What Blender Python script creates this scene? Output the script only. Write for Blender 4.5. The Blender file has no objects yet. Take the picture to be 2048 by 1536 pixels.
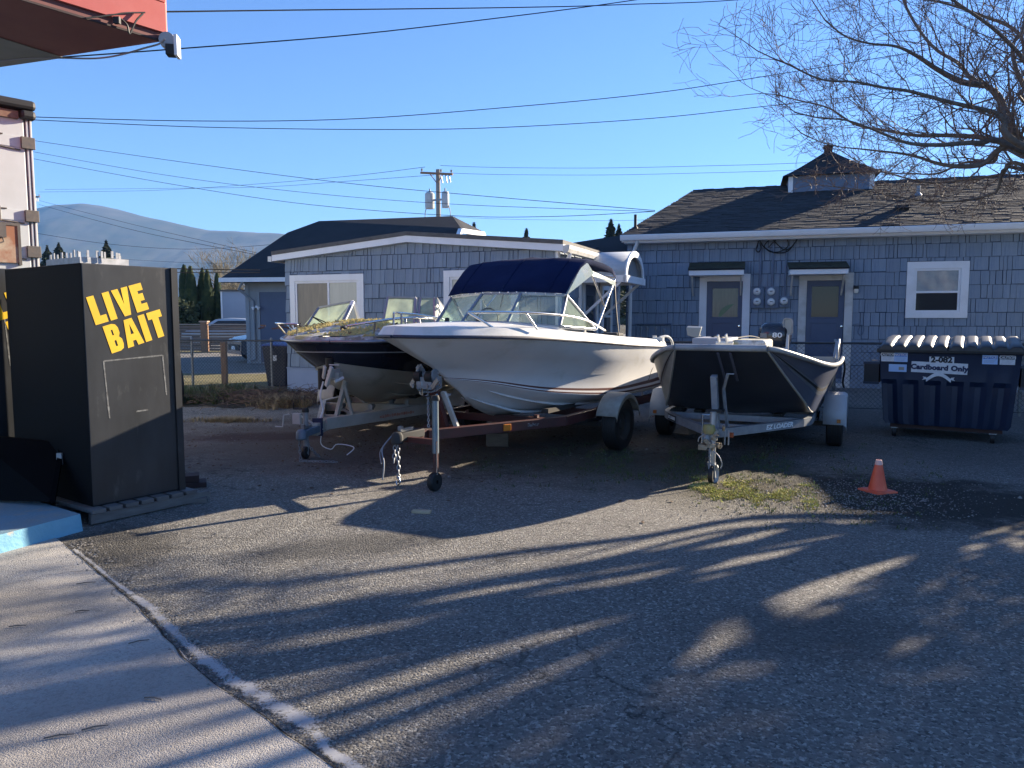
import bpy, math, random
from math import sin, cos, tan, pi, radians, sqrt, atan2
from mathutils import Vector, Matrix, noise
random.seed(7)
SC = bpy.context.scene
COL = SC.collection
V = Vector

# ---------------------------------------------------------------- camera, sky, sun, exposure
EYE = V((0.0, 0.0, 1.55))
PITCH = radians(5.07)
FOC = 1500.0
cam_data = bpy.data.cameras.new("camera")
cam_data.sensor_width = 36.0
cam_data.lens = 36.0 * FOC / 2048.0
cam_data.clip_start = 0.05
cam_data.clip_end = 20000
cam = bpy.data.objects.new("camera", cam_data)
cam.location = EYE
cam.rotation_euler = (radians(90) - PITCH, 0, 0)
COL.objects.link(cam)
SC.camera = cam

SUN_AZ = radians(35.0)      # from +X towards +Y
SUN_EL = radians(19.5)
world = bpy.data.worlds.new("World")
SC.world = world
world.use_nodes = True
wn = world.node_tree
bg = wn.nodes["Background"]
sky = wn.nodes.new("ShaderNodeTexSky")
sky.sky_type = 'NISHITA'
sky.sun_disc = False
sky.sun_elevation = SUN_EL
sky.sun_rotation = radians(90) - SUN_AZ
sky.altitude = 0
sky.air_density = 1.0
sky.dust_density = 0.0
sky.ozone_density = 5.0
tint = wn.nodes.new("ShaderNodeMix"); tint.data_type = 'RGBA'; tint.blend_type = 'MULTIPLY'
tint.inputs[0].default_value = 1.0
tint.inputs[7].default_value = (0.74, 0.81, 1.00, 1)      # very clear, deep blue winter sky
wn.links.new(sky.outputs[0], tint.inputs[6])
wn.links.new(tint.outputs[2], bg.inputs[0])
bg.inputs[1].default_value = 0.064
sun_data = bpy.data.lights.new("sun", 'SUN')
sun_data.energy = 5.0
sun_data.angle = radians(0.53)
sun_data.color = (1.0, 0.85, 0.66)
sun = bpy.data.objects.new("sun", sun_data)
sdir = V((cos(SUN_AZ) * cos(SUN_EL), sin(SUN_AZ) * cos(SUN_EL), sin(SUN_EL)))
sun.rotation_euler = sdir.to_track_quat('Z', 'Y').to_euler()
COL.objects.link(sun)
SC.view_settings.view_transform = 'Standard'
SC.view_settings.look = 'None'
SC.view_settings.exposure = 1.9
SC.view_settings.gamma = 1.0
SC.view_settings.use_curve_mapping = False

# ---------------------------------------------------------------- measuring helpers (photo 2048 x 1536 -> metres)
def ray(px, py):
    dx = (px - 1024) / FOC
    dy = (768 - py) / FOC
    return V((dx, cos(PITCH) + dy * sin(PITCH), -sin(PITCH) + dy * cos(PITCH)))
def at(px, py, Y):
    r = ray(px, py)
    return EYE + r * (Y / r.y)
def on_plane(px, py, z=0.0):
    r = ray(px, py)
    return EYE + r * ((z - EYE.z) / r.z)
class Frame:
    """local frame: x along a wall, y into it, z up"""
    def __init__(s, ox, oy, deg):
        s.o = V((ox, oy, 0)); s.a = radians(deg)
        s.u = V((cos(s.a), sin(s.a), 0)); s.v = V((-sin(s.a), cos(s.a), 0))
    def hit(s, px, py, v=0.0):
        r = ray(px, py)
        t = ((s.o - EYE).dot(s.v) + v) / r.dot(s.v)
        p = EYE + r * t
        return (p - s.o).dot(s.u), p.z
    def x(s, px, py=600, v=0.0): return s.hit(px, py, v)[0]
    def z(s, px, py, v=0.0): return s.hit(px, py, v)[1]
    def w(s, x, y, z=0): return s.o + s.u * x + s.v * y + V((0, 0, z))

# ---------------------------------------------------------------- materials
MATS = {}
def mat(name, c, c2=None, scale=5.0, rough=0.6, metal=0.0, spec=0.5, bump=0.0, bscale=None, stretch=(1, 1, 1),
        lo=0.35, hi=0.65, c3=None, s3=1.0, lo3=0.55, hi3=0.7, coat=0.0, detail=6.0, rough2=None, objrand=0.0):
    if name in MATS: return MATS[name]
    m = bpy.data.materials.new(name)
    m.use_nodes = True
    nt = m.node_tree; N = nt.nodes; L = nt.links
    b = N["Principled BSDF"]
    b.inputs["Base Color"].default_value = (*c, 1)
    b.inputs["Roughness"].default_value = rough
    b.inputs["Metallic"].default_value = metal
    b.inputs["Specular IOR Level"].default_value = spec
    if coat: b.inputs["Coat Weight"].default_value = coat; b.inputs["Coat Roughness"].default_value = 0.08
    tc = N.new("ShaderNodeTexCoord"); mp = N.new("ShaderNodeMapping")
    mp.inputs["Scale"].default_value = stretch
    L.new(tc.outputs["Object"], mp.inputs[0])
    def nz(sc, det=detail, rg=0.6):
        n = N.new("ShaderNodeTexNoise"); n.inputs["Scale"].default_value = sc
        n.inputs["Detail"].default_value = det; n.inputs["Roughness"].default_value = rg
        L.new(mp.outputs[0], n.inputs["Vector"]); return n
    def ramp(n, a, z_):
        r = N.new("ShaderNodeMapRange"); r.inputs[1].default_value = a; r.inputs[2].default_value = z_
        r.clamp = True; L.new(n.outputs[0], r.inputs[0]); return r
    col = None
    if c2 is not None:
        mx = N.new("ShaderNodeMix"); mx.data_type = 'RGBA'
        r = ramp(nz(scale), lo, hi)
        L.new(r.outputs[0], mx.inputs[0])
        mx.inputs[6].default_value = (*c, 1); mx.inputs[7].default_value = (*c2, 1)
        col = mx.outputs[2]
        if rough2 is not None:
            rr = N.new("ShaderNodeMapRange"); L.new(r.outputs[0], rr.inputs[0])
            rr.inputs[3].default_value = rough; rr.inputs[4].default_value = rough2
            L.new(rr.outputs[0], b.inputs["Roughness"])
    if c3 is not None:
        m3 = N.new("ShaderNodeMix"); m3.data_type = 'RGBA'
        L.new(ramp(nz(s3), lo3, hi3).outputs[0], m3.inputs[0])
        if col: L.new(col, m3.inputs[6])
        else: m3.inputs[6].default_value = (*c, 1)
        m3.inputs[7].default_value = (*c3, 1)
        col = m3.outputs[2]
    if objrand and col:
        oi = N.new("ShaderNodeObjectInfo"); hr = N.new("ShaderNodeMapRange"); L.new(oi.outputs["Random"], hr.inputs[0])
        hr.inputs[3].default_value = 1 - objrand; hr.inputs[4].default_value = 1 + objrand
        hs = N.new("ShaderNodeHueSaturation"); L.new(col, hs.inputs["Color"]); L.new(hr.outputs[0], hs.inputs["Value"]); col = hs.outputs[0]
    if col: L.new(col, b.inputs["Base Color"])
    if bump:
        bn = N.new("ShaderNodeBump"); bn.inputs["Strength"].default_value = min(1.0, bump)
        bn.inputs["Distance"].default_value = 0.01 * max(1.0, bump)
        L.new(nz(bscale or scale * 6, 4).outputs[0], bn.inputs["Height"])
        L.new(bn.outputs[0], b.inputs["Normal"])
    MATS[name] = m
    return m

def glass(name, tint=(0.8, 0.9, 0.88), rough=0.03, dirt=0.25, dirtcol=(0.45, 0.52, 0.45)):
    """thin, slightly dirty sheet of glass or clear plastic"""
    if name in MATS: return MATS[name]
    m = bpy.data.materials.new(name); m.use_nodes = True
    nt = m.node_tree; N = nt.nodes; L = nt.links
    N.remove(N["Principled BSDF"]); out = N["Material Output"]
    tr = N.new("ShaderNodeBsdfTransparent"); tr.inputs[0].default_value = (*tint, 1)
    gl = N.new("ShaderNodeBsdfGlossy"); gl.inputs["Roughness"].default_value = rough
    fr = N.new("ShaderNodeFresnel"); fr.inputs[0].default_value = 1.5
    mx = N.new("ShaderNodeMixShader"); L.new(fr.outputs[0], mx.inputs[0]); L.new(tr.outputs[0], mx.inputs[1]); L.new(gl.outputs[0], mx.inputs[2])
    df = N.new("ShaderNodeBsdfDiffuse"); df.inputs[0].default_value = (*dirtcol, 1)
    tl = N.new("ShaderNodeBsdfTranslucent"); tl.inputs[0].default_value = (*dirtcol, 1)
    ad = N.new("ShaderNodeMixShader"); ad.inputs[0].default_value = 0.5; L.new(df.outputs[0], ad.inputs[1]); L.new(tl.outputs[0], ad.inputs[2])
    tc = N.new("ShaderNodeTexCoord"); nz = N.new("ShaderNodeTexNoise"); nz.inputs["Scale"].default_value = 4; nz.inputs["Detail"].default_value = 6
    L.new(tc.outputs["Object"], nz.inputs["Vector"])
    mr = N.new("ShaderNodeMapRange"); L.new(nz.outputs[0], mr.inputs[0]); mr.inputs[1].default_value = .3; mr.inputs[2].default_value = .7
    mr.inputs[3].default_value = dirt * .4; mr.inputs[4].default_value = min(1, dirt * 1.5)
    m2 = N.new("ShaderNodeMixShader"); L.new(mr.outputs[0], m2.inputs[0]); L.new(mx.outputs[0], m2.inputs[1]); L.new(ad.outputs[0], m2.inputs[2])
    L.new(m2.outputs[0], out.inputs[0])
    MATS[name] = m
    return m

# ---------------------------------------------------------------- mesh builder
class MB:
    def __init__(s): s.v = []; s.f = []; s.mi = []; s.k = 0
    def add(s, vs, fs):
        n = len(s.v); s.v += [tuple(p) for p in vs]
        s.f += [tuple(i + n for i in f) for f in fs]; s.mi += [s.k] * len(fs)
        return s
    def box(s, x0, x1, y0, y1, z0, z1, M=None):
        vs = [V((x, y, z)) for z in (z0, z1) for y in (y0, y1) for x in (x0, x1)]
        if M is not None: vs = [M @ p for p in vs]
        return s.add(vs, [(0, 2, 3, 1), (4, 5, 7, 6), (0, 1, 5, 4), (2, 6, 7, 3), (1, 3, 7, 5), (0, 4, 6, 2)])
    def bar(s, a, b, w, h=None, up=V((0, 0, 1))):
        a = V(a); b = V(b); h = h or w
        d = (b - a).normalized(); x = d.cross(V(up))
        if x.length < 1e-4: x = d.cross(V((0, 1, 0)))
        x.normalize(); y = x.cross(d)
        vs = [p + x * i * w / 2 + y * j * h / 2 for p in (a, b) for (i, j) in ((-1, -1), (1, -1), (1, 1), (-1, 1))]
        return s.add(vs, [(3, 2, 1, 0), (4, 5, 6, 7), (0, 1, 5, 4), (1, 2, 6, 5), (2, 3, 7, 6), (3, 0, 4, 7)])
    def tube(s, pts, r, n=8, closed=False, caps=True):
        pts = [V(p) for p in pts]; m = len(pts)
        rs = r if isinstance(r, (list, tuple)) else [r] * m
        rings = []; ref = None
        for i, p in enumerate(pts):
            if closed: d = pts[(i + 1) % m] - pts[i - 1]
            else: d = pts[min(i + 1, m - 1)] - pts[max(i - 1, 0)]
            if d.length < 1e-9: d = V((0, 0, 1))
            d.normalize()
            if ref is None:
                ref = d.orthogonal().normalized()
            else:
                ref = ref - d * ref.dot(d)
                if ref.length < 1e-6: ref = d.orthogonal()
                ref.normalize()
            q = d.cross(ref)
            rings.append([p + (ref * cos(2 * pi * k / n) + q * sin(2 * pi * k / n)) * rs[i] for k in range(n)])
        fs = []
        R = m if closed else m - 1
        for i in range(R):
            for k in range(n):
                a = i * n + k; b = i * n + (k + 1) % n; j = (i + 1) % m
                fs.append((a, b, j * n + (k + 1) % n, j * n + k))
        if caps and not closed:
            fs.append(tuple(range(n))[::-1]); fs.append(tuple((m - 1) * n + k for k in range(n)))
        return s.add([p for r_ in rings for p in r_], fs)
    def grid(s, rows, close_u=False):
        n = len(rows[0]); fs = []
        for i in range(len(rows) - 1):
            for j in range(n - 1 if not close_u else n):
                j2 = (j + 1) % n
                fs.append((i * n + j, i * n + j2, (i + 1) * n + j2, (i + 1) * n + j))
        return s.add([p for r in rows for p in r], fs)
    def poly(s, pts): return s.add(pts, [tuple(range(len(pts)))])
    def prism(s, poly, off):
        """polygon (3-D points) pushed along off"""
        n = len(poly); off = V(off)
        vs = [V(p) for p in poly] + [V(p) + off for p in poly]
        fs = [tuple(range(n))[::-1], tuple(range(n, 2 * n))] + [(i, (i + 1) % n, n + (i + 1) % n, n + i) for i in range(n)]
        return s.add(vs, fs)
    def lathe(s, prof, n=24, c=(0, 0, 0), axis='Z', arc=2 * pi, a0=0):
        c = V(c); rows = []
        full = abs(arc - 2 * pi) < 1e-6
        for k in range(n if full else n + 1):
            a = a0 + arc * k / n; row = []
            for r, h in prof:
                if axis == 'Z': p = V((r * cos(a), r * sin(a), h))
                elif axis == 'X': p = V((h, r * cos(a), r * sin(a)))
                else: p = V((r * cos(a), h, r * sin(a)))
                row.append(c + p)
            rows.append(row)
        if full: rows.append(rows[0])
        return s.grid(rows)
    def build(s, name, mats, parent=None, smooth=None, bevel=0.0, kind=None, label=None, sub=0, M=None, solid=0.0, loc=None):
        me = bpy.data.meshes.new(name)
        me.from_pydata(s.v if M is None else [M @ V(p) for p in s.v], [], s.f)
        if not isinstance(mats, (list, tuple)): mats = [mats]
        for m in mats: me.materials.append(m)
        if len(mats) > 1: me.polygons.foreach_set("material_index", s.mi)
        if smooth is not None:
            me.shade_smooth(); me.set_sharp_from_angle(angle=radians(smooth))
        me.update()
        o = bpy.data.objects.new(name, me); COL.objects.link(o)
        if parent is not None: o.parent = parent
        if loc is not None: o.location = loc
        if solid:
            md = o.modifiers.new("thickness", 'SOLIDIFY'); md.thickness = solid; md.offset = 0
        if bevel:
            md = o.modifiers.new("edges", 'BEVEL'); md.width = bevel; md.segments = 2; md.limit_method = 'ANGLE'; md.angle_limit = radians(40)
            md.harden_normals = False
        if sub:
            md = o.modifiers.new("smooth", 'SUBSURF'); md.levels = sub; md.render_levels = sub
        if kind: o["kind"] = kind
        if label: o["label"] = label
        return o

def tag(o, label=None, cat=None, group=None, kind=None):
    if label: o["label"] = label
    if cat: o["category"] = cat
    if group: o["group"] = group
    if kind: o["kind"] = kind
    return o
def thing(name, label, cat, loc=(0, 0, 0), rz=0.0, group=None, frame=None):
    o = bpy.data.objects.new(name, None); COL.objects.link(o)
    o.empty_display_size = 0.2
    if frame is not None: loc = frame.o; rz = frame.a
    o.location = loc; o.rotation_euler = (0, 0, rz)
    return tag(o, label, cat, group)
def copy_tree(o, parent=None):
    c = o.copy(); COL.objects.link(c)
    if parent is not None: c.parent = parent
    for ch in list(o.children): copy_tree(ch, c)
    return c
def inst(me, name, parent, loc, rot=(0, 0, 0), scale=(1, 1, 1)):
    o = bpy.data.objects.new(name, me); COL.objects.link(o); o.parent = parent
    o.location = loc; o.rotation_euler = rot; o.scale = scale
    return o
def text(body, size, M, material, parent, bold=0.0, sx=1.0, name="lettering", align='CENTER', ext=0.0008, shear=0.0, spacing=1.0):
    cu = bpy.data.curves.new(name, 'FONT'); cu.body = body; cu.size = size
    cu.align_x = align; cu.align_y = 'CENTER'; cu.offset = bold; cu.extrude = ext; cu.shear = shear; cu.space_character = spacing
    cu.resolution_u = 3
    cu.materials.append(material)
    o = bpy.data.objects.new(name, cu); COL.objects.link(o)
    me = bpy.data.meshes.new_from_object(o.evaluated_get(bpy.context.evaluated_depsgraph_get())); me.name = name
    bpy.data.objects.remove(o)
    q = bpy.data.objects.new(name, me); COL.objects.link(q)
    if parent is not None: q.parent = parent
    q.matrix_local = M @ Matrix.Diagonal((sx, 1, 1, 1))
    return q
def face_matrix(origin, xdir, up=(0, 0, 1)):
    """x along xdir, y up, z out of the face"""
    x = V(xdir).normalized(); y = V(up).normalized(); z = x.cross(y).normalized(); y = z.cross(x)
    M = Matrix((x, y, z)).transposed().to_4x4(); M.translation = V(origin)
    return M
def cr(pts, n):
    """catmull-rom resample to n points"""
    pts = [V(p) for p in pts]; m = len(pts) - 1; out = []
    for i in range(n):
        t = i / (n - 1) * m; k = min(int(t), m - 1); u = t - k
        p0 = pts[max(k - 1, 0)]; p1 = pts[k]; p2 = pts[k + 1]; p3 = pts[min(k + 2, m)]
        out.append(0.5 * ((2 * p1) + (p2 - p0) * u + (2 * p0 - 5 * p1 + 4 * p2 - p3) * u * u + (3 * p1 - p0 - 3 * p2 + p3) * u ** 3))
    return out
R = random.uniform
# ---------------------------------------------------------------- ground materials
def ground_mat(name, c1, c2, stone_lo, stone_hi, patches=(), vs=150.0, rough=0.9, bump=0.6, blotch=0.9, stone_mix=0.55, cracks=0.0):
    m = bpy.data.materials.new(name); m.use_nodes = True
    nt = m.node_tree; N = nt.nodes; L = nt.links; b = N["Principled BSDF"]
    b.inputs["Roughness"].default_value = rough; b.inputs["Specular IOR Level"].default_value = 0.35
    tc = N.new("ShaderNodeTexCoord"); P = tc.outputs["Object"]
    def noise_(sc, det=5, rg=.6, vec=None):
        n = N.new("ShaderNodeTexNoise"); n.inputs["Scale"].default_value = sc; n.inputs["Detail"].default_value = det
        n.inputs["Roughness"].default_value = rg; L.new(vec or P, n.inputs["Vector"]); return n.outputs[0]
    def mr(v, a, z_, o0=0., o1=1.):
        r = N.new("ShaderNodeMapRange"); L.new(v, r.inputs[0]); r.inputs[1].default_value = a; r.inputs[2].default_value = z_
        r.inputs[3].default_value = o0; r.inputs[4].default_value = o1; r.interpolation_type = 'SMOOTHSTEP'; return r.outputs[0]
    def mixc(f, a, c):
        x = N.new("ShaderNodeMix"); x.data_type = 'RGBA'
        if isinstance(f, float): x.inputs[0].default_value = f
        else: L.new(f, x.inputs[0])
        for i, q in ((6, a), (7, c)):
            if isinstance(q, tuple): x.inputs[i].default_value = (*q, 1)
            else: L.new(q, x.inputs[i])
        return x.outputs[2]
    def math_(op, a, c=None):
        x = N.new("ShaderNodeMath"); x.operation = op
        for i, q in ((0, a), (1, c)):
            if q is None: continue
            if isinstance(q, (int, float)): x.inputs[i].default_value = q
            else: L.new(q, x.inputs[i])
        return x.outputs[0]
    base = mixc(mr(noise_(blotch, 9, .72), .35, .65), c1, c2)
    dark_ = mr(noise_(.33, 6, .6), .50, .70); base = mixc(math_('MULTIPLY', dark_, .35), base, tuple(v * .55 for v in c1))
    sp = mr(noise_(11, 3, .5), .66, .74); base = mixc(math_('MULTIPLY', sp, .5), base, tuple(v * .45 for v in c1))
    vo = N.new("ShaderNodeTexVoronoi"); vo.inputs["Scale"].default_value = vs; L.new(P, vo.inputs["Vector"])
    sep = N.new("ShaderNodeSeparateColor"); L.new(vo.outputs["Color"], sep.inputs[0])
    stone = mixc(math_('POWER', sep.outputs[0], 1.7), stone_lo, stone_hi)
    fine = mr(noise_(vs * .35, 4, .7), .40, .60)
    f = math_('MULTIPLY', fine, stone_mix)
    col = mixc(f, base, stone)
    height = math_('ADD', math_('MULTIPLY', vo.outputs["Distance"], -1.0), math_('MULTIPLY', noise_(vs * .6, 5, .8), 1.3))
    for (cx, cy, rx, ry, rot, colr, amount, soft, nscale) in patches:
        mp = N.new("ShaderNodeMapping"); mp.vector_type = 'TEXTURE'
        mp.inputs["Location"].default_value = (cx, cy, 0); mp.inputs["Rotation"].default_value = (0, 0, radians(rot)); mp.inputs["Scale"].default_value = (rx, ry, 1)
        L.new(P, mp.inputs[0])
        ln = N.new("ShaderNodeVectorMath"); ln.operation = 'LENGTH'; L.new(mp.outputs[0], ln.inputs[0])
        nn = noise_(nscale, 8, .72)
        v = math_('ADD', ln.outputs["Value"], math_('MULTIPLY', math_('SUBTRACT', nn, .5), 1.9))
        k = mr(v, 1.0 - soft, 1.0 + soft, amount, 0.0)
        col = mixc(k, col, colr)
    if cracks:
        vc = N.new("ShaderNodeTexVoronoi"); vc.feature = 'DISTANCE_TO_EDGE'; vc.inputs["Scale"].default_value = .8
        wv = N.new("ShaderNodeVectorMath"); wv.operation = 'ADD'
        nv = N.new("ShaderNodeTexNoise"); nv.inputs["Scale"].default_value = 2.5; nv.inputs["Detail"].default_value = 6; L.new(P, nv.inputs["Vector"])
        L.new(P, wv.inputs[0]); L.new(nv.outputs[1], wv.inputs[1]); L.new(wv.outputs[0], vc.inputs["Vector"])
        k = math_('MULTIPLY', mr(vc.outputs["Distance"], 0.0, .016, 1., 0.), mr(noise_(.5, 2), .44, .56))
        col = mixc(math_('MULTIPLY', k, cracks), col, (.02, .02, .02))
    L.new(col, b.inputs["Base Color"])
    bn = N.new("ShaderNodeBump"); bn.inputs["Strength"].default_value = bump; bn.inputs["Distance"].default_value = 0.030
    L.new(height, bn.inputs["Height"]); L.new(bn.outputs[0], b.inputs["Normal"])
    return m

M_asphalt = ground_mat("asphalt", (.225, .214, .193), (.31, .292, .262), (.07, .07, .07), (.80, .77, .70), patches=(
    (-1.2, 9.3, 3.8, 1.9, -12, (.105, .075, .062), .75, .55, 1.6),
    (-3.2, 9.7, .9, .35, 5, (.075, .040, .034), .85, .4, 3.0),
    (.8, 10.6, 3.2, 1.6, -20, (.115, .10, .08), .6, .5, 1.3),
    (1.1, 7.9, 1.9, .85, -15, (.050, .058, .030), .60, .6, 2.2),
    (4.6, 11.8, 5.5, 1.5, -17, (.13, .125, .12), .5, .5, 1.1),
    (-1.1, 5.0, .7, .22, 20, (.05, .05, .05), .6, .5, 3.0),
    (-2.7, 5.0, .35, .5, 40, (.045, .042, .038), .7, .5, 4.0),
    (2.6, 6.3, 2.1, .6, -15, (.13, .12, .09), .5, .6, 2.4),
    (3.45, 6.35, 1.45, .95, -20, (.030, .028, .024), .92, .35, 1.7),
    (2.3, 6.6, .8, .35, -10, (.10, .085, .05), .7, .5, 3.0),
    (-3.6, 8.2, 2.2, .9, 10, (.14, .125, .11), .5, .6, 1.2),
    (1.5, 3.6, .5, .35, 10, (.07, .07, .07), .5, .6, 2.0),
    (5.5, 8.2, 2.0, .8, -20, (.15, .145, .135), .4, .6, 1.2)), vs=85, bump=1.0, stone_mix=.75, cracks=.6)
M_concrete = ground_mat("concrete slab", (.41, .39, .355), (.51, .485, .445), (.16, .15, .135), (.62, .58, .52), patches=(
    (-3.3, 3.6, 1.5, .6, 20, (.17, .150, .125), .6, .6, 1.5), (-1.4, 2.9, .9, .5, 50, (.20, .175, .15), .5, .6, 2.0)), vs=150, bump=.35, stone_mix=.5, cracks=.5)
M_gravel = ground_mat("dark loose gravel", (.030, .030, .028), (.055, .052, .045), (.015, .015, .015), (.12, .115, .10), vs=60, bump=1.0, blotch=2.5, stone_mix=.7)
M_soil = ground_mat("soil", (.055, .05, .04), (.09, .08, .05), (.03, .03, .02), (.14, .12, .08), vs=40, bump=1.0)
M_dry = ground_mat("dry grass ground", (.20, .17, .07), (.26, .22, .11), (.10, .10, .04), (.34, .30, .17), vs=40, bump=1.0, blotch=1.5)

def sheet(name, pts, z, material, jag=0.0, step=.12, kind="structure", parent=None):
    """flat ground sheet with an irregular rim"""
    out = []
    n = len(pts)
    for i in range(n):
        a = V((*pts[i][:2], 0)); b = V((*pts[(i + 1) % n][:2], 0))
        if not jag: out.append((a.x, a.y, z)); continue
        k = max(1, int((b - a).length / step)); nrm = (b - a).normalized().cross(V((0, 0, 1)))
        for j in range(k):
            p = a.lerp(b, j / k)
            p += nrm * (noise.fractal(p * 2.3, 1.0, 2.0, 4) * jag)
            out.append((p.x, p.y, z))
    mb = MB(); mb.poly(out)
    o = mb.build(name, material, parent, kind=kind)
    return o
sheet("ground", [(-4100, -300), (4100, -300), (4100, 4200), (-4100, 4200)], -.03, M_soil)
sheet("parking_lot", [(-30, -6), (45, -6), (45, 16), (60, 70), (-60, 70), (-40, 16)], 0.0, M_asphalt)

# concrete apron in the near left corner, the open joint beside the asphalt and the worn white paint along it
J = [on_plane(px, py, .006) for px, py in ((128, 1088), (165, 1118), (215, 1160), (290, 1228), (345, 1290), (420, 1360), (500, 1415), (590, 1480), (670, 1536), (740, 1600), (860, 1720))]
slab = [(p.x, p.y) for p in J] + [(J[-1].x + .9, J[-1].y - 1.2), (-1, -5), (-14, -5), (-14, 8), (-6, 8.0)]
sheet("concrete_apron", slab, .006, M_concrete, jag=.012, step=.05)
def joint(pts, w, z, m, name, wob, kind="structure"):
    P_ = cr(pts, 160); rows = []
    for i, p in enumerate(P_):
        d = (P_[min(i + 1, 159)] - P_[max(i - 1, 0)]).normalized(); q = d.cross(V((0, 0, 1)))
        o_ = noise.noise(p * 7) * wob
        ww = w * (.45 + abs(noise.noise(p * 5 + V((9, 0, 0)))) * 1.7)
        rows.append([V((p.x, p.y, z)) + q * (o_ - ww / 2), V((p.x, p.y, z)) + q * (o_ + ww / 2)])
    mb = MB(); mb.grid(rows); mb.build(name, m, kind=kind)
joint(J, .007, .0085, mat("joint dirt", (.018, .016, .013), rough=.95), "expansion_joint", .011)
def paint_mat():
    m = bpy.data.materials.new("worn white paint"); m.use_nodes = True
    nt = m.node_tree; N = nt.nodes; L = nt.links; b = N["Principled BSDF"]; out = N["Material Output"]
    b.inputs["Base Color"].default_value = (.42, .42, .42, 1); b.inputs["Roughness"].default_value = .85
    tr = N.new("ShaderNodeBsdfTransparent"); mx = N.new("ShaderNodeMixShader")
    tc = N.new("ShaderNodeTexCoord"); at_ = N.new("ShaderNodeAttribute"); at_.attribute_name = "middle"
    n1 = N.new("ShaderNodeTexNoise"); n1.inputs["Scale"].default_value = 7; n1.inputs["Detail"].default_value = 14; n1.inputs["Roughness"].default_value = .82
    L.new(tc.outputs["Object"], n1.inputs["Vector"])
    n2 = N.new("ShaderNodeTexNoise"); n2.inputs["Scale"].default_value = 90; n2.inputs["Detail"].default_value = 4
    L.new(tc.outputs["Object"], n2.inputs["Vector"])
    a0 = N.new("ShaderNodeMath"); a0.operation = 'MULTIPLY_ADD'; L.new(at_.outputs["Fac"], a0.inputs[0]); a0.inputs[1].default_value = .34; L.new(n1.outputs[0], a0.inputs[2])
    a1 = N.new("ShaderNodeMath"); a1.operation = 'MULTIPLY_ADD'; L.new(n2.outputs[0], a1.inputs[0]); a1.inputs[1].default_value = .30; L.new(a0.outputs[0], a1.inputs[2])
    r = N.new("ShaderNodeMapRange"); r.inputs[1].default_value = .86; r.inputs[2].default_value = 1.0; r.inputs[4].default_value = .85
    L.new(a1.outputs[0], r.inputs[0]); L.new(r.outputs[0], mx.inputs[0]); L.new(tr.outputs[0], mx.inputs[1]); L.new(b.outputs[0], mx.inputs[2]); L.new(mx.outputs[0], out.inputs[0])
    return m
M_paint = paint_mat()
def paint_strip(rows_px, name="painted_line"):
    rows = [[on_plane(a, y0, .0115), on_plane(b, y1, .0115)] for (a, y0, b, y1) in rows_px]
    A = cr([r[0] for r in rows], 60); B = cr([r[1] for r in rows], 60)
    mb = MB(); mb.grid([[a.lerp(b, k) for k in (-.05, .18, .35, .52, .70, 1.05)] for a, b in zip(A, B)])
    o = mb.build(name, M_paint, kind="structure")
    at_ = o.data.attributes.new("middle", 'FLOAT', 'POINT'); at_.data.foreach_set("value", [0, .7, 1, 1, .6, 0] * 60)
paint_strip([(140, 1100, 158, 1096), (182, 1132, 204, 1130), (225, 1166, 240, 1163), (285, 1222, 322, 1206), (330, 1270, 370, 1252), (385, 1325, 428, 1298),
             (445, 1372, 492, 1338), (505, 1415, 560, 1372), (585, 1470, 648, 1420), (645, 1512, 672, 1484), (690, 1550, 740, 1516), (790, 1640, 850, 1600)])

# gravel patch round the cone, verge beyond the left fence, foot of the buildings
gp = [on_plane(px, py) for px, py in ((1400, 985), (1500, 1008), (1560, 1030), (1640, 1048), (1740, 1062), (1860, 1070), (1900, 1035), (1890, 985), (1930, 950), (1900, 930), (1760, 912), (1600, 918), (1500, 940), (1440, 958))]
#sheet("gravel_patch", [(p.x, p.y) for p in gp], .0045, M_gravel, jag=.10, step=.06)
sheet("grass_verge", [(-16, 15.9), (-4.9, 15.9), (-3.2, 20.2), (-14, 21.2), (-20, 21)], .0045, M_dry, jag=.12)
sheet("soil_strip", [(-9, 12.6), (-7, 12.9), (-4.6, 12.8), (-2.6, 13.7), (-2.3, 14.6), (-4.9, 15.7), (-9, 16.0)], .009, M_soil, jag=.3)
sheet("far_roadside", [(-45, 33.6), (-9.5, 33.2), (-9.5, 35.8), (-45, 36)], .0045, M_dry, jag=.3, step=.5)

# ---------------------------------------------------------------- mountains and far ground cover
def ridge(name, Y, prof, base, depth, material, amp, seed):
    """a hill whose skyline passes through the given photo points"""
    top = []
    for i in range(len(prof) - 1):
        (x0, y0), (x1, y1) = prof[i], prof[i + 1]
        for k in range(14):
            u = k / 14; p = at(x0 + (x1 - x0) * u, y0 + (y1 - y0) * u, Y)
            p.z += noise.fractal(V((p.x * .004, seed, 0)), 1, 2, 6) * amp
            top.append(p)
    rows = []
    n = 34
    for j in range(n + 1):
        u = j / n
        row = []
        for p in top:
            z = base + (p.z - base) * (u ** 1.15)
            yy = Y - depth * (1 - u)
            z += noise.fractal(V((p.x * .0035, yy * .0035, seed)), 1.0, 2.1, 7) * amp * 4.5 * sin(pi * min(1, u * 1.0)) 
            row.append(V((p.x + (EYE.x - p.x) * depth * (1 - u) / Y * 0.3, yy, z)))
        rows.append(row)
    back = [V((p.x, Y + depth, base)) for p in top]
    rows.append(back)
    mb = MB(); mb.grid(rows)
    return mb.build(name, material, smooth=80, kind="structure")
M_forest = mat("forested slope", (.022, .032, .024), (.05, .045, .035), scale=.012, rough=.95, bump=1.0, bscale=.05, c3=(.10, .09, .08), s3=.004, lo3=.50, hi3=.68)
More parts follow.
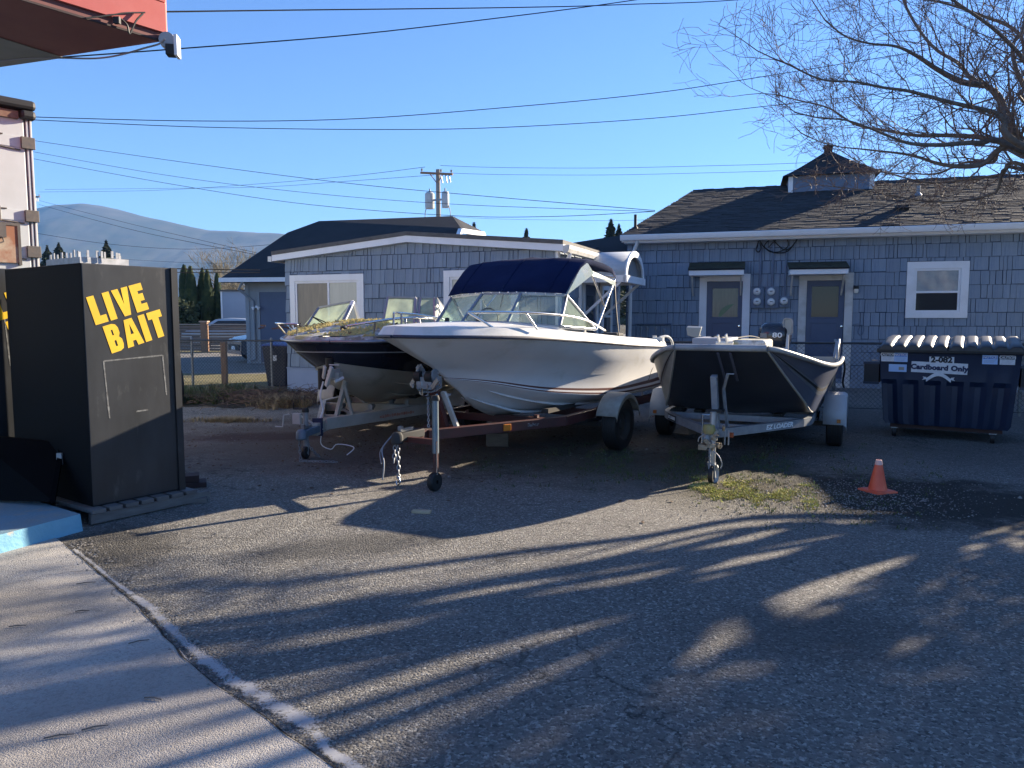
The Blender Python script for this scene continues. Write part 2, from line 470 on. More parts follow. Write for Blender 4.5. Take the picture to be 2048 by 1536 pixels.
ridge("mountain", 2600, [(-900, 470), (-500, 440), (-200, 436), (60, 420), (110, 410), (160, 407), (200, 412), (240, 420), (300, 436), (330, 441), (370, 449), (420, 460), (455, 463), (500, 466), (560, 468), (640, 475),
      (760, 500), (900, 520), (1100, 548), (1400, 560), (1800, 566), (2300, 570), (3000, 575)], -5, 1100, M_forest, 5, 3.1)

# ---------------------------------------------------------------- vegetation
M_needle = mat("conifer needles", (.018, .032, .014), (.04, .055, .02), scale=3, rough=.9)
M_arbor = mat("arborvitae leaves", (.022, .040, .012), (.09, .10, .03), scale=2.2, rough=.9, lo=.45, hi=.7)
M_bark = mat("grey brown bark", (.10, .085, .075), (.17, .15, .13), scale=14, rough=.9, bump=.8, bscale=60)
M_twig = mat("reddish twigs", (.13, .085, .065), (.20, .15, .12), scale=9, rough=.8)
M_scrub = mat("winter scrub", (.10, .085, .06), (.17, .15, .10), scale=2, rough=.9)
def conifer(px, top_y, Y, width, label, group=None, seed=1):
    rnd = random.Random(seed)
    p = at(px, top_y, Y); h = p.z
    t = thing("conifer_tree", label, "tree", (p.x, Y, 0), 0, group)
    MB().tube([(0, 0, 0), (0, 0, h * .95)], [h * .018, h * .004], 6).build("trunk", M_bark, t)
    mb = MB()
    for i in range(900):
        u = rnd.random() ** .6; z = h * (.12 + .88 * u); r = min(width, .62 * (h - z)) * rnd.uniform(.35, 1.1) * (.62 + .38 * abs(sin(z * 2.1 + seed))) * (1 + .3 * noise.noise(V((z * .8, seed, 0)))) + .05
        a = rnd.uniform(0, 2 * pi); d = V((cos(a), sin(a), 0)); q = d.cross(V((0, 0, 1)))
        s = h * rnd.uniform(.010, .020)
        c = V((0, 0, z))
        e = c + d * r - V((0, 0, r * rnd.uniform(.1, .4)))
        mb.add([c, c.lerp(e, .55) + q * s * 1.3, e, c.lerp(e, .55) - q * s * 1.3, c.lerp(e, .6) - V((0, 0, s * 1.6))], [(0, 1, 2), (0, 2, 3), (0, 4, 2)])
    mb.build("crown", M_needle, t)
conifer(212, 479, 95, 2.6, "dark conifer rising behind the toothed top of the live bait box", seed=2)
conifer(117, 484, 110, 3.0, "pointed dark conifer just right of the white trailer hinges", seed=3)
conifer(94, 490, 112, 2.6, "shorter conifer touching the edge of the white trailer", seed=4)
conifer(1053, 456, 130, 2.2, "small lone conifer on the skyline above the low grey gable building", seed=5)
conifer(1222, 437, 95, 2.7, "conifer peeking above the dark lean-to roof beside the vent pipe", seed=6)
conifer(1238, 447, 97, 2.2, "lower conifer crowding the one beside the vent pipe on the right", seed=8)
conifer(948, 444, 85, 2.3, "dark conifer tip showing behind the clipped gable of the rear house", seed=7)

def leafball(mb, c, rx, rz, n, s, rnd):
    for _ in range(n):
        a = rnd.uniform(0, 2 * pi); u = rnd.uniform(-1, 1); k = rnd.uniform(.75, 1.05)
        p = V(c) + V((cos(a) * sqrt(1 - u * u) * rx, sin(a) * sqrt(1 - u * u) * rx, u * rz)) * k
        e1 = V((rnd.uniform(-1, 1), rnd.uniform(-1, 1), rnd.uniform(-1, 1))).normalized() * s * rnd.uniform(.6, 1.4)
        e2 = e1.orthogonal().normalized() * s * rnd.uniform(.4, 1)
        mb.add([p - e1, p + e2, p + e1, p - e2], [(0, 1, 2, 3)])
arb_labels = ["tall narrow arborvitae touching the right edge of the live bait box", "second narrow arborvitae from the live bait box with a lit side",
              "third narrow arborvitae from the live bait box", "fourth narrow arborvitae with a broad lit flank", "last narrow arborvitae of the hedge, nearest the brown bare trees"]
for i, (px, ty, w) in enumerate(((368, 538, .8), (384, 540, .75), (398, 543, .8), (413, 548, .85), (429, 552, .7))):
    rnd = random.Random(50 + i)
    p = at(px, ty, 46)
    t = thing("arborvitae", arb_labels[i], "tree", (p.x, 46 + rnd.uniform(-.5, .5), 0), 0, "row of arborvitae behind the board fence")
    MB().tube([(0, 0, 0), (0, 0, p.z * .9)], [.08, .02], 6).build("trunk", M_bark, t)
    mb = MB()
    for k in range(1500):
        u = rnd.random(); z = p.z * u; r = w * .62 * (1 - max(0, (u - .45)) / .55) ** .5 * rnd.uniform(.8, 1.05) * (.85 + .15 * sin(u * 9 + i))
        a = rnd.uniform(0, 2 * pi); s = rnd.uniform(.06, .13)
        c = V((cos(a) * r, sin(a) * r, z)); q = V((-sin(a), cos(a), 0))
        mb.add([c - q * s, c + V((cos(a) * .04, sin(a) * .04, s * 2.6)), c + q * s], [(0, 1, 2)])
    mb.build("crown", M_arbor, t)
# a clipped dark hedge mass in front of them
rnd = random.Random(9); mb = MB()
for k in range(9000):
    x = rnd.uniform(-30, -18.2); z = rnd.uniform(0, 2.5 + .25 * noise.noise(V((x * .8, 0, 0)))) ; y = 43.5 + rnd.uniform(-.7, .7)
    s = rnd.uniform(.07, .16); e = V((rnd.uniform(-1, 1), rnd.uniform(-1, 1), rnd.uniform(-1, 1))).normalized() * s; f = e.orthogonal()
    mb.add([V((x, y, z)) - e, V((x, y, z)) + f, V((x, y, z)) + e], [(0, 1, 2)])
tag(mb.build("hedge", M_needle, kind="stuff"), "dark dense hedge below the arborvitae row", "hedge")

def tree_rec(mb, p, d, r, length, depth, rnd, up=.12, spread=.75, sides=3, minr=.002, tips=None):
    n = 4; pts = [p]; rs = [r]; q = V(p); dd = V(d).normalized()
    for i in range(n):
        dd = (dd + V((rnd.uniform(-.36, .36), rnd.uniform(-.36, .36), rnd.uniform(-.30, .30) + up * .35))).normalized()
        q = q + dd * length / n; pts.append(V(q)); rs.append(max(minr, r * (1 - .62 * (i + 1) / n)))
    mb.tube(pts, rs, sides if r < .03 else 6, caps=False)
    if depth <= 0:
        if tips is not None: tips.append((pts[-1], dd))
        return
    for k in range(rnd.choice((3, 4, 4, 5))):
        u = rnd.uniform(.25, 1.0); i = min(n - 1, int(u * n)); s = pts[i].lerp(pts[i + 1], u * n - i)
        a = V((rnd.uniform(-1, 1), rnd.uniform(-1, 1), rnd.uniform(-.7, 1))).normalized()
        nd = (dd * (1.15 - spread * .5) + a * spread).normalized()
        tree_rec(mb, s, nd, max(minr, rs[i] * .58), length * rnd.uniform(.45, .72), depth - 1, rnd, up, spread, sides, minr, tips)
def bare_tree(px, top_y, Y, label, seed, group=None, h=None, m=M_scrub):
    rnd = random.Random(seed); p = at(px, top_y, Y); h = p.z
    t = thing("bare_tree", label, "tree", (p.x, Y, 0), 0, group)
    MB().tube([(0, 0, 0), (.1, 0, h * .3), (.05, .1, h * .5)], [h * .02, h * .014, h * .008], 6).build("trunk", M_bark, t)
    mb = MB()
    for k in range(15):
        a = rnd.uniform(0, 2 * pi); z = h * rnd.uniform(.15, .5)
        tree_rec(mb, V((.05, 0, z)), V((cos(a) * .7, sin(a) * .7, .8)), h * .007, h * .36, 3, rnd, .25, .7, 3, .012)
    mb.build("crown", m, t)
bare_tree(452, 493, 70, "bare grey brown tree left of the dark rear roof", 21)
bare_tree(497, 500, 75, "bare tree half hidden by the slope of the rear roof", 22)
bare_tree(446, 560, 52, "low brown bare tree above the pale blue shed", 23)
# the wood along the horizon: reads as one mass
rnd = random.Random(31); mb = MB()
for k in range(5200):
    a = rnd.uniform(-1.25, 1.25) if k % 3 else rnd.uniform(-.75, -.2)
    Rr = rnd.uniform(150, 260); x = sin(a) * Rr; y = cos(a) * Rr
    h = (4.5 + 3.2 * noise.fractal(V((a * 9, 0, 3)), 1, 2, 4)) * rnd.uniform(.6, 1.15) * Rr / 200
    w = h * rnd.uniform(.12, .3)
    base = V((x, y, 0)); q = V((cos(a), -sin(a), 0))
    pts = [base - q * w * .8, base - q * w + V((0, 0, h * .5)), base - q * w * .3 + V((0, 0, h * .85)), base + V((0, 0, h)), base + q * w * .35 + V((0, 0, h * .8)), base + q * w + V((0, 0, h * .45)), base + q * w * .8]
    mb.k = 0 if rnd.random() < .55 else 1
    off = V((rnd.uniform(-3, 3), rnd.uniform(-3, 3), 0))
    mb.add([p + V((0, rnd.uniform(-1.5, 1.5), 0)) + off for p in pts], [(0, 1, 5, 6), (1, 2, 4, 5), (2, 3, 4)])
tag(mb.build("far_treeline", [M_needle, M_scrub], kind="stuff"), "far mixed trees along the foot of the mountain", "trees")

def tuft(mb, c, n, h, spread, rnd, lean=.5):
    for _ in range(n):
        a = rnd.uniform(0, 2 * pi); d = V((cos(a), sin(a), 0)); hh = h * rnd.uniform(.45, 1.1); w = rnd.uniform(.002, .005) * (1 + h * 2)
        p = V(c) + d * rnd.uniform(0, spread); q = d.cross(V((0, 0, 1))) * w
        m_ = p + V((0, 0, hh * .6)) + d * hh * lean * .3; e = p + V((0, 0, hh)) + d * hh * lean * rnd.uniform(.4, 1.3)
        mb.add([p - q, p + q, m_ + q * .7, m_ - q * .7, e], [(0, 1, 2, 3), (3, 2, 4)])
M_moss = mat("moss and short grass", (.42, .42, .07), (.50, .46, .16), scale=6, rough=.9)
M_weed = mat("green weeds", (.045, .075, .02), (.10, .12, .04), scale=5, rough=.9)
M_straw = mat("dry straw", (.24, .19, .11), (.34, .28, .17), scale=6, rough=.9)
M_brush = mat("dead brush", (.085, .055, .045), (.16, .11, .085), scale=8, rough=.9)
rnd = random.Random(41); mb = MB()
for k in range(3600):
    u = rnd.random(); px = 1380 + 255 * u; py = 976 + 18 * u + rnd.gauss(0, 13)
    if noise.noise(V((px * .02, py * .06, 1))) < .02 + .0022 * abs(px - 1470) - .15 and rnd.random() < .93: continue
    p = on_plane(px, py); mb.k = 0 if rnd.random() < .8 else 1
    tuft(mb, p, 5, rnd.uniform(.008, .024), .04, rnd, 1.0)
tag(mb.build("moss_patch", [M_moss, M_straw], kind="stuff"), "sunlit yellow green moss and short grass by the right jack wheel", "moss")
mb = MB()
for k in range(1500):
    px = rnd.gauss(1350, 190); py = rnd.gauss(925, 22)
    if noise.noise(V((px * .012, py * .03, 5))) < 0: continue
    tuft(mb, on_plane(px, py), 4, rnd.uniform(.015, .045), .05, rnd)
for k in range(900):
    px = rnd.uniform(1440, 1890); py = rnd.uniform(930, 1060)
    if noise.noise(V((px * .02, py * .04, 8))) < .05: continue
    tuft(mb, on_plane(px, py), 3, rnd.uniform(.01, .03), .05, rnd)
tag(mb.build("grass", M_weed, kind="stuff"), "thin green grass growing through the shaded lot between the trailers", "grass")
mb = MB()
for k in range(850):
    x = rnd.uniform(-7.6, -4.4); y = 13.2 + rnd.random() * 2.2 + (x + 6) * .1
    mb.k = 0 if rnd.random() < .85 else 1
    tuft(mb, (x, y, 0), 14, rnd.uniform(.08, .26) * (1.2 if x < -5.3 else .6), .12, rnd, .9)
for k in range(110):
    tuft(mb, on_plane(rnd.gauss(455, 40), 842 + rnd.uniform(-3, 3)), 12, .07, .1, rnd, 1.2); mb.k = 1
tag(mb.build("weeds", [M_weed, M_straw], kind="stuff"), "long green weeds along the foot of the left chain link fence", "weeds")
mb = MB()
for k in range(750):
    c = V((rnd.gauss(-4.3, .62), rnd.gauss(13.6, .5), rnd.uniform(0, .16)))
    a = rnd.uniform(0, 2 * pi); ln = rnd.uniform(.15, .6); d = V((cos(a), sin(a), rnd.uniform(-.1, .5))).normalized()
    m_ = c + d * ln * .5 + V((0, 0, rnd.uniform(-.02, .06)))
    mb.tube([c, m_, c + d * ln + V((0, 0, -.04))], [.006, .004, .002], 3, caps=False)
mb.k = 1
for k in range(60): tuft(mb, (rnd.gauss(-3.9, .25), rnd.gauss(12.9, .12), 0), 14, .24, .09, rnd, .9)
tag(mb.build("brush_heap", [M_brush, M_straw], kind="stuff"), "heap of dead brown brush with straw tufts before the fence end", "brush")
M_stone = mat("small stones", (.13, .12, .11), (.30, .28, .25), scale=9, rough=.85)
mb = MB()
def pebble(mb, p, s, rnd):
    vs = [V((x, y, z)) * s * rnd.uniform(.6, 1.2) + p for x, y, z in ((1, 0, 0), (0, 1, 0), (-1, 0, 0), (0, -1, 0), (0, 0, .7), (0, 0, -.3))]
    mb.add(vs, [(0, 1, 4), (1, 2, 4), (2, 3, 4), (3, 0, 4), (1, 0, 5), (2, 1, 5), (3, 2, 5), (0, 3, 5)])
for k in range(3200):
    px = rnd.gauss(1690, 130); py = rnd.gauss(995, 34); pebble(mb, on_plane(px, py, .004), rnd.uniform(.003, .011), rnd)
for k in range(3600):
    x = rnd.uniform(-4.4, 6.5); y = rnd.uniform(5.2, 13.0)
    if noise.noise(V((x * .9, y * .9, 2))) < .02: continue
    pebble(mb, V((x, y, .004)), rnd.uniform(.003, .012) * (1 + (rnd.random() > .97) * 1.5), rnd)
for k in range(2600):
    x = rnd.uniform(-3, 6); y = rnd.uniform(2.2, 6.5); pebble(mb, V((x, y, .002)), rnd.uniform(.0015, .0055), rnd)
for k in range(420):
    p = J[0].lerp(J[5], rnd.random() ** 1.3); pebble(mb, V((p.x + rnd.gauss(.05, .06), p.y + rnd.gauss(.05, .06), .006)), rnd.uniform(.003, .012), rnd)
tag(mb.build("loose_stones", M_stone, kind="stuff"), "loose stones and grit scattered over the lot", "stones")
mb = MB()
for k in range(1500):
    x = rnd.gauss(-.6, 2.3); y = rnd.gauss(9.3, 1.2); p = V((x, y, .006)); a = rnd.uniform(0, pi); s = rnd.uniform(.008, .028)
    d = V((cos(a), sin(a), 0)); q = V((-sin(a), cos(a), 0)) * rnd.uniform(.3, .8)
    mb.add([p - d * s, p + q * s + V((0, 0, rnd.uniform(0, .012))), p + d * s + V((0, 0, rnd.uniform(0, .008))), p - q * s], [(0, 1, 2, 3)])
tag(mb.build("dead_leaves", mat("dead leaves", (.06, .035, .022), (.14, .085, .05), scale=20, rough=.9), kind="stuff"), "brown dead leaves and bark litter under the boat trailers", "leaves")
for (px, py, ln, a) in ((172, 1166, .10, .3), (165, 1222, .07, .1), (278, 1283, .09, .5), (306, 1397, .08, -.2), (190, 1455, .09, .4), (118, 1472, .1, .3), (35, 1252, .08, .2)):
    p = on_plane(px, py, .012); d = V((cos(a), sin(a), 0)) * ln / 2
    tag(MB().tube([p - d, p + V((.0, .004, .003)), p + d], [.003, .0035, .002], 4).build("twig", M_bark), {172: "short twig on the concrete nearest the blue curb", 165: "thin twig on the lit concrete strip above the second branch shadow", 278: "twig on the concrete just left of the white paint",
        306: "dark twig midway across the concrete apron", 190: "small twig low on the concrete between two branch shadows", 118: "twig near the lower left corner of the concrete", 35: "twig near the left edge of the photo on concrete"}[px], "twig", "twigs lying on the concrete apron")
# ---------------------------------------------------------------- shared building materials
M_shingle = mat("blue painted cedar shingle", (.195, .25, .32), (.24, .295, .365), scale=1.4, rough=.75, bump=.5, bscale=8, stretch=(14, 14, 1.2), c3=(.15, .205, .285), s3=.5, lo3=.5, hi3=.75, objrand=.08)
M_shinglew = mat("blue painted wall backing", (.05, .075, .13), rough=.8)
M_white = mat("white painted trim", (.78, .79, .80), (.66, .67, .67), scale=2.5, rough=.55, lo=.5, hi=.8)
M_whitedirt = mat("weathered white trim", (.58, .58, .56), (.36, .35, .30), scale=3, rough=.7, lo=.45, hi=.75)
M_roof = mat("dark roof shingles", (.015, .017, .020), (.034, .036, .040), scale=5, rough=.95, bump=.8, bscale=50, c3=(.050, .053, .058), s3=2.1, lo3=.54, hi3=.74, stretch=(1, 3, 3))
M_roofdark = mat("dark composition roof", (.014, .016, .020), (.022, .023, .027), scale=2, rough=.95, bump=.4, bscale=60)
M_door = mat("dark blue door paint", (.055, .080, .145), (.066, .092, .16), scale=2, rough=.45)
M_bluebox = mat("blue grey painted metal", (.11, .15, .22), (.13, .17, .24), scale=4, rough=.55)
M_meter = mat("meter glass", (.80, .82, .82), (.62, .64, .64), scale=25, rough=.25)
M_black = mat("black rubber", (.012, .012, .013), rough=.6)
M_steel = mat("galvanised steel", (.42, .43, .44), (.30, .31, .32), scale=12, rough=.45, metal=.75)
M_galv = mat("dull zinc", (.22, .245, .275), (.33, .35, .37), scale=9, rough=.5, metal=.45, rough2=.6)
M_chrome = mat("polished rail", (.75, .75, .74), rough=.18, metal=1.0)
M_winglass = mat("window pane reflecting", (.040, .042, .045), rough=.06, spec=.35)
M_blind = mat("cream blind", (.52, .52, .44), (.46, .46, .38), scale=3, rough=.35, stretch=(8, 8, .5))
M_curt = mat("dim curtain behind glass", (.13, .12, .11), (.08, .08, .08), scale=3, rough=.12, stretch=(6, 6, .6))
M_lampglass = mat("lamp glass", (.7, .68, .6), rough=.2)

def shingle_wall(parent, wall, fr, x0, x1, z0, ztop, holes, course=.29, name="shingle", avg=.21, limit=300, seed=1, zfirst=None, side=None):
    """rows of cedar shingles standing proud of a wall; each big one its own piece"""
    rnd = random.Random(seed); cells = []
    z = z0
    while z < z0 + 12:
        x = x0 - rnd.uniform(0, avg)
        while x < x1:
            w = rnd.choice((.07, .09, .12, .14, .18, .22, .28)) * rnd.uniform(.9, 1.1) * avg / .20
            a, b = max(x, x0), min(x + w, x1); x += w
            if b - a < .03: continue
            top = min(ztop(a), ztop(b)); zt = min(z + course, top)
            if zt - z < .03: continue
            def hole(a, b, p, q):
                for (h0, h1, g0, g1) in holes:
                    if b > h0 and a < h1 and q > g0 and p < g1: return (h0, h1, g0, g1)
            h = hole(a, b, z, zt); pieces = []
            if h:
                if a < h[0] - .02: pieces.append((a, h[0], z, zt))
                if b > h[1] + .02: pieces.append((h[1], b, z, zt))
                if z < h[2] - .02: pieces.append((max(a, h[0]), min(b, h[1]), z, h[2]))
                if zt > h[3] + .02: pieces.append((max(a, h[0]), min(b, h[1]), h[3], zt))
            else: pieces = [(a, b, z, zt)]
            for (p, q, r_, s_) in pieces:
                if q - p > .02: cells.append((p, q, r_, s_))
        z += course
    def key(c):
        mid = (c[0] + c[1]) / 2; dd = (fr.w(mid, 0, c[2]) - EYE).length if side is None else (fr.w(side, mid, c[2]) - EYE).length
        area = (c[1] - c[0]) * (c[3] - c[2]); return -(area / dd ** 2) * (1 if c[2] > 1.0 else .15)
    cells.sort(key=key)
    me = MB().add([(0, -.024, 0), (1, -.024, 0), (0, -.006, 1), (1, -.006, 1), (0, 0, 0), (1, 0, 0), (0, 0, 1), (1, 0, 1)],
                  [(0, 1, 3, 2), (4, 6, 7, 5), (0, 4, 5, 1), (0, 2, 6, 4), (1, 5, 7, 3), (2, 3, 7, 6)])
    base = me.build(name, M_shingle, wall)
    first = True; rest = MB()
    for i, (a, b, p, q) in enumerate(cells):
        g = rnd.choice((.006, .010, .016)); dy = rnd.uniform(-.006, .003); dz = rnd.uniform(.004, .020)
        if i < limit:
            if first: o = base; first = False
            else: o = inst(base.data, name, wall, (0, 0, 0))
            if side is None: o.location = (a + g / 2, dy - .001, p + dz); o.scale = (b - a - g, 1 + abs(dy) * 60, q - p - dz)
            else:
                o.location = (side - dy + .001, a + g / 2, p + dz); o.rotation_euler = (0, 0, pi / 2); o.scale = (b - a - g, 1, q - p - dz)
        else:
            if side is None: rest.box(a + g / 2, b - g / 2, -.022 + dy, -.001, p + dz, q)
            else: rest.box(side + .001, side + .022 - dy, a + g / 2, b - g / 2, p + dz, q)
    if rest.v: rest.build(name + "_field", M_shingle, wall, kind="stuff")

def roof_tabs(parent, fr, x0f, x1f, y0, z0, y1, z1, name="roof_shingles", course=.14, m=None, seed=3, lift=.009, tab=.30):
    """overlapping tab courses on a pitched plane rising from (y0,z0) to (y1,z1)"""
    rnd = random.Random(seed); L_ = sqrt((y1 - y0) ** 2 + (z1 - z0) ** 2); n = int(L_ / course); mb = MB()
    sy, sz = (y1 - y0) / L_, (z1 - z0) / L_; ny, nz = -sz, sy
    for k in range(n):
        u = k * course; u2 = min(L_, u + course * 1.05)
        xa, xb = x0f(u / L_), x1f(u / L_); x = xa - rnd.uniform(0, tab)
        while x < xb:
            w = tab * rnd.uniform(.6, 1.3); a = max(x, xa); b = min(x + w - .008, xb); x += w
            if b - a < .03: continue
            t = lift * rnd.uniform(.6, 1.9)
            def P(xx, uu, h): return (xx, y0 + sy * uu + ny * h, z0 + sz * uu + nz * h)
            j = rnd.uniform(-.012, .012)
            mb.add([P(a, u + j, .002), P(b, u + j, .002), P(b, u + j, t), P(a, u + j, t), P(b, u2, .003), P(a, u2, .003)], [(0, 1, 2, 3), (3, 2, 4, 5)])
    return mb.build(name, m or M_roof, parent, kind="stuff")

def window_unit(parent, fr, x0, x1, z0, z1, trim=.11, split='H', glassm=(None, None), depth=.0, sx=None):
    """trim boards, sash frame, two panes; all in the frame of its building"""
    w = MB()
    t = trim; y0, y1 = -.045, .0
    w.box(x0, x1, y0, y1, z1 - t, z1); w.box(x0, x1, y0 - .012, y1, z0, z0 + t * .8)
    w.box(x0, x0 + t, y0, y1, z0 + t * .8, z1 - t); w.box(x1 - t, x1, y0, y1, z0 + t * .8, z1 - t)
    win = w.build("window", M_white, parent, bevel=.004)
    a, b, c, d = x0 + t, x1 - t, z0 + t * .8, z1 - t
    f = MB(); s = .045
    f.box(a, b, -.028, -.004, d - s, d); f.box(a, b, -.028, -.004, c, c + s); f.box(a, a + s, -.027, -.004, c + s, d - s); f.box(b - s, b, -.027, -.004, c + s, d - s)
    if split == 'H':
        m_ = sx if sx else (c + d) / 2; f.box(a + s, b - s, -.03, -.004, m_ - s / 2, m_ + s / 2); panes = [(a + s, b - s, c + s, m_ - s / 2), (a + s, b - s, m_ + s / 2, d - s)]
    else:
        m_ = sx if sx else (a + b) / 2; f.box(m_ - s / 2, m_ + s / 2, -.03, -.004, c + s, d - s); panes = [(a + s, m_ - s / 2, c + s, d - s), (m_ + s / 2, b - s, c + s, d - s)]
    f.build("frame", M_white, win, bevel=.003)
    for (p, q, r_, s_), gm in zip(panes, glassm):
        MB().box(p, q, -.012, -.006, r_, s_).build("pane", gm or M_winglass, win)
    return win

# ================================================================= long building on the right
FR = Frame(4.88, 17.3, -17)
xl, xr = FR.x(1252, 600), 9.2
EZ = 3.43
B1 = thing("shingled_building", "long blue shingled building with two small door canopies and a cupola", "building", frame=FR)
wall = MB().box(xl, xr, .0, .2, 0, EZ)
wall = wall.build("wall", M_shinglew, B1)
MB().box(xl, xl + .2, .2, 8.4, 0, EZ).box(xr - .2, xr, .2, 8.4, 0, EZ).box(xl + .2, xr - .2, 8.2, 8.4, 0, EZ).build("wall", M_shinglew, B1)
D1 = (FR.x(1413, 620), FR.x(1484, 620), .10, FR.z(1448, 563)); D2 = (FR.x(1612, 620), FR.x(1688, 620), .10, FR.z(1650, 561))
W1 = (FR.x(1812, 580), FR.x(1936, 580), FR.z(1870, 636), FR.z(1872, 523))
T = .165
holes = [(D1[0] - T, D1[1] + T, 0, D1[3] + T), (D2[0] - T, D2[1] + T, 0, D2[3] + T), W1]
shingle_wall(B1, wall, FR, xl + .02, xr, .2, lambda x: EZ - .02, holes, seed=11, avg=.2)
MB().box(xl, xr, -.03, 0, 0, .2).build("skirt_board", M_shingle, B1)
# roof: front slope clipped at the left end, ridge, back slope
RY, RZ = 4.3, FR.hit(1700, 367, 4.3)[1]
e0 = -.38; ez = FR.hit(1300, 468, e0)[1]
xe0 = FR.x(1243, 470, e0); xr0 = FR.x(1386, 378, RY); xe1 = xr + .35
zr = RZ
rf = MB()
rf.prism([(xe0, e0, ez), (xe1, e0, ez), (xe1, RY, zr), (xr0, RY, zr)], (0, .03, -.09))
rf.prism([(xr0, RY, zr), (xe1, RY, zr), (xe1, 2 * RY - e0, ez), (xe0, 2 * RY - e0, ez)], (0, -.03, -.09))
rf.prism([(xe0, e0, ez), (xr0, RY, zr), (xe0, 2 * RY - e0, ez)], (.05, 0, -.09))
roof = rf.build("roof", M_roof, B1)
roof_tabs(roof, FR, lambda u: xe0 + (xr0 - xe0) * u, lambda u: xe1, e0, ez + .004, RY, zr + .004)
MB().box(xe1 - .5, xe1 - .42, .2, 8.4, EZ, EZ + .02).build("gable_wall", M_shinglew, B1)
MB().poly([(xr, .0, EZ), (xr, 8.4, EZ), (xr, RY, zr - .12)]).build("gable_wall", M_shinglew, B1)
rc = MB()
for k in range(int((xe1 - xr0) / .28)):
    a = xr0 + k * .28; rc.prism([(a, RY - .13, zr - .04), (a, RY, zr + .035 + .01 * (k % 2)), (a, RY + .13, zr - .04), (a, RY, zr + .005)], (.29, 0, 0))
rc.build("ridge_cap", M_roof, B1)
MB().box(xe0, xe1, e0 + .02, e0 + .045, ez - .17, ez - .03).build("fascia", M_white, B1)
gm = MB(); 
prof = [(-.0, 0), (-.0, -.10), (-.03, -.125), (-.09, -.125), (-.115, -.08), (-.125, -.01), (-.11, 0)]
gm.prism([(xe0 - .02, e0 + .018 + y, ez - .012 + z) for y, z in prof], (xe1 - xe0 + .04, 0, 0))
gm.build("gutter", M_white, B1, smooth=30)
MB().box(xe0 + .05, xe1, e0 + .05, -.0, ez - .19, ez - .165).build("soffit", M_white, B1)
# downspout at the left end
a = FR.w(FR.x(1274, 480, e0), e0 + .0, ez - .15); 
dx1 = FR.x(1262, 515, -.06)
MB().tube([(FR.x(1274, 480, e0), e0 + .03, ez - .13), (FR.x(1273, 482, e0), e0 + .05, ez - .22), (dx1, -.05, FR.z(1262, 517)), (dx1 - .01, -.05, .2)], .042, 8).build("downspout", M_white, B1, smooth=40)
# vent pipes
def vent(px, top, h, r, m, nm="vent_pipe"):
    for i in range(60):
        y = e0 + (RY - e0) * i / 60; z = ez + (zr - ez) * i / 60
        X, Z = FR.hit(px, top, y)
        if Z - z <= h: break
    o = MB().tube([(X, y, z - .05), (X, y, z + h)], r, 10)
    o.lathe([(r * 2.2, z - .03), (r * 1.8, z + .02), (r, z + .06)], 12, (X, y, 0)); 
    o.build(nm, m, B1, smooth=40)
vent(1271, 430, .33, .035, M_black); vent(1837, 372, .22, .045, M_galv)
X, Z = FR.hit(1803, 442, 1.0)
vz = ez + (zr - ez) * (1.0 - e0) / (RY - e0)
MB().box(X - .13, X + .13, .93, 1.16, vz - .02, vz + .12).prism([(X - .16, .86, vz + .04), (X + .16, .86, vz + .04), (X + .14, 1.2, vz + .18), (X - .14, 1.2, vz + .18)], (0, 0, .012)).build("roof_vent", M_roof, B1)
# cupola
cy = RY + .1; cxl = FR.x(1578, 360, cy - .95); cxr = FR.x(1748, 360, cy - .95); czt = FR.z(1660, 347, cy - .95); cm = (cxl + cxr) / 2
cu = MB().box(cxl, cxr, cy - .95, cy + .95, zr - .55, czt).build("cupola", M_bluebox, B1)
MB().box(cxl - .012, cxl + .10, cy - .965, cy - .93, zr - .5, czt).build("corner_board", M_white, cu)
MB().box(cxr - .10, cxr + .012, cy - .965, cy - .93, zr - .5, czt).build("corner_board", M_white, cu)
apz = FR.z(1663, 304, cy); ov = .16
rows = []
for u in (0, .25, .5, .75, 1):
    hw = (cxr - cxl) / 2 + ov; r_ = 1 - u; z = czt - .03 + (apz - czt + .03) * (u ** 1.22 * .55 + u * .45)
    rows.append([(cm - hw * r_ - .08 * u, cy - (.95 + ov) * r_ - .08 * u, z), (cm + hw * r_ + .08 * u, cy - (.95 + ov) * r_ - .08 * u, z), (cm + hw * r_ + .08 * u, cy + (.95 + ov) * r_ + .08 * u, z), (cm - hw * r_ - .08 * u, cy + (.95 + ov) * r_ + .08 * u, z)])
cr_ = MB().grid(rows, close_u=True); cr_.poly(rows[0][::-1]); cr_.build("cupola_roof", M_roofdark, cu)
for k in range(6):
    pass
chz0 = apz - .12; chz1 = FR.z(1663, 291, cy)
ch = MB().box(cm - .10, cm + .10, cy - .10, cy + .10, chz0, chz1 - .05).box(cm - .125, cm + .125, cy - .125, cy + .125, chz1 - .05, chz1).build("chimney", mat("dark brick", (.06, .035, .032), (.03, .022, .022), scale=20, rough=.9), cu, bevel=.004)

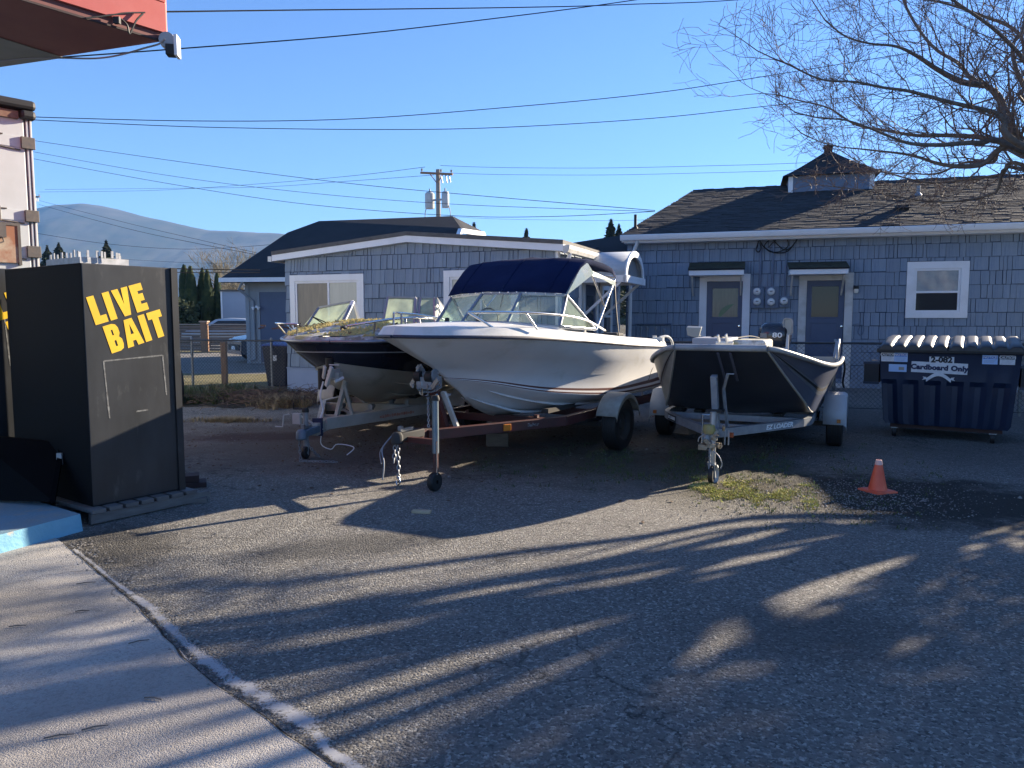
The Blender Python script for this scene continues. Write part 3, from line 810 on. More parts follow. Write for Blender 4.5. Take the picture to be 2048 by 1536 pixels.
def entry(px0, px1, D, cpx0, cpx1, cy0, cy1, ctop, gpx, knob, brk):
    x0, x1, z0, z1 = D
    tr = MB(); tr.box(x0 - T, x0, -.05, 0, .0, z1 + .0).box(x1, x1 + T, -.05, 0, .0, z1).box(x0 - T, x1 + T, -.052, 0, z1, z1 + T)
    tr.box(x0, x1, -.10, .02, .0, z0 - .002); tr.build("door_trim", M_whitedirt if knob[0] > 1600 else M_white, B1, bevel=.004)
    d = MB(); g = [FR.x(gpx[0], 600), FR.x(gpx[1], 600), FR.z(gpx[0], gpx[3]), FR.z(gpx[0], gpx[2])]
    w = .0; y0, y1 = -.018, .012
    d.box(x0 + .01, g[0], y0, y1, z0, z1 - .01).box(g[1], x1 - .01, y0, y1, z0, z1 - .01).box(g[0], g[1], y0, y1, g[3], z1 - .01).box(g[0], g[1], y0, y1, z0, g[2])
    dd = d.build("door", M_door, B1)
    MB().box(g[0], g[1], -.004, .004, g[2], g[3]).build("glass", M_winglass if knob[0] > 1600 else M_curt, dd)
    q = MB(); pz1 = g[2] - .12; pz0 = z0 + .2
    for (a, b, c_, e) in ((g[0], g[1], pz1 - .02, pz1), (g[0], g[1], pz0, pz0 + .02), (g[0], g[0] + .02, pz0 + .02, pz1 - .02), (g[1] - .02, g[1], pz0 + .02, pz1 - .02),
                          (g[0] - .03, g[1] + .03, g[3], g[3] + .025), (g[0] - .03, g[1] + .03, g[2] - .025, g[2]), (g[0] - .03, g[0], g[2], g[3]), (g[1], g[1] + .03, g[2], g[3])):
        q.box(a, b, y0 - .010, y0 + .001, c_, e)
    q.build("moulding", M_door, dd, bevel=.003)
    kx, kz = FR.hit(*knob)
    k = MB().lathe([(0, -.07), (.022, -.068), (.028, -.055), (.02, -.04), (.012, -.03), (.012, -.018), (.03, -.018)], 14, (kx, 0, kz), 'Y')
    k.build("knob", M_chrome, dd, smooth=60)
    # canopy
    v = -.62; a, za = FR.hit(cpx0, cy0, v); b, _ = FR.hit(cpx1, cy0, v); zb = FR.z(cpx0, cy1, v); zt = FR.z((cpx0 + cpx1) / 2, ctop, 0)
    zt = max(zt, za + .12)
    c = MB().prism([(a - .02, v - .02, za), (b + .02, v - .02, za), (b + .02, 0.0, zt), (a - .02, 0.0, zt)], (0, 0, .025)).build("canopy", M_roofdark, B1)
    MB().box(a, b, v, v + .025, zb, za - .003).box(a, a + .025, v + .025, -.02, zb, zb + .1).box(b - .025, b, v + .025, -.02, zb, zb + .1).build("canopy_fascia", M_white, c, bevel=.003)
    MB().box(a + .025, b - .025, v + .025, 0, zb + .002, zb + .015).build("canopy_ceiling", M_white, c)
    MB().poly([(a + .012, v + .03, za - .01), (a + .012, -.0, zt - .01), (a + .012, 0, zb + .1), (a + .012, v + .03, zb + .1)]).poly([(b - .012, v + .03, za - .01), (b - .012, -.0, zt - .01), (b - .012, 0, zb + .1), (b - .012, v + .03, zb + .1)]).build("canopy_cheek", M_shingle, c, solid=.012)
    roof_tabs(c, FR, lambda u: a - .02, lambda u: b + .02, v - .02, za + .027, 0, zt + .027, course=.11, m=mat("mossy canopy shingles", (.035, .04, .03), (.06, .065, .04), scale=7, rough=.95))
    for sx in (a + .06, b - .06):
        MB().bar((sx, v + .12, zb), (sx, -.03, zb - .42), .035, .06).build("bracket", M_whitedirt, c)
entry(1397, 1496, D1, 1378, 1488, 541, 551, 527, (1425, 1476, 577, 634), (1478, 652), None)
entry(1597, 1700, D2, 1580, 1697, 539, 549, 526, (1623, 1677, 573, 634), (1682, 653), None)
# something green propped behind the first door's glass, a green inflatable: a small curved tube seen through it
gx0, gz0 = FR.hit(1437, 633, -.006); gx1, gz1 = FR.hit(1468, 608, -.006)
arc = [(gx0 + (gx1 - gx0) * (1 - cos(t)) , -.012, gz0 + (gz1 - gz0) * sin(t) * 1.0) for t in [i * pi / 2 / 10 for i in range(11)]]
MB().grid([[(p[0], -.0075, p[2]), (gx0 + (p[0] - gx0) * .15, -.0075, gz0)] for p in arc[::-1]]).build("green_shape", mat("green sheet behind glass", (.02, .10, .05), rough=.2), B1)
window_unit(B1, FR, W1[0], W1[1], W1[2], W1[3], trim=.15, split='H', sx=FR.z(1870, 584), glassm=(M_winglass, mat("pane with painted sky reflection", (.30, .33, .34), (.40, .43, .42), scale=5, rough=.06, spec=.8)))  # upper pane's sky reflection is painted into its base colour
# meters
def mbox(px0, px1, py0, py1, dials, cx, ctop):
    x0, z1 = FR.hit(px0, py0, -.1); x1, z0 = FR.hit(px1, py1, -.1)
    b = MB().box(x0, x1, -.10, 0, z0, z1).build("meter_box", M_bluebox, B1, bevel=.006)
    for dpx, dpy in dials:
        x, z = FR.hit(dpx, dpy, -.13)
        g = MB().lathe([(0, -.20), (.06, -.197), (.075, -.18), (.078, -.14), (.085, -.13), (.085, -.10)], 22, (x, 0, z), 'Y').build("meter", M_meter, b, smooth=50)
        MB().box(x - .03, x + .03, -.2025, -.2005, z - .004, z + .014).build("meter_dial", M_black, b)
    cxx = FR.x(cx, 560, -.04)
    MB().tube([(cxx, -.04, z1 - .01), (cxx, -.04, FR.z(cx, ctop, -.04))], .026, 10).build("conduit", M_bluebox, B1, smooth=50)
mbox(1503, 1527, 575, 616, ((1514, 583), (1514, 603)), 1520, 486)
mbox(1531, 1557, 573, 616, ((1542, 583), (1542, 604)), 1545, 474)
mbox(1559, 1579, 592, 614, ((1568, 602),), 1571, 505)
for px in (1519, 1545):
    x, z = FR.hit(px, 472, -.06); MB().box(x - .06, x + .06, -.11, 0, z - .03, z + .10).build("weatherhead", M_galv, B1, bevel=.01)
def wall_curve(pts, r, name, m, v=-.07, n=6, closed=False, parent=None):
    P_ = []
    for p in pts:
        vv = p[2] if len(p) > 2 else v
        x, z = FR.hit(p[0], p[1], vv); P_.append((x, vv, z))
    return MB().tube(cr(P_, len(P_) * 6), r, n).build(name, m, parent or B1, smooth=60)
wall_curve([(1519, 478), (1514, 492), (1512, 500), (1517, 504), (1522, 497), (1520, 486)], .012, "service_cable", M_black)
wall_curve([(1519, 480), (1528, 494), (1545, 504), (1562, 506), (1577, 501), (1590, 485), (1601, 471), (1640, 463), (1720, 452), (1800, 449, -.46)], .012, "service_cable", M_black, v=-.1)
wall_curve([(1545, 475), (1534, 484), (1529, 493), (1540, 503), (1560, 503), (1576, 492), (1573, 477), (1560, 474), (1545, 486), (1538, 494)], .011, "service_cable", M_black)
wall_curve([(1545, 478), (1556, 490), (1570, 500), (1585, 492), (1599, 472)], .011, "service_cable", M_black, v=-.09)
# lamp by the second door
x, z = FR.hit(1712, 578, -.08)
l = MB().box(x - .05, x + .05, -.12, 0, z - .02, z + .06).lathe([(.012, .06), (.05, .055), (.055, .02), (.05, .0)], 12, (x, -.12, z)).build("wall_lamp", M_black, B1, smooth=40)
MB().lathe([(.045, .0), (.05, -.05), (.035, -.09), (0, -.095)], 12, (x, -.12, z)).build("lamp_glass", M_lampglass, l, smooth=60)
wall_curve([(1702, 652), (1712, 648), (1724, 650), (1727, 660), (1722, 671), (1716, 664), (1720, 652)], .009, "hanging_cord", M_bluebox, v=-.03)
# gas piping low on the wall at the left
gp_ = [FR.hit(px, py, -.08) for px, py in ((1272, 700), (1272, 648), (1342, 648), (1342, 700))]
MB().tube([(gp_[i][0], -.08, gp_[i][1]) for i in range(4)], .02, 8).build("gas_pipe", M_bluebox, B1)
for px in (1282, 1312, 1294, 1328):
    x, z = FR.hit(px, 655 + (px % 3) * 4, -.1)
    MB().tube([(x, -.1, z - .5), (x, -.1, z + .04)], .013, 6).lathe([(0, 0), (.03, 0), (.032, .05), (.02, .07), (0, .07)], 10, (x, -.1, z)).build("gas_valve", M_galv, B1)

# ================================================================= low gabled building in the middle
FM = Frame(-4.765, 15.92, -22)
ML = 6.0
M1 = thing("gabled_building", "low grey blue shingled building with a shallow gable and white framed windows", "building", frame=FM)
ze0, ze1 = FM.z(576, 516), FM.z(1110, 497); xp, zp = FM.hit(820, 480)
def mtop(x): return ze0 + (zp - ze0) * x / xp if x < xp else zp + (ze1 - zp) * (x - xp) / (ML - xp)
MD = 4.6
wm = MB().prism([(0, 0, 0), (ML, 0, 0), (ML, 0, ze1), (xp, 0, zp), (0, 0, ze0)], (0, .15, 0)).box(0, .15, .15, MD, 0, ze0).box(ML - .15, ML, .15, MD, 0, ze1).box(.15, ML - .15, MD - .15, MD, 0, ze0)
mw = wm.build("wall", M_shinglew, M1)
skz = FM.z(600, 735)
wA = (FM.x(583, 620), FM.x(730, 620), FM.z(650, 692), FM.z(656, 549)); wB = (FM.x(889, 600), FM.x(1040, 600), FM.z(960, 692), FM.z(900, 541))
M_shingle_l = M_shingle
shingle_wall(M1, mw, FM, .0, ML, skz, lambda x: mtop(x) - .03, [wA, wB], seed=5, course=.285, avg=.2)
MB().box(-.01, ML + .01, -.02, 0, 0, skz - .02).box(-.02, ML + .02, -.035, 0, skz - .02, skz).build("skirt_board", mat("blue painted skirt", (.22, .29, .43), (.24, .31, .45), scale=3, rough=.6), M1)
window_unit(M1, FM, *wA[:2], wA[2], wA[3], trim=.13, split='V', glassm=(M_curt, M_blind), sx=FM.x(659, 620))
window_unit(M1, FM, *wB[:2], wB[2], wB[3], trim=.13, split='V', glassm=(M_blind, M_blind))
M_rake = mat("weathered roof edge", (.12, .115, .11), (.08, .075, .07), scale=6, rough=.8)
def slab_(x0, z0, x1, z1, th, y0, y1, dz): return MB().prism([(x0, y0, z0 + dz), (x1, y0, z1 + dz), (x1, y0, z1 + dz + th), (x0, y0, z0 + dz + th)], (0, y1 - y0, 0))
o0, o1 = -.22, ML + .18; zo0 = mtop(0) + (mtop(0) - mtop(1)) * .22 * -1 * -1; zo0 = ze0 - (zp - ze0) / xp * .22; zo1 = ze1 - (zp - ze1) / (ML - xp) * .18
rb = MB()
for (a, za, b, zb) in ((o0, zo0, xp, zp), (xp, zp, o1, zo1)):
    rb.prism([(a, -.17, za + .075), (b, -.17, zb + .075), (b, -.17, zb + .15), (a, -.17, za + .15)], (0, MD + .4, 0))
mr = rb.build("roof", M_rake, M1)
fb = MB()
for (a, za, b, zb) in ((o0, zo0, xp, zp), (xp, zp, o1, zo1)):
    fb.prism([(a, -.155, za - .05), (b, -.155, zb - .05), (b, -.155, zb + .073), (a, -.155, za + .073)], (0, .15, 0))
fb.build("rake_board", M_white, M1)
# gutter and soffit on the lit right side
gz = zo1 + .05
M_gutter = mat("white gutter", (.70, .69, .66), (.5, .49, .45), scale=4, rough=.5)
MB().prism([(o1 + .0 + y, -.17, gz + z) for y, z in ((0, 0), (0, -.12), (.04, -.14), (.09, -.12), (.12, -.06), (.125, 0), (.11, .01))], (0, MD + .4, 0)).build("gutter", M_gutter, M1)
MB().box(o0 - .09, o0 - .002, -.17, MD + .2, zo0 - .06, zo0 + .05).build("gutter", M_gutter, M1)
MB().tube([(o1 + .06, .05, gz - .12), (o1 + .04, .06, gz - .2), (ML + .05, .05, gz - .5), (ML + .05, .05, .1)], .04, 8).build("downspout", M_white, M1)
# right side wall: siding, door, window, trims
shingle_wall(M1, mw, FM, .0, MD, skz, lambda x: ze1 - .03, [(1.55, 2.75, 0, 2.25), (3.05, 3.9, .9, 2.25)], seed=8, course=.285, side=ML, limit=60, name="side_shingle")
def sbox(mb, y0, y1, z0, z1, t0=.0, t1=.05): mb.box(ML + t0, ML + t1, y0, y1, z0, z1)
sd = MB(); sbox(sd, 1.6, 1.72, 0, 2.22); sbox(sd, 2.58, 2.70, 0, 2.22); sbox(sd, 1.6, 2.70, 2.22, 2.34); sd.build("door_trim", M_white, M1)
sd = MB(); sbox(sd, 1.72, 2.58, .1, 2.22, 0, .02); sdo = sd.build("door", M_door, M1)
sd = MB(); sbox(sd, 1.9, 2.4, 1.2, 2.0, .02, .026); sd.build("glass", M_winglass, sdo)
sd = MB()
for a in ((3.05, 3.15, .9, 2.25), (3.8, 3.9, .9, 2.25), (3.15, 3.8, .9, 1.0), (3.15, 3.8, 2.15, 2.25), (3.15, 3.8, 1.55, 1.6)): sbox(sd, *a)
sw = sd.build("window", M_white, M1); sd = MB(); sbox(sd, 3.15, 3.8, 1.0, 2.15, 0, .02); sd.build("pane", M_winglass, sw)
for q0_, q1_ in ((MD - .14, MD + .01), (-.04, .07)):
    sd = MB(); sbox(sd, q0_, q1_, 0, ze1 - .02); sd.build("corner_board", M_white, M1)
# barrel awning over the side door
def barrel(M1, xw, y0, y1, zb, r, proj, sgn, full=True):
    cyy = (y0 + y1) / 2; hw = (y1 - y0) / 2; rows = []
    for u in range(15):
        a = pi * u / 14; rows.append([(xw, cyy - cos(a) * hw, zb + sin(a) * r), (xw + sgn * proj, cyy - cos(a) * hw, zb + sin(a) * r)])
    aw = MB().grid(rows).build("awning", mat("weathered metal awning", (.40, .43, .46), (.50, .52, .54), scale=3, rough=.5, stretch=(1, 6, 1)), M1, smooth=40, solid=.03)
    fc = MB(); rows = []
    for u in range(15):
        a = pi * u / 14; rows.append([(xw + sgn * (proj + .004), cyy - cos(a) * (hw + .02), zb + sin(a) * (r + .02)), (xw + sgn * (proj + .004), cyy - cos(a) * (hw - .1), zb + sin(a) * (r - .1))])
    fc.grid(rows).box(min(xw, xw + sgn * proj), max(xw, xw + sgn * proj), y0 - .03, y0 + .05, zb - .12, zb - .001).box(min(xw, xw + sgn * proj), max(xw, xw + sgn * proj), y1 - .05, y1 + .03, zb - .12, zb - .001)
    fc.box(xw + sgn * proj - .03, xw + sgn * proj + .03, y0 - .03, y1 + .03, zb - .125, zb - .005); fc.build("awning_rim", M_white, aw, solid=.03)
    for yy in (y0 + .02, y1 - .02):
        MB().bar((xw + sgn * (proj - .1), yy, zb - .12), (xw + sgn * .03, yy, zb - .85), .07, .05).bar((xw + sgn * .04, yy, zb - .95), (xw + sgn * .04, yy, zb - .1), .06, .05).build("bracket", M_white, aw)
    MB().add([(xw + sgn * (proj - .08), cyy - cos(pi * u / 14) * (hw - .1), zb + sin(pi * u / 14) * (r - .1)) for u in range(15)], [tuple(range(15))]).build("awning_end", mat("plain grey awning panel", (.2, .2, .2), rough=.7), aw)  # closed end in a darker grey than the awning
barrel(M1, ML, 1.35, 2.95, 2.36, .5, .95, 1)
barrel(M1, 0, 1.0, 2.4, 2.1, .42, .55, -1)

# connecting lean-to roof between the two
LT = thing("lean_to", "dark lean-to roof joining the low gabled building to the long building", "building", frame=FM)
a0 = at(1122, 490, 18.2); a1 = at(1262, 462, 20.4); a2 = at(1262, 520, 18.4); a3 = at(1190, 512, 17.4)
il = Matrix.Translation(FM.o) @ Matrix.Rotation(FM.a, 4, 'Z'); il = il.inverted()
pts = [at(1090, 494, 18.6), at(1245, 470, 19.6), at(1310, 455, 20.2), at(1310, 530, 18.9), at(1240, 523, 17.6), at(1110, 508, 17.0)]
MB().prism([il @ p for p in pts], (0, 0, -.12)).build("roof", M_roofdark, LT)
MB().box(1.0, ML - .1, MD + .05, MD + .2, 0, 2.6).build("wall", M_shinglew, LT)

# ================================================================= rear house
FH = Frame(-8.9, 25.3, -8)
H1 = thing("rear_house", "rear house with a steep dark roof, blue door and white gutter", "building", frame=FH)
ih = (Matrix.Translation(FH.o) @ Matrix.Rotation(FH.a, 4, 'Z')).inverted()
def hp(px, py, Y): return ih @ at(px, py, Y)
A = hp(440, 557, 24.9); Bp = hp(575, 465, 28.3); Cp = hp(638, 442, 29.2); Dp = hp(905, 432, 28.2); Ep = hp(922, 456, 26.6); F_ = V((Ep.x + .1, A.y, A.z)); F_ = V((Ep.x, A.y, A.z))
top = [A, F_, Ep, Dp, Cp, Bp]
M_houseroof = M_roofdark
hr = MB().prism(top, (0, .03, -.14)); 
E2 = hp(966, 463, 29.5); 
hr.prism([Dp, Ep, E2], (-.02, .03, -.06)); yb = 2 * Dp.y - A.y
hr.prism([Cp, Dp, V((Dp.x + .4, yb, A.z)), V((A.x, yb, A.z))], (0, -.03, -.14)); hr.prism([Bp, Cp, V((A.x + .3, yb, A.z)), A], (.03, 0, -.1))
hrf = hr.build("roof", M_houseroof, H1)
MB().bar(Ep + V((0, -.05, -.10)), E2 + V((0, 0, -.10)), .16, .16).bar(Ep + V((0, -.1, -.1)), F_ + V((0, 0, -.1)), .14, .16).bar(E2 + V((0, 0, -.1)), E2 + V((.35, 1.6, -1.1)), .12, .14).build("rake_board", M_white, H1)
MB().prism([Ep + V((-.05, .1, -.2)), E2 + V((-.05, 0, -.2)), V((E2.x - .05, E2.y + 1.5, 0)), V((Ep.x - .05, A.y + .7, 0)), V((Ep.x - .05, A.y + .7, A.z - .2))], (-.05, 0, 0)).build("gable_wall", M_bluebox, H1)
xw1 = F_.x
M_siding = mat("grey lap siding", (.24, .27, .30), (.28, .31, .33), scale=1.5, rough=.7)
wl = MB().box(0, xw1 - .2, .0, .2, 0, 2.75).box(0, .2, .2, yb - .9, 0, 2.75).box(.2, xw1 - .2, yb - 1.1, yb - .9, 0, 2.75).build("wall", M_siding, H1)
dx0, dx1 = FH.x(521, 640), FH.x(521, 640) + .98; dzt = FH.z(540, 584)
lap = MB()
for k in range(17):
    z = .12 + k * .155
    for (a, b) in ((.0, dx0 - .1), (dx1 + .1, 6.2)):
        lap.add([(a, -.022, z), (b, -.022, z), (b, -.003, z + .155), (a, -.003, z + .155), (a, -.003, z), (b, -.003, z)], [(0, 1, 2, 3), (4, 5, 1, 0)])
lap.build("lap_siding", M_siding, wl, kind="stuff")
MB().box(-.03, .10, -.035, 0, 0, 2.7).build("corner_board", M_siding, H1)
MB().box(dx0 - .1, dx0, -.035, 0, 0, dzt + .1).box(dx1, dx1 + .1, -.035, 0, 0, dzt + .1).box(dx0, dx1, -.035, 0, dzt, dzt + .1).build("door_trim", M_siding, H1)
hd = MB().box(dx0, dx1, -.01, 0, .05, dzt).build("door", M_door, H1)
MB().lathe([(0, -.06), (.03, -.05), (.015, -.03), (.03, -.01)], 10, (dx0 + .1, 0, FH.z(524, 655)), 'Y').build("knob", M_chrome, hd)
gxa = A.x
MB().box(A.x, F_.x, A.y - .1, A.y, A.z - .12, A.z + .02).build("gutter", M_white, H1)
MB().tube([(FH.x(487, 565, A.y), A.y - .04, A.z - .08), (FH.x(489, 575), A.y + .1, A.z - .35), (FH.x(508, 590), -.07, 2.1), (FH.x(509, 600), -.07, .15), (FH.x(505, 600), -.3, .08)], .045, 8).build("downspout", M_siding, H1)
lx, lz = FH.hit(513, 614, -.1)
ml = MB().box(lx - .03, lx + .03, -.12, 0, lz - .03, lz + .05)
for s in (-1, 1): ml.lathe([(.02, -.08), (.06, 0), (.055, .02), (0, .03)], 10, (lx + s * .09, -.15, lz - .02))
ml.build("floodlight", M_white, H1, smooth=40)
# pale shed behind
SHp = at(442, 582, 45); SHq = at(500, 582, 45)
SH = thing("shed", "pale blue windowless shed seen between the hedge and the rear house", "shed", (SHp.x, 45, 0))
MB().box(0, 5, 0, 4, 0, SHp.z - .02).build("wall", mat("pale blue panel", (.27, .32, .40), (.30, .35, .43), scale=1, rough=.6), SH)
MB().box(-.1, 5.1, -.1, 4.1, SHp.z - .018, SHp.z + .07).build("roof", M_rake, SH)
MB().box(-.03, .06, -.03, 0, 0, SHp.z - .03).build("corner_board", M_white, SH)
# ================================================================= chain link fences
M_mesh = mat("chain link wire", (.10, .11, .12), rough=.5, metal=.5)
M_rail = mat("dark fence rail", (.05, .055, .06), (.08, .08, .085), scale=8, rough=.5, metal=.3)
M_fencepost = mat("steel fence post", (.20, .21, .22), (.28, .29, .29), scale=8, rough=.5, metal=.5)  # posts a paler grey than the rails
def chain_fence(p0, p1, h, label, posts, pitch=.075, rail=.019):
    p0 = V((*p0, 0)); p1 = V((*p1, 0)); L_ = (p1 - p0).length; a = atan2(p1.y - p0.y, p1.x - p0.x)
    t = thing("chain_link_fence", label, "fence", p0, a)
    MB().tube([(0, 0, h), (L_, 0, h)], rail, 8).build("top_rail", M_rail, t, smooth=60)
    MB().tube([(0, 0, .06), (L_, 0, .06)], .006, 5).build("bottom_wire", M_rail, t)
    mb = MB(); z0, z1 = .06, h - .01; H = z1 - z0; r = .0034
    n = int((L_ + H) / pitch)
    for k in range(n):
        for s in (1, -1):
            xa = k * pitch - (H if s == 1 else 0); xb = xa + s * H
            za, zb = z0, z1
            if s == -1: xa = k * pitch; xb = xa - H
            pa = [xa, za]; pb = [xb, zb]
            def clip(p, q):
                if p[0] < 0: u = (0 - p[0]) / (q[0] - p[0]); return [0, p[1] + (q[1] - p[1]) * u]
                if p[0] > L_: u = (L_ - p[0]) / (q[0] - p[0]); return [L_, p[1] + (q[1] - p[1]) * u]
                return p
            if (pa[0] < 0 and pb[0] < 0) or (pa[0] > L_ and pb[0] > L_): continue
            pa2, pb2 = clip(pa, pb), clip(pb, pa)
            mb.tube([(pa2[0], .004 * s, pa2[1]), (pb2[0], .004 * s, pb2[1])], r, 3, caps=False)
    mb.build("mesh", M_mesh, t, kind="stuff")
    for x in posts:
        MB().tube([(x * L_, .03, 0), (x * L_, .03, h + .03)], .028, 8).lathe([(.03, h + .03), (.02, h + .06), (0, h + .065)], 8, (x * L_, .03, 0)).build("post", M_fencepost, t, smooth=50)
    return t
chain_fence((-9.2, 16.9), (-4.82, 15.86), 1.06, "chain link fence between the live bait box and the low gabled building", (0, .5, .93))
chain_fence((2.30, 13.2), (6.9, 11.95), 1.13, "chain link fence behind the boats in front of the long blue building", (0, .33, .66, 1))
chain_fence((6.95, 11.93), (9.5, 11.33), 1.13, "chain link fence running behind the dumpster", (.4, .8))
SE = thing("added_shade_shed", "plain unseen shed added beyond the right edge to shade the gravel patch", "shed", (9.6, 10.8, 0), radians(-17))
MB().box(0, 4.2, 0, 1.5, 0, 2.9).build("wall", M_shingle, SE)  # unseen blocker, added and sized for the shadow it throws
MB().prism([(-.1, -.1, 2.9), (4.3, -.1, 2.9), (4.3, 1.6, 3.02), (-.1, 1.6, 3.02)], (0, 0, .06)).build("roof", M_roofdark, SE)
MB().box(1.2, 2.1, -.02, 0, .05, 2.05).build("door", M_door, SE)
wp = on_plane(450, 768)
M_wood = mat("reddish fence post wood", (.22, .12, .07), (.30, .18, .11), scale=5, rough=.8, stretch=(6, 6, .6))
tag(MB().box(-.06, .06, -.06, .06, 0, .98).build("wooden_post", M_wood, None, bevel=.006, loc=(wp.x, wp.y, 0)), "square reddish wooden post standing behind the left chain link fence", "post")
# horizontal board fence along the far side street
M_board = mat("weathered fence boards", (.16, .12, .10), (.25, .19, .15), scale=3, rough=.85, stretch=(.5, 3, 6))
def board_fence(pxa, pxb, Y, label):
    a = at(pxa, 660, Y); b = at(pxb, 660, Y); L_ = b.x - a.x; ht = at(pxa, 649, Y).z
    t = thing("board_fence", label, "fence", (a.x, Y, 0), 0)
    n = 9; hh = (ht - .06) / n; me = None
    for i in range(n):
        mb = MB().box(0, L_, 0, .025, 0, hh * .80)
        if me is None: o = mb.build("board", M_board, t); me = o.data; o.location = (0, (i % 2) * .006, .04 + i * hh)
        else: inst(me, "board", t, (0, (i % 2) * .006, .04 + i * hh))
    MB().box(-.02, L_ + .02, -.05, .05, ht - .015, ht + .025).build("cap_board", mat("pale cap board", (.42, .36, .30), (.34, .29, .24), scale=3, rough=.8), t)  # cap paler than the boards below it
    return t, ht
_, hb = board_fence(300, 401, 34, "horizontal board fence panel left of the light fence post")
board_fence(417, 512, 34, "horizontal board fence panel between the light fence post and the rear house")
for px, lab in ((409, "tall square fence post with cap between the two board panels"), ):
    p = at(px, 660, 34)
    o = thing("fence_post", lab, "post", (p.x, 34, 0)); MB().box(-.15, .15, -.1, .1, 0, hb + .1).build("shaft", M_wood, o, bevel=.01)
    MB().box(-.19, .19, -.14, .14, hb + .1, hb + .16).build("cap", mat("pale wood cap", (.42, .30, .22), rough=.8), o)

# ================================================================= cars in the background
def car(name, label, loc, rz, paint, L_=4.4, W_=1.78, H_=1.5):
    t = thing(name, label, "car", loc, rz)
    prof = [(-L_ / 2, .35, .0), (-L_ / 2 + .02, .72, .0), (-L_ / 2 + .25, .86, .05), (-L_ / 2 + 1.05, .98, .06), (-L_ / 2 + 1.75, H_ - .06, .26), (-L_ / 2 + 2.4, H_, .29), (L_ / 2 - 1.15, H_ - .04, .28), (L_ / 2 - .35, 1.08, .12), (L_ / 2 - .03, .95, .05), (L_ / 2, .4, .0)]
    rows = []
    for x, z, tin in prof:
        w = W_ / 2 - (.14 if abs(x) > L_ / 2 - .3 else 0); zz = min(z, .92)
        rows.append([(x, -w + .03, .28), (x, -w, min(.6, z)), (x, -w + .03, zz), (x, -w + tin, z), (x, -w * .4, z + (.03 if z > .9 else 0)), (x, w * .4, z + (.03 if z > .9 else 0)), (x, w - tin, z), (x, w - .03, zz), (x, w, min(.6, z)), (x, w - .03, .28)])
    mb = MB().grid(rows); mb.add(rows[0], [tuple(range(10))[::-1]]); mb.add(rows[-1], [tuple(range(10))])
    body = mb.build("body", paint, t, smooth=35, bevel=.0)
    gb = MB(); s = .012
    gb.add([(-L_ / 2 + 1.12, -W_ / 2 + .20, 1.02), (-L_ / 2 + 1.12, W_ / 2 - .20, 1.02), (-L_ / 2 + 1.72, W_ / 2 - .36, H_ - .08), (-L_ / 2 + 1.72, -W_ / 2 + .36, H_ - .08)], [(0, 1, 2, 3)])
    gb.v = [(x - .03, y, z + .02) for x, y, z in gb.v]; gb.build("windscreen", M_winglass, t)
    for sgn in (-1, 1):
        q = MB(); y0 = sgn * (W_ / 2 - .02); y1 = sgn * (W_ / 2 - .24)
        q.add([(-L_ / 2 + 1.35, y0, 1.0), (L_ / 2 - .6, y0, 1.02), (L_ / 2 - 1.1, y1, H_ - .12), (-L_ / 2 + 1.9, y1, H_ - .12)], [(0, 1, 2, 3)])
        q.v = [(x, y + sgn * .012, z) for x, y, z in q.v]; q.build("side_window", M_winglass, t)
        MB().box(-L_ / 2 + .02, -L_ / 2 + .3, sgn * (W_ / 2 - .42) - .16, sgn * (W_ / 2 - .42) + .16, .66, .80).build("headlight", mat("headlight lens", (.7, .72, .75), rough=.1), t, bevel=.03)
        for x in (-L_ / 2 + .82, L_ / 2 - .85):
            w = MB().lathe([(.0, -.1), (.27, -.1), (.32, -.08), (.33, 0), (.32, .08), (.27, .1), (0, .1)], 20, (x, sgn * (W_ / 2 - .1), .33), 'Y').build("wheel", M_black, t, smooth=40)
            MB().lathe([(0, -.105), (.1, -.112), (.2, -.105), (.21, -.1)], 16, (x, sgn * (W_ / 2 - .1), .33), 'Y').lathe([(0, .105), (.1, .112), (.2, .105), (.21, .1)], 16, (x, sgn * (W_ / 2 - .1), .33), 'Y').build("rim", M_steel, w)
    MB().box(-L_ / 2 - .02, -L_ / 2 + .03, -.55, .55, .42, .62).build("grille", M_black, t)
    MB().box(-L_ / 2 - .03, -L_ / 2 - .021, -.18, .18, .44, .56).build("number_plate", M_white, t)
    return t
M_carblue = mat("dark blue car paint", (.03, .07, .12), rough=.25, coat=.6)
M_carsilver = mat("silver car paint", (.45, .48, .50), rough=.3, metal=.4, coat=.5)
pc = on_plane(492, 724)
car("parked_car", "dark blue car whose nose shows past the corner of the rear house", (pc.x + 1.35, pc.y + 1.3, 0), radians(38), M_carblue, H_=1.62)
pc = at(457, 660, 40)
car("parked_car", "silver blue car parked behind the board fence, roof and glass showing", (pc.x, 40, 0), radians(2), M_carsilver, H_=1.5)

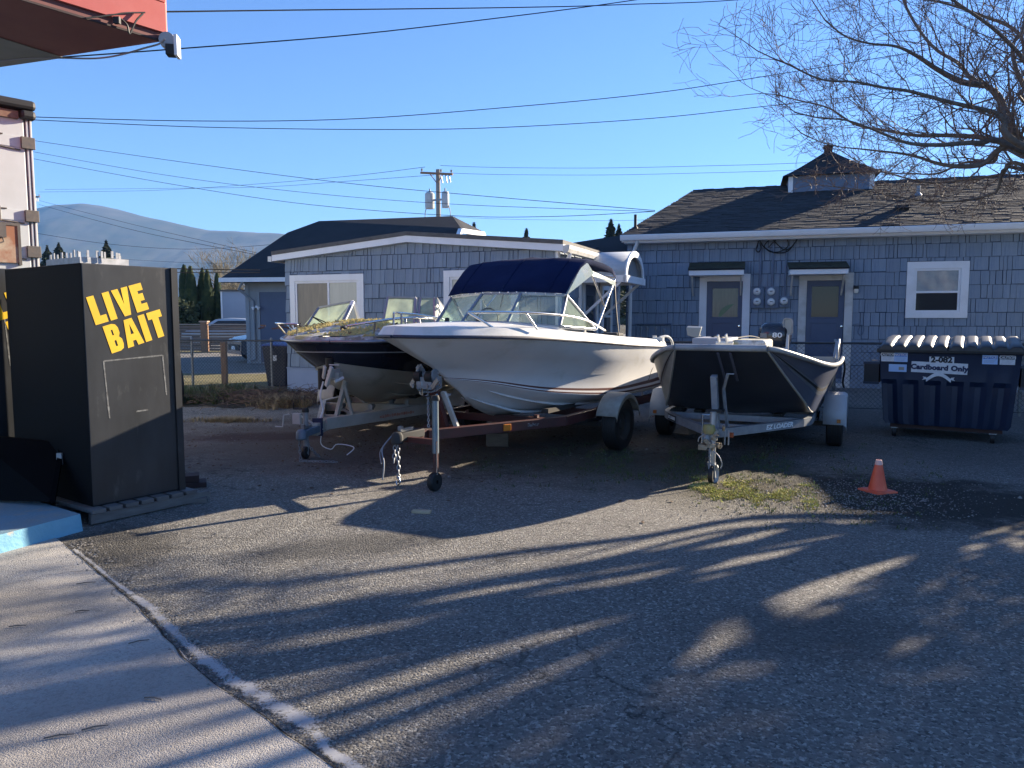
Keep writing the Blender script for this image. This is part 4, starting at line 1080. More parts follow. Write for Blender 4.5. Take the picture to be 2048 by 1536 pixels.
# ================================================================= blue wheeled bin
bp = on_plane(557, 779)
BN = thing("wheelie_bin", "blue wheeled rubbish bin behind the fence post at the gabled building", "bin", (bp.x, bp.y + .3, 0), radians(-10))
M_bin = mat("dark blue plastic bin", (.012, .02, .045), rough=.5); M_lid = mat("bright blue bin lid", (.03, .07, .28), rough=.45)
MB().add([(-.22, -.26, .06), (.22, -.26, .06), (.22, .24, .06), (-.22, .24, .06), (-.3, -.34, .93), (.3, -.34, .93), (.3, .34, .93), (-.3, .34, .93)],
         [(3, 2, 1, 0), (4, 5, 6, 7), (0, 1, 5, 4), (1, 2, 6, 5), (2, 3, 7, 6), (3, 0, 4, 7)]).build("body", M_bin, BN, bevel=.03)
MB().add([(-.33, -.38, .935), (.33, -.38, .935), (.33, .36, .935), (-.33, .36, .935), (-.30, -.36, .97), (.30, -.36, .97), (.27, .33, 1.03), (-.27, .33, 1.03)],
         [(3, 2, 1, 0), (4, 5, 6, 7), (0, 1, 5, 4), (1, 2, 6, 5), (2, 3, 7, 6), (3, 0, 4, 7)]).build("lid", M_lid, BN, bevel=.02)
MB().box(-.05, .05, -.347, -.335, .62, .74).build("sticker", M_white, BN)
for s in (-1, 1): MB().lathe([(0, -.03), (.11, -.03), (.11, .03), (0, .03)], 16, (s * .25, .27, .11), 'X').build("wheel", M_black, BN)

# ================================================================= dumpster
DL = on_plane(1752, 873, .0); DR_ = on_plane(2034, 894, 0)
ang = atan2(DR_.y - DL.y, DR_.x - DL.x); DW = (DR_ - DL).length
DU = thing("dumpster", "dark blue front load dumpster with ribbed black lids marked Cardboard Only", "dumpster", (DL.x, DL.y, 0), ang)
M_dump = mat("dark blue plastic dumpster", (.004, .012, .036), (.007, .018, .048), scale=3, rough=.42, spec=.5)
M_dlid = mat("glossy black lid", (.014, .014, .016), (.022, .022, .024), scale=5, rough=.46, spec=.6)
Hs = on_plane
def dz(px, py):
    f = Frame(DL.x, DL.y, math.degrees(ang)); return f.hit(px, py)
fd = Frame(DL.x, DL.y, math.degrees(ang))
zt = fd.z(1745, 703); zb = fd.z(1755, 846); zm = fd.z(1880, 762); DD = 1.25
rows = []
def outline(z, inset, rib):
    """footprint with corrugated front; rib>0 presses panels in"""
    pts = []; nr = 6
    x0, x1 = inset, DW - inset
    for i in range(nr * 4 + 1):
        u = i / (nr * 4); ph = (i % 4)
        d = rib if ph in (1, 2) else 0.0
        pts.append((x0 + (x1 - x0) * u, inset * .5 + d, z))
    pts += [(x1, DD - inset * .3, z), (x0, DD - inset * .3, z)]
    return pts
mb = MB(); rows = [outline(zb, .10, .030), outline(zb + .05, .07, .035), outline(zm - .06, .035, .045), outline(zm, .02, 0), outline(zt - .02, .0, 0), outline(zt, -.015, 0)]
mb.grid(rows, close_u=True); mb.poly(rows[0][::-1]); dbody = mb.build("body", M_dump, DU, smooth=25, bevel=.008)
MB().box(-.03, DW + .03, -.045, .02, zt - .005, zt + .045).box(-.03, .02, .02, DD, zt - .005, zt + .045).box(DW - .02, DW + .03, .02, DD, zt - .005, zt + .045).box(.02, DW - .02, DD - .04, DD, zt - .005, zt + .045).build("rim", M_black, DU, bevel=.01)
for s, x in ((-1, -.18), (1, DW)):
    pk = MB().box(x, x + .18, .04, DD * .8, zt - .40, zt - .16).box(x, x + .18, .04, DD * .8, zt - .41, zt - .40)
    pko = pk.build("fork_pocket", M_black, DU, bevel=.01)
    MB().box(x - .005, x + .185, .03, .055, zt - .425, zt - .395).box(x - .005, x + .185, .03, .055, zt - .165, zt - .135).build("pocket_lip", M_dump, pko)
MB().box(.15, DW - .15, .1, DD - .1, zb - .05, zb - .005).build("base_frame", mat("rusty base", (.05, .025, .02), rough=.9), DU)
for x in (.2, DW - .25):
    for y in (.12, DD - .2):
        cs = MB().box(x - .04, x + .04, y - .04, y + .04, .12, zb - .05).build("caster", M_steel, DU)
        MB().lathe([(0, -.025), (.07, -.025), (.075, 0), (.07, .025), (0, .025)], 16, (x, y + .03, .075), 'X').build("wheel", M_black, cs, smooth=40)
def lid(x0, x1):
    n = 5; w = (x1 - x0) / n; rows = []; front = []
    prof = [(0, 0), (.10, 0), (.22, .026), (.36, .032), (.70, .032), (.86, .026), (.96, 0), (1, 0)]
    xs = [(x0 + w * (i + a), b) for i in range(n) for a, b in prof[:-1]] + [(x1, 0)]
    for (y, k, zz) in ((-.06, 1.0, .0), (-.05, 1.0, .012), (.35, 1.0, .055), (.8, .9, .10), (DD, .7, .12)):
        rows.append([(x, y, zt + .05 + zz + h * k) for x, h in xs])
    m = MB().grid(rows)
    lo = [(x, -.06, zt + .03) for x, h in xs]; m.grid([lo, rows[0]])
    m.build("lid", M_dlid, DU, smooth=50)
lid(.0, DW / 2 - .01); lid(DW / 2 + .01, DW + .01)
def decal(px0, py0, px1, py1, m, name, parent=dbody, off=.004, y=.0):
    x0, z1 = fd.hit(px0, py0, y); x1, z0 = fd.hit(px1, py1, y)
    MB().box(x0, x1, y - off - .003, y - off, z0, z1).build(name, m, parent)
    return (x0 + x1) / 2, (z0 + z1) / 2, x1 - x0, z1 - z0
M_sign = mat("sticker white", (.62, .64, .64), (.5, .52, .53), scale=20, rough=.5); M_ink = mat("black ink", (.012, .012, .015), rough=.6)
M_signblue = mat("notice blue", (.05, .15, .45), rough=.5); M_signpale = mat("pale blue sticker", (.33, .48, .70), rough=.5)
def dtext(s, cx, cz, size, m, bold=0, sx=1, y=-.009): text(s, size, face_matrix((cx, y, cz), (1, 0, 0)), m, dbody, bold, sx)
cx, cz, w, h = decal(1859, 713, 1908, 727, M_sign, "number_sticker"); dtext("2-082", cx, cz, .098, M_ink, .005, 1.02)
x0, z1 = fd.hit(1823, 726); x1, z0 = fd.hit(1935, 746)
tilt = radians(-1.5)
MM = Matrix.Translation(((x0 + x1) / 2, -.006, (z0 + z1) / 2)) @ Matrix.Rotation(-tilt, 4, 'Y')
MB().box(-(x1 - x0) / 2, (x1 - x0) / 2, -.0015, .0015, -.068, .068, M=MM).build("sign", M_sign, dbody)
text("Cardboard Only", .084, MM @ face_matrix((0, -.0035, 0), (1, 0, 0)), mat("navy ink", (.012, .018, .06), rough=.6), dbody, .0052, 1.05, spacing=1.06)
def notice(px0, py0, px1, py1, word, hcol, wcol, body=M_sign, bodyline=M_ink):
    cx, cz, w, h = decal(px0, py0, px1, py1, body, "notice_sticker")
    MB().box(cx - w * .46, cx + w * .46, -.0085, -.007, cz + h * .08, cz + h * .44).build("notice_header", hcol, dbody)
    dtext(word, cx, cz + h * .26, h * .36, wcol, .001, .95, y=-.0095)
    for k in range(3): MB().box(cx - w * .38, cx + w * (.38 - .06 * k), -.0078, -.007, cz - h * (.05 + .13 * k) - h * .03, cz - h * (.05 + .13 * k)).build("print_line", mat("grey print", (.25, .27, .3), rough=.6), dbody)
notice(1763, 705, 1788, 723, "CAUTION", M_ink, M_sign)
notice(1789, 705, 1815, 724, "NOTICE", M_signblue, M_sign, body=M_signpale)
notice(1965, 710, 1995, 729, "NOTICE", M_signblue, M_sign, body=M_signpale)
notice(2000, 711, 2030, 730, "\u26a0CAUTION".replace("\u26a0", ""), M_ink, M_sign)
cx, cz, w, h = decal(1778, 728, 1813, 744, M_signpale, "notice_sticker"); MB().box(cx + w * .06, cx + w * .36, -.0085, -.0072, cz - h * .25, cz + h * .15).build("sticker_picture", mat("dull brown print", (.3, .26, .2), rough=.6), dbody)
# pale ribbon emblem
cx, cz = fd.hit(1877, 754); rb_ = []
for i in range(13):
    u = (i - 6) / 6; x = cx + u * .135; z = cz + .030 * cos(u * 2.3) ** 1 - .028 * u * u; rb_.append([(x, -.008, z + .028), (x, -.008, z - .018)])
mbr = MB().grid(rb_[::-1]).add([(cx + cos(a) * .052, -.0085, cz + .040 + sin(a) * .034) for a in [i * pi / 8 for i in range(9)]], [tuple(range(9))[::-1]])
for s in (-1, 1): mbr.add([(cx + s * .135, -.0075, cz - .005), (cx + s * .175, -.0075, cz + .0), (cx + s * .16, -.0075, cz - .018), (cx + s * .18, -.0075, cz - .042), (cx + s * .128, -.0075, cz - .03)], [(0, 1, 2, 3, 4)])
mbr.build("emblem", M_sign, dbody)

# ================================================================= traffic cone
cp = on_plane(1755, 983)
CN = thing("traffic_cone", "small sun faded orange traffic cone on the dark gravel patch", "cone", (cp.x, cp.y, 0), radians(18))
M_cone = mat("faded orange plastic", (.75, .09, .035), (.80, .16, .08), scale=4, rough=.5)
CN.scale = (1.0, 1.0, 1.0)
MB().box(-.115, .115, -.115, .115, .0, .016).box(-.10, .10, -.10, .10, .016, .022).build("base", M_cone, CN, bevel=.006)
MB().lathe([(.078, .022), (.074, .045), (.024, .285), (.017, .287), (.017, .27)], 28, (0, 0, 0)).build("shell", M_cone, CN, smooth=50)
MB().lathe([(.0335, .245), (.0262, .278), (.0245, .2865), (.0165, .288), (.0165, .275)], 28, (0, 0, 0)).build("pale_tip", mat("pale pink worn tip", (.75, .45, .38), rough=.6), CN, smooth=50)

# small litter
p = on_plane(843, 1026)
tag(MB().box(-.075, .075, -.028, .028, 0, .022).build("wood_offcut", mat("pale lumber", (.42, .32, .20), (.5, .4, .27), scale=6, rough=.8), None, bevel=.002, loc=(p.x, p.y, .001)), "small pale offcut of lumber lying on the shaded asphalt", "wood block").rotation_euler = (0, 0, -.15)
p = on_plane(1012, 892); 
tag(MB().box(-.19, .08, -.1, .1, 0, .16).build("wheel_chock", mat("grey brown lumber", (.16, .12, .085), (.10, .08, .06), scale=6, rough=.9, stretch=(1, 5, 5)), None, bevel=.006, loc=(p.x - .05, p.y + .05, 0)), "square wooden block against the far wheel of the white boat's trailer", "wood block")
p = on_plane(1366, 872)
mbk = MB(); pebble(mbk, V((0, 0, .07)), .16, random.Random(5))
tag(mbk.build("rock", mat("brown rock", (.16, .12, .09), (.22, .17, .13), scale=9, rough=.9, bump=.6), None, loc=(p.x, p.y - .15, 0)), "brown rock chocking the left wheel of the silver trailer", "rock")
p = on_plane(868, 219 + 563)

# ================================================================= live bait boxes and what they stand on
FB = Frame(*[on_plane(186, 1014, .12).x, on_plane(186, 1014, .12).y], 55)   # x: along the lettered face, away from camera
M_bait = mat("scuffed black paint", (.009, .011, .014), (.028, .031, .036), scale=3.5, rough=.42, lo=.35, hi=.7, c3=(.085, .088, .088), s3=9, lo3=.60, hi3=.85, stretch=(1, 1, .35))
M_yel = mat("yellow lettering", (.78, .50, .02), (.70, .43, .02), scale=6, rough=.45)
M_chalk = mat("scraped paint", (.19, .20, .20), (.08, .08, .08), scale=30, rough=.8)
LET = {'L': [[(0, 0), (.62, 0), (.62, .27), (.34, .27), (.34, 1), (0, 1)]],
       'I': [[(0, 0), (.33, 0), (.33, 1), (0, 1)]],
       'V': [[(.24, 0), (.56, 0), (.80, 1), (.48, 1), (.40, .42), (.32, 1), (0, 1)]],
       'E': [[(0, 0), (.62, 0), (.62, .26), (.34, .26), (.34, .37), (.56, .37), (.56, .63), (.34, .63), (.34, .74), (.62, .74), (.62, 1), (0, 1)]],
       'T': [[(.2, 0), (.53, 0), (.53, .73), (.73, .73), (.73, 1), (0, 1), (0, .73), (.2, .73)]],
       'A': [[(0, 0), (.31, 0), (.34, .2), (.34, .44), (.42, .82), (.42, 1), (.22, 1)], [(.84, 0), (.53, 0), (.50, .2), (.50, .44), (.42, .82), (.42, 1), (.62, 1)], [(.34, .2), (.50, .2), (.50, .44), (.34, .44)]],
       'B': [[(0, 0), (.22, 0), (.30, .2), (.30, .4), (.30, .6), (.30, .8), (.22, 1), (0, 1)], [(.22, 0), (.45, 0), (.62, .06), (.68, .2), (.68, .4), (.58, .5), (.40, .42), (.40, .2), (.30, .2)],
             [(.30, .6), (.30, .4), (.40, .42), (.58, .5), (.66, .62), (.66, .82), (.58, .95), (.42, 1), (.22, 1), (.30, .8), (.38, .8), (.38, .6)]]}
WID = {'L': .66, 'I': .38, 'V': .80, 'E': .68, 'T': .73, 'A': .86, 'B': .74}
def tri(pts):
    from mathutils.geometry import tessellate_polygon
    return tessellate_polygon([[V((*p, 0)) for p in pts]])
def block_word(word, h, M, parent, m, kx=.72):
    x = 0
    for ch in word:
        mb = MB()
        for pl in LET[ch]:
            vs = [M @ V((x + px * h * kx, py * h, 0)) for px, py in pl]; n = len(mb.v)
            mb.add(vs, [t for t in tri(pl)])
        mb.build("letter", m, parent); x += (WID[ch] + .07) * h * kx
def bait_box(loc, label, bw, bd, bh, teeth, lz=0.0):
    t = thing("bait_cabinet", label, "cabinet", loc, FB.a)
    # local: x along lettered face, y to the back left
    body = MB().box(0, bw, 0, bd, 0, bh).build("body", [M_bait, mat("black side with painted shade", (.0025, .003, .0045), rough=.6, spec=.08)], t, bevel=.008)
    body.data.polygons[5].material_index = 1  # left side's shade is put into its colour, a near-black copy
    MB().box(bw + .002, bw + .05, -.012, .03, 0, bh).box(bw - .006, bw + .002, -.016, 0, 0, bh).build("edge_trim", M_bait, t)
    # face matrix: x right along the face, y up, z towards the viewer (-y)
    for w, ox, oz, hh in (("LIVE", .085, 1.372, .215), ("BAIT", .195, 1.155, .215)):
        M = Matrix.Translation((ox, -.0025, oz + lz)) @ Matrix.Rotation(radians(-16.5), 4, 'Y') @ Matrix.Rotation(radians(90), 4, 'X')
        block_word(w, hh, M, body, M_yel, .76)
    sc = MB()   # outline of a removed label, a scrape
    for (a, b) in (((.13, 1.10), (.60, 1.125)), ((.13, 1.10), (.155, .66)), ((.60, 1.125), (.62, .80))):
        for k in range(14):
            u0, u1 = k / 14, (k + 1) / 14; w = .004 + .006 * abs(noise.noise(V((k * 1.7, a[0] * 9, 0))))
            p = (a[0] + (b[0] - a[0]) * u0, a[1] + (b[1] - a[1]) * u0); q = (a[0] + (b[0] - a[0]) * u1, a[1] + (b[1] - a[1]) * u1)
            if abs(b[0] - a[0]) > .2: sc.add([(p[0], -.0018, p[1] - w), (q[0], -.0018, q[1] - w), (q[0], -.0018, q[1] + w), (p[0], -.0018, p[1] + w)], [(0, 1, 2, 3)])
            else: sc.add([(p[0] - w, -.0018, p[1]), (p[0] + w, -.0018, p[1]), (q[0] + w, -.0018, q[1]), (q[0] - w, -.0018, q[1])], [(0, 3, 2, 1)])
    sc.add([(.36, -.0018, .685), (.46, -.0018, .69), (.46, -.0018, .70), (.37, -.0018, .698)], [(0, 1, 2, 3)])
    sc.build("scrape", M_chalk, body, kind="stuff")
    if teeth:
        # row of torn upright teeth round two top edges
        tm = mat("pale toothed flashing", (.50, .51, .53), (.36, .37, .38), scale=20, rough=.6); rd = random.Random(4)
        base = MB().box(.0, bw * .52, .010, .018, bh, bh + .045).box(.0, .008, .018, bd * .42, bh, bh + .045).build("toothed_strip", tm, t)
        k = .01
        while k < bw * .52 - .03:
            w = rd.uniform(.012, .02); MB().box(k, k + w, .008 + rd.uniform(-.004, .004), .016, bh + .045, bh + .045 + rd.uniform(.03, .055), M=Matrix.Rotation(rd.uniform(-.03, .03), 4, 'X')).build("tooth", tm, base); k += rd.uniform(.028, .045)
        k = .03
        while k < bd * .42 - .03:
            w = rd.uniform(.018, .035); MB().box(.0, .007, k, k + w, bh + .045, bh + .045 + rd.uniform(.03, .055)).build("tooth", tm, base); k += rd.uniform(.05, .075)
    return t
bw_ = FB.x(350, 760, 0); BH = FB.z(186, 527) - .12
bo = FB.w(0, 0, .12)
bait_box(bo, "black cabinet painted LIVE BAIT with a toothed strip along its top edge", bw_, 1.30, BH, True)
b2 = FB.w(.34, 1.42, 0)
# second cabinet stands higher and further left: place its face so its lettering sits at the frame edge
c2 = V((-4.465, 6.405, 0))
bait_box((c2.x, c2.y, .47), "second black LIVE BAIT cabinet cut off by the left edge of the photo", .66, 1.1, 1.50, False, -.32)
tb = thing("stand", "low dark stand carrying the cut off LIVE BAIT cabinet", "stand", (c2.x, c2.y, 0), FB.a)
MB().box(.03, .63, .03, 1.05, .42, .465).build("deck", M_black, tb)
for x in (.06, .57):
    for y in (.08, 1.0): MB().box(x - .03, x + .03, y - .03, y + .03, 0.12, .42).build("leg", M_black, tb)
# dark steel tray leaning low against the cabinets
q0 = at(-60, 1000, 5.75); q1 = at(108, 1004, 5.55); q2 = at(128, 886, 5.95); q3 = at(-60, 868, 6.0)
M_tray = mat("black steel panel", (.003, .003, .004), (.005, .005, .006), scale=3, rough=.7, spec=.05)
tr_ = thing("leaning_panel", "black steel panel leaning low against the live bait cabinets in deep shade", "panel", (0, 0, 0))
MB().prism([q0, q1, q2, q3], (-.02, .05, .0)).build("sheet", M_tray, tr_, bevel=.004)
MB().bar(q1 + V((0, -.02, 0)), q2 + V((0, -.02, 0)), .035, .03).build("edge_bar", M_tray, tr_)
hp_ = q1.lerp(q2, .72); MB().box(-.02, .02, -.03, -.01, -.04, .05, M=Matrix.Translation(hp_)).build("latch", M_galv, tr_)
# pallet boards under the cabinet
M_pal = mat("grey weathered plank", (.17, .16, .15), (.11, .10, .095), scale=4, rough=.85, stretch=(1, 6, 6))
PB = thing("pallet", "weathered grey pallet under the black LIVE BAIT cabinet", "pallet", FB.w(0, 0, 0), FB.a)
for i, (x0, x1, y0, y1, z0, z1) in enumerate(((-.06, .92, -.09, -.05, .0, .085), (-.06, .80, .45, .49, .0, .085), (-.06, .85, 1.2, 1.24, .0, .085))): MB().box(x0, x1, y0, y1, z0 + .01, z1).build("stringer", M_pal, PB, bevel=.003)
for i in range(7): MB().box(-.05 + i * .125, .05 + i * .125, -.10, 1.3, .087, .117).build("board", M_pal, PB, bevel=.003)
p = on_plane(385, 1004)
tag(MB().box(-.10, .12, -.07, .07, 0, .04).build("plank_scrap", M_pal, None, bevel=.003, loc=(p.x, p.y, 0)), "flat dark scrap of plank beyond the pallet corner", "plank").rotation_euler = (0, 0, .3)
p = on_plane(385, 972)
so = thing("wood_blocks", "stack of dark reddish blocks just right of the live bait cabinet", "block", (p.x, p.y, 0), .4)
MB().box(-.14, .12, -.1, .1, 0, .045).build("block", mat("dark reddish block", (.07, .04, .035), (.05, .03, .03), scale=5, rough=.9), so, bevel=.003)
MB().box(-.12, .06, -.08, .08, .047, .11).build("block", MATS["dark reddish block"], so, bevel=.003)
# blue painted curb island
c_ = [on_plane(px, py, .13) for px, py in ((0, 1075), (166, 1032))]
CU = [on_plane(166, 1062, 0)]
d = V((cos(FB.a), sin(FB.a), 0)); 
cA = on_plane(166, 1062, 0); cB = on_plane(0, 1109, 0); dd_ = (cB - cA).normalized(); nn_ = dd_.cross(V((0, 0, 1))); nn_ = nn_ if nn_.y > 0 else -nn_
P1 = cA; P2 = cA + dd_ * 4.0; P3 = P2 + nn_ * 6; P4 = cA + nn_ * .55 + V((-.55, .5, 0)); P5 = P4 + V((-3.0, 3.2, 0))
def jagline(a, b, n, amp, seed):
    return [a.lerp(b, i / n) + nn_ * (noise.noise(V((i * .9, seed, 0))) * amp) for i in range(n)]
bot = jagline(P1, P2, 50, .010, 1) + [P2, P3, P5, P4]
topo = [p + V((0, 0, .125)) + (nn_ * .02 if i < 50 else V((0, 0, 0))) for i, p in enumerate(bot)]
M_curb = mat("chipped sky blue paint", (.13, .34, .47), (.19, .42, .54), scale=3, rough=.6, c3=(.42, .40, .34), s3=5, lo3=.60, hi3=.66, bump=.5, bscale=30)
M_curbtop = mat("worn blue curb top", (.26, .32, .34), (.16, .34, .46), scale=2.2, rough=.65, c3=(.38, .36, .30), s3=4, lo3=.52, hi3=.66, bump=.5, bscale=40)
mb = MB(); mb.grid([bot + [bot[0]], topo + [topo[0]]]); mb.k = 1; mb.poly(topo)
mb.build("blue_curb", [M_curb, M_curbtop], None, kind="structure", bevel=.006)

# ================================================================= white box trailer behind
FT = Frame(*[at(70, 400, 8.4).x, 8.4], 50)
TR = thing("box_trailer", "white box trailer with rusty vent door and three steel hinges at the left edge", "trailer", FT.o, FT.a)
M_trw = mat("cream painted steel door", (.58, .62, .63), (.50, .53, .53), scale=1.6, rough=.5, c3=(.36, .24, .14), s3=1.3, lo3=.66, hi3=.85)
TZ = FT.z(70, 226); TW = 2.45
MB().box(-TW, 0, .03, 6.5, .95, TZ).build("body", M_trw, TR, bevel=.01)
MB().box(-TW / 2 + .01, -.07, -.01, .029, 1.0, TZ - .04).build("door", M_trw, TR, bevel=.012)
MB().box(-TW + .07, -TW / 2 - .01, -.01, .029, 1.0, TZ - .04).build("door", M_trw, TR, bevel=.012)
MB().box(-.055, -.03, -.014, .029, .96, TZ - .02).box(-.02, .0, -.02, .029, .96, TZ - .01).build("door_post", M_trw, TR, bevel=.004)
hz1 = FT.z(70, 207); 
MB().box(-TW - .03, .035, -.10, .12, TZ + .0, hz1).box(-.12, .035, -.09, .1, TZ - .10, TZ).build("header", M_black, TR, bevel=.035)
MB().box(-TW, -.13, -.05, .028, TZ - .105, TZ - .03).build("rust_strip", mat("rust brown strip", (.16, .075, .05), (.24, .15, .10), scale=8, rough=.8), TR)
for py in (287, 432, 503):
    z = FT.z(60, py, -.02)
    hg = MB().box(-.36, -.08, -.016, -.010, z - .055, z + .055).build("hinge", M_trw, TR)
    MB().box(-.115, .02, -.045, -.016, z - .065, z + .06).build("hinge_block", mat("dark hinge steel", (.09, .085, .08), (.14, .12, .10), scale=20, rough=.6), hg, bevel=.005)
    MB().tube([(-.35, -.02, z - .075), (-.35, -.02, z + .08)], .013, 6).tube([(-.37, -.02, z + .06), (-.28, -.02, z + .06)], .008, 5).tube([(-.37, -.02, z - .065), (-.12, -.02, z - .085)], .008, 5).build("hinge_pin", MATS["dark hinge steel"], hg)
x1 = FT.x(38, 490, -.03); z1 = FT.z(20, 447, -.03); z0 = FT.z(20, 526, -.03)
vd = MB().box(x1 - .5, x1, -.035, -.0105, z0, z1).build("vent_door", mat("rusty cream panel", (.50, .44, .33), (.30, .13, .07), scale=2.4, rough=.75, lo=.38, hi=.56), TR, bevel=.006)
MB().box(x1 - .01, x1 + .018, -.042, -.011, z0 - .02, z1 + .01).box(x1 - .5, x1 - .01, -.042, -.0355, z1 - .02, z1 + .008).build("door_edge", MATS["dark hinge steel"], vd)
MB().box(x1 - .20, x1 - .12, -.06, -.036, z1 - .15, z1 - .01).tube([(x1 - .16, -.06, z1 - .15), (x1 - .15, -.06, z1 - .2), (x1 - .22, -.06, z1 - .23)], .008, 5).build("clip", MATS["dark hinge steel"], vd)
for x in (-2.0, -.45):
    w = MB().lathe([(.2, -.12), (.42, -.12), (.48, -.08), (.48, .08), (.42, .12), (.2, .12)], 24, (x, 1.2, .48), 'X').build("wheel", M_black, TR, smooth=40)
MB().box(-TW + .1, -.1, .1, 6.3, .6, .94).build("chassis", M_black, TR)
# tyre standing half hidden behind the live bait cabinet
p = at(352, 756, 13.2)
ty = thing("loose_tyre", "black tyre standing on edge, half hidden right of the live bait cabinet", "tyre", (p.x - .02, 13.2, 0), radians(35))
MB().lathe([(.2, -.08), (.3, -.09), (.35, -.06), (.355, .0), (.35, .06), (.3, .09), (.2, .08)], 28, (0, 0, .355), 'X').build("tread", M_black, ty, smooth=50)

# ================================================================= red canopy overhead, floodlight camera
zc = 3.35
c0 = on_plane(331, 82, zc); r1 = on_plane(55, 0, zc); dnear = (r1 - c0).normalized()
r2 = on_plane(0, 131, zc); dfar = (r2 - c0).normalized()
CP = thing("canopy_roof", "red board faced canopy overhead at the top left corner", "canopy", (c0.x, c0.y, zc))
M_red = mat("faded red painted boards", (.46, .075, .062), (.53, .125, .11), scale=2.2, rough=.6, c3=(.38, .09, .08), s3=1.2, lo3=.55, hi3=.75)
M_sof = mat("red stained soffit", (.15, .045, .045), (.20, .075, .065), scale=1.5, rough=.7); M_sofg = mat("grey soffit area", (.16, .17, .16), (.22, .22, .2), scale=1.5, rough=.7)
nf = dnear.cross(V((0, 0, 1))); nf = nf if nf.x > 0 else -nf
Ln, Lf = 6.0, 5.0
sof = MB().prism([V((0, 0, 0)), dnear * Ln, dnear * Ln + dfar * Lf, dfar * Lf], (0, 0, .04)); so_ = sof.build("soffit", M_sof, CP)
gA = on_plane(128, 114, zc) - c0; gB = on_plane(0, 74, zc) - c0; gC = dfar * Lf
MB().prism([p - V((0, 0, .006)) for p in (gA, gB, gB + (gB - gA) * 3, gC)], (0, 0, .004)).build("soffit_grey_area", M_sofg, so_)  # flat grey area laid under the red soffit
zz = .045; hb_ = .19
for k in range(6):
    a = 0; seg = (0, 2.05, 6.0) if k % 2 == 0 else (0, 3.1, 6.0)
    for j in range(2):
        s0, s1 = seg[j] + .004, seg[j + 1] - .004
        MB().prism([dnear * s0 + V((0, 0, zz + k * hb_)), dnear * s1 + V((0, 0, zz + k * hb_)), dnear * s1 + V((0, 0, zz + (k + 1) * hb_ - .006)), dnear * s0 + V((0, 0, zz + (k + 1) * hb_ - .006))], nf * (.022 + .003 * (k % 2))).build("board", M_red, CP)
nb = dfar.cross(V((0, 0, 1))); nb = nb if nb.y > 0 else -nb
MB().prism([V((0, 0, .045)), dfar * Lf + V((0, 0, .045)), dfar * Lf + V((0, 0, 1.18)), V((0, 0, 1.18))], nb * .02).build("rear_fascia", M_red, CP)
MB().prism([V((0, 0, 1.15)), dnear * Ln + V((0, 0, 1.15)), dnear * Ln + dfar * Lf + V((0, 0, 1.15)), dfar * Lf + V((0, 0, 1.15))], (0, 0, .04)).build("roof", M_sof, CP)
MB().bar(V((0, 0, -.008)) + nf * .004, dnear * Ln + V((0, 0, -.008)) + nf * .004, .012, .012).build("drip_edge", mat("dark drip edge", (.04, .02, .02), rough=.7), CP)
# floodlight / camera on the canopy corner
FLS = .8
fl = thing("security_light", "grey and white security light with black lens on the corner of the red canopy", "security light", c0 + V((.0, -.02, 0)))
fl.rotation_euler = (0, 0, radians(10)); fl.scale = (FLS, FLS, FLS)
MB().lathe([(0, -.05), (.06, -.05), (.065, 0), (.06, .06), (0, .065)], 16, (.03, 0, -.01), 'Y').build("housing", mat("grey plastic housing", (.36, .37, .38), rough=.5), fl, smooth=40)
MB().box(.02, .085, -.06, .03, -.13, -.045).build("lens", M_black, fl, bevel=.006)
MB().box(.088, .115, -.07, .05, -.135, .03).build("bracket", M_white, fl, bevel=.006)
cab = [on_plane(px, py, zc - .03) for px, py in ((330, 78), (318, 88), (290, 96), (240, 110), (190, 117), (120, 116), (60, 116), (0, 122), (-60, 126))]
tag(MB().tube(cr(cab, 40), .006, 5).build("lamp_cable", mat("pale cable", (.25, .25, .27), rough=.6)), "pale cable sagging under the canopy to the security light", "cable")
def facept(px, py, off=.045):
    # point on the red board face plane
    f = Frame(c0.x + nf.x * off, c0.y + nf.y * off, math.degrees(atan2(-dnear.y, -dnear.x))); r = ray(px, py); n = nf
    t = ((V((c0.x, c0.y, EYE.z)) + nf * off - EYE).dot(n)) / r.dot(n); return EYE + r * t
hk = [facept(px, py) for px, py in ((172, 36), (200, 33), (230, 29), (250, 26), (290, 25))]
tag(MB().tube(cr(hk, 20), .005, 6).tube(cr([facept(*q) for q in ((242, 38), (254, 50), (258, 66), (262, 64), (272, 42), (286, 27))], 24), .006, 6).box(-.018, .018, -.012, .012, -.022, .018, M=Matrix.Translation(facept(234, 40))).build("service_drop", M_black), "black service cable splices hooked on the red canopy face", "cable")

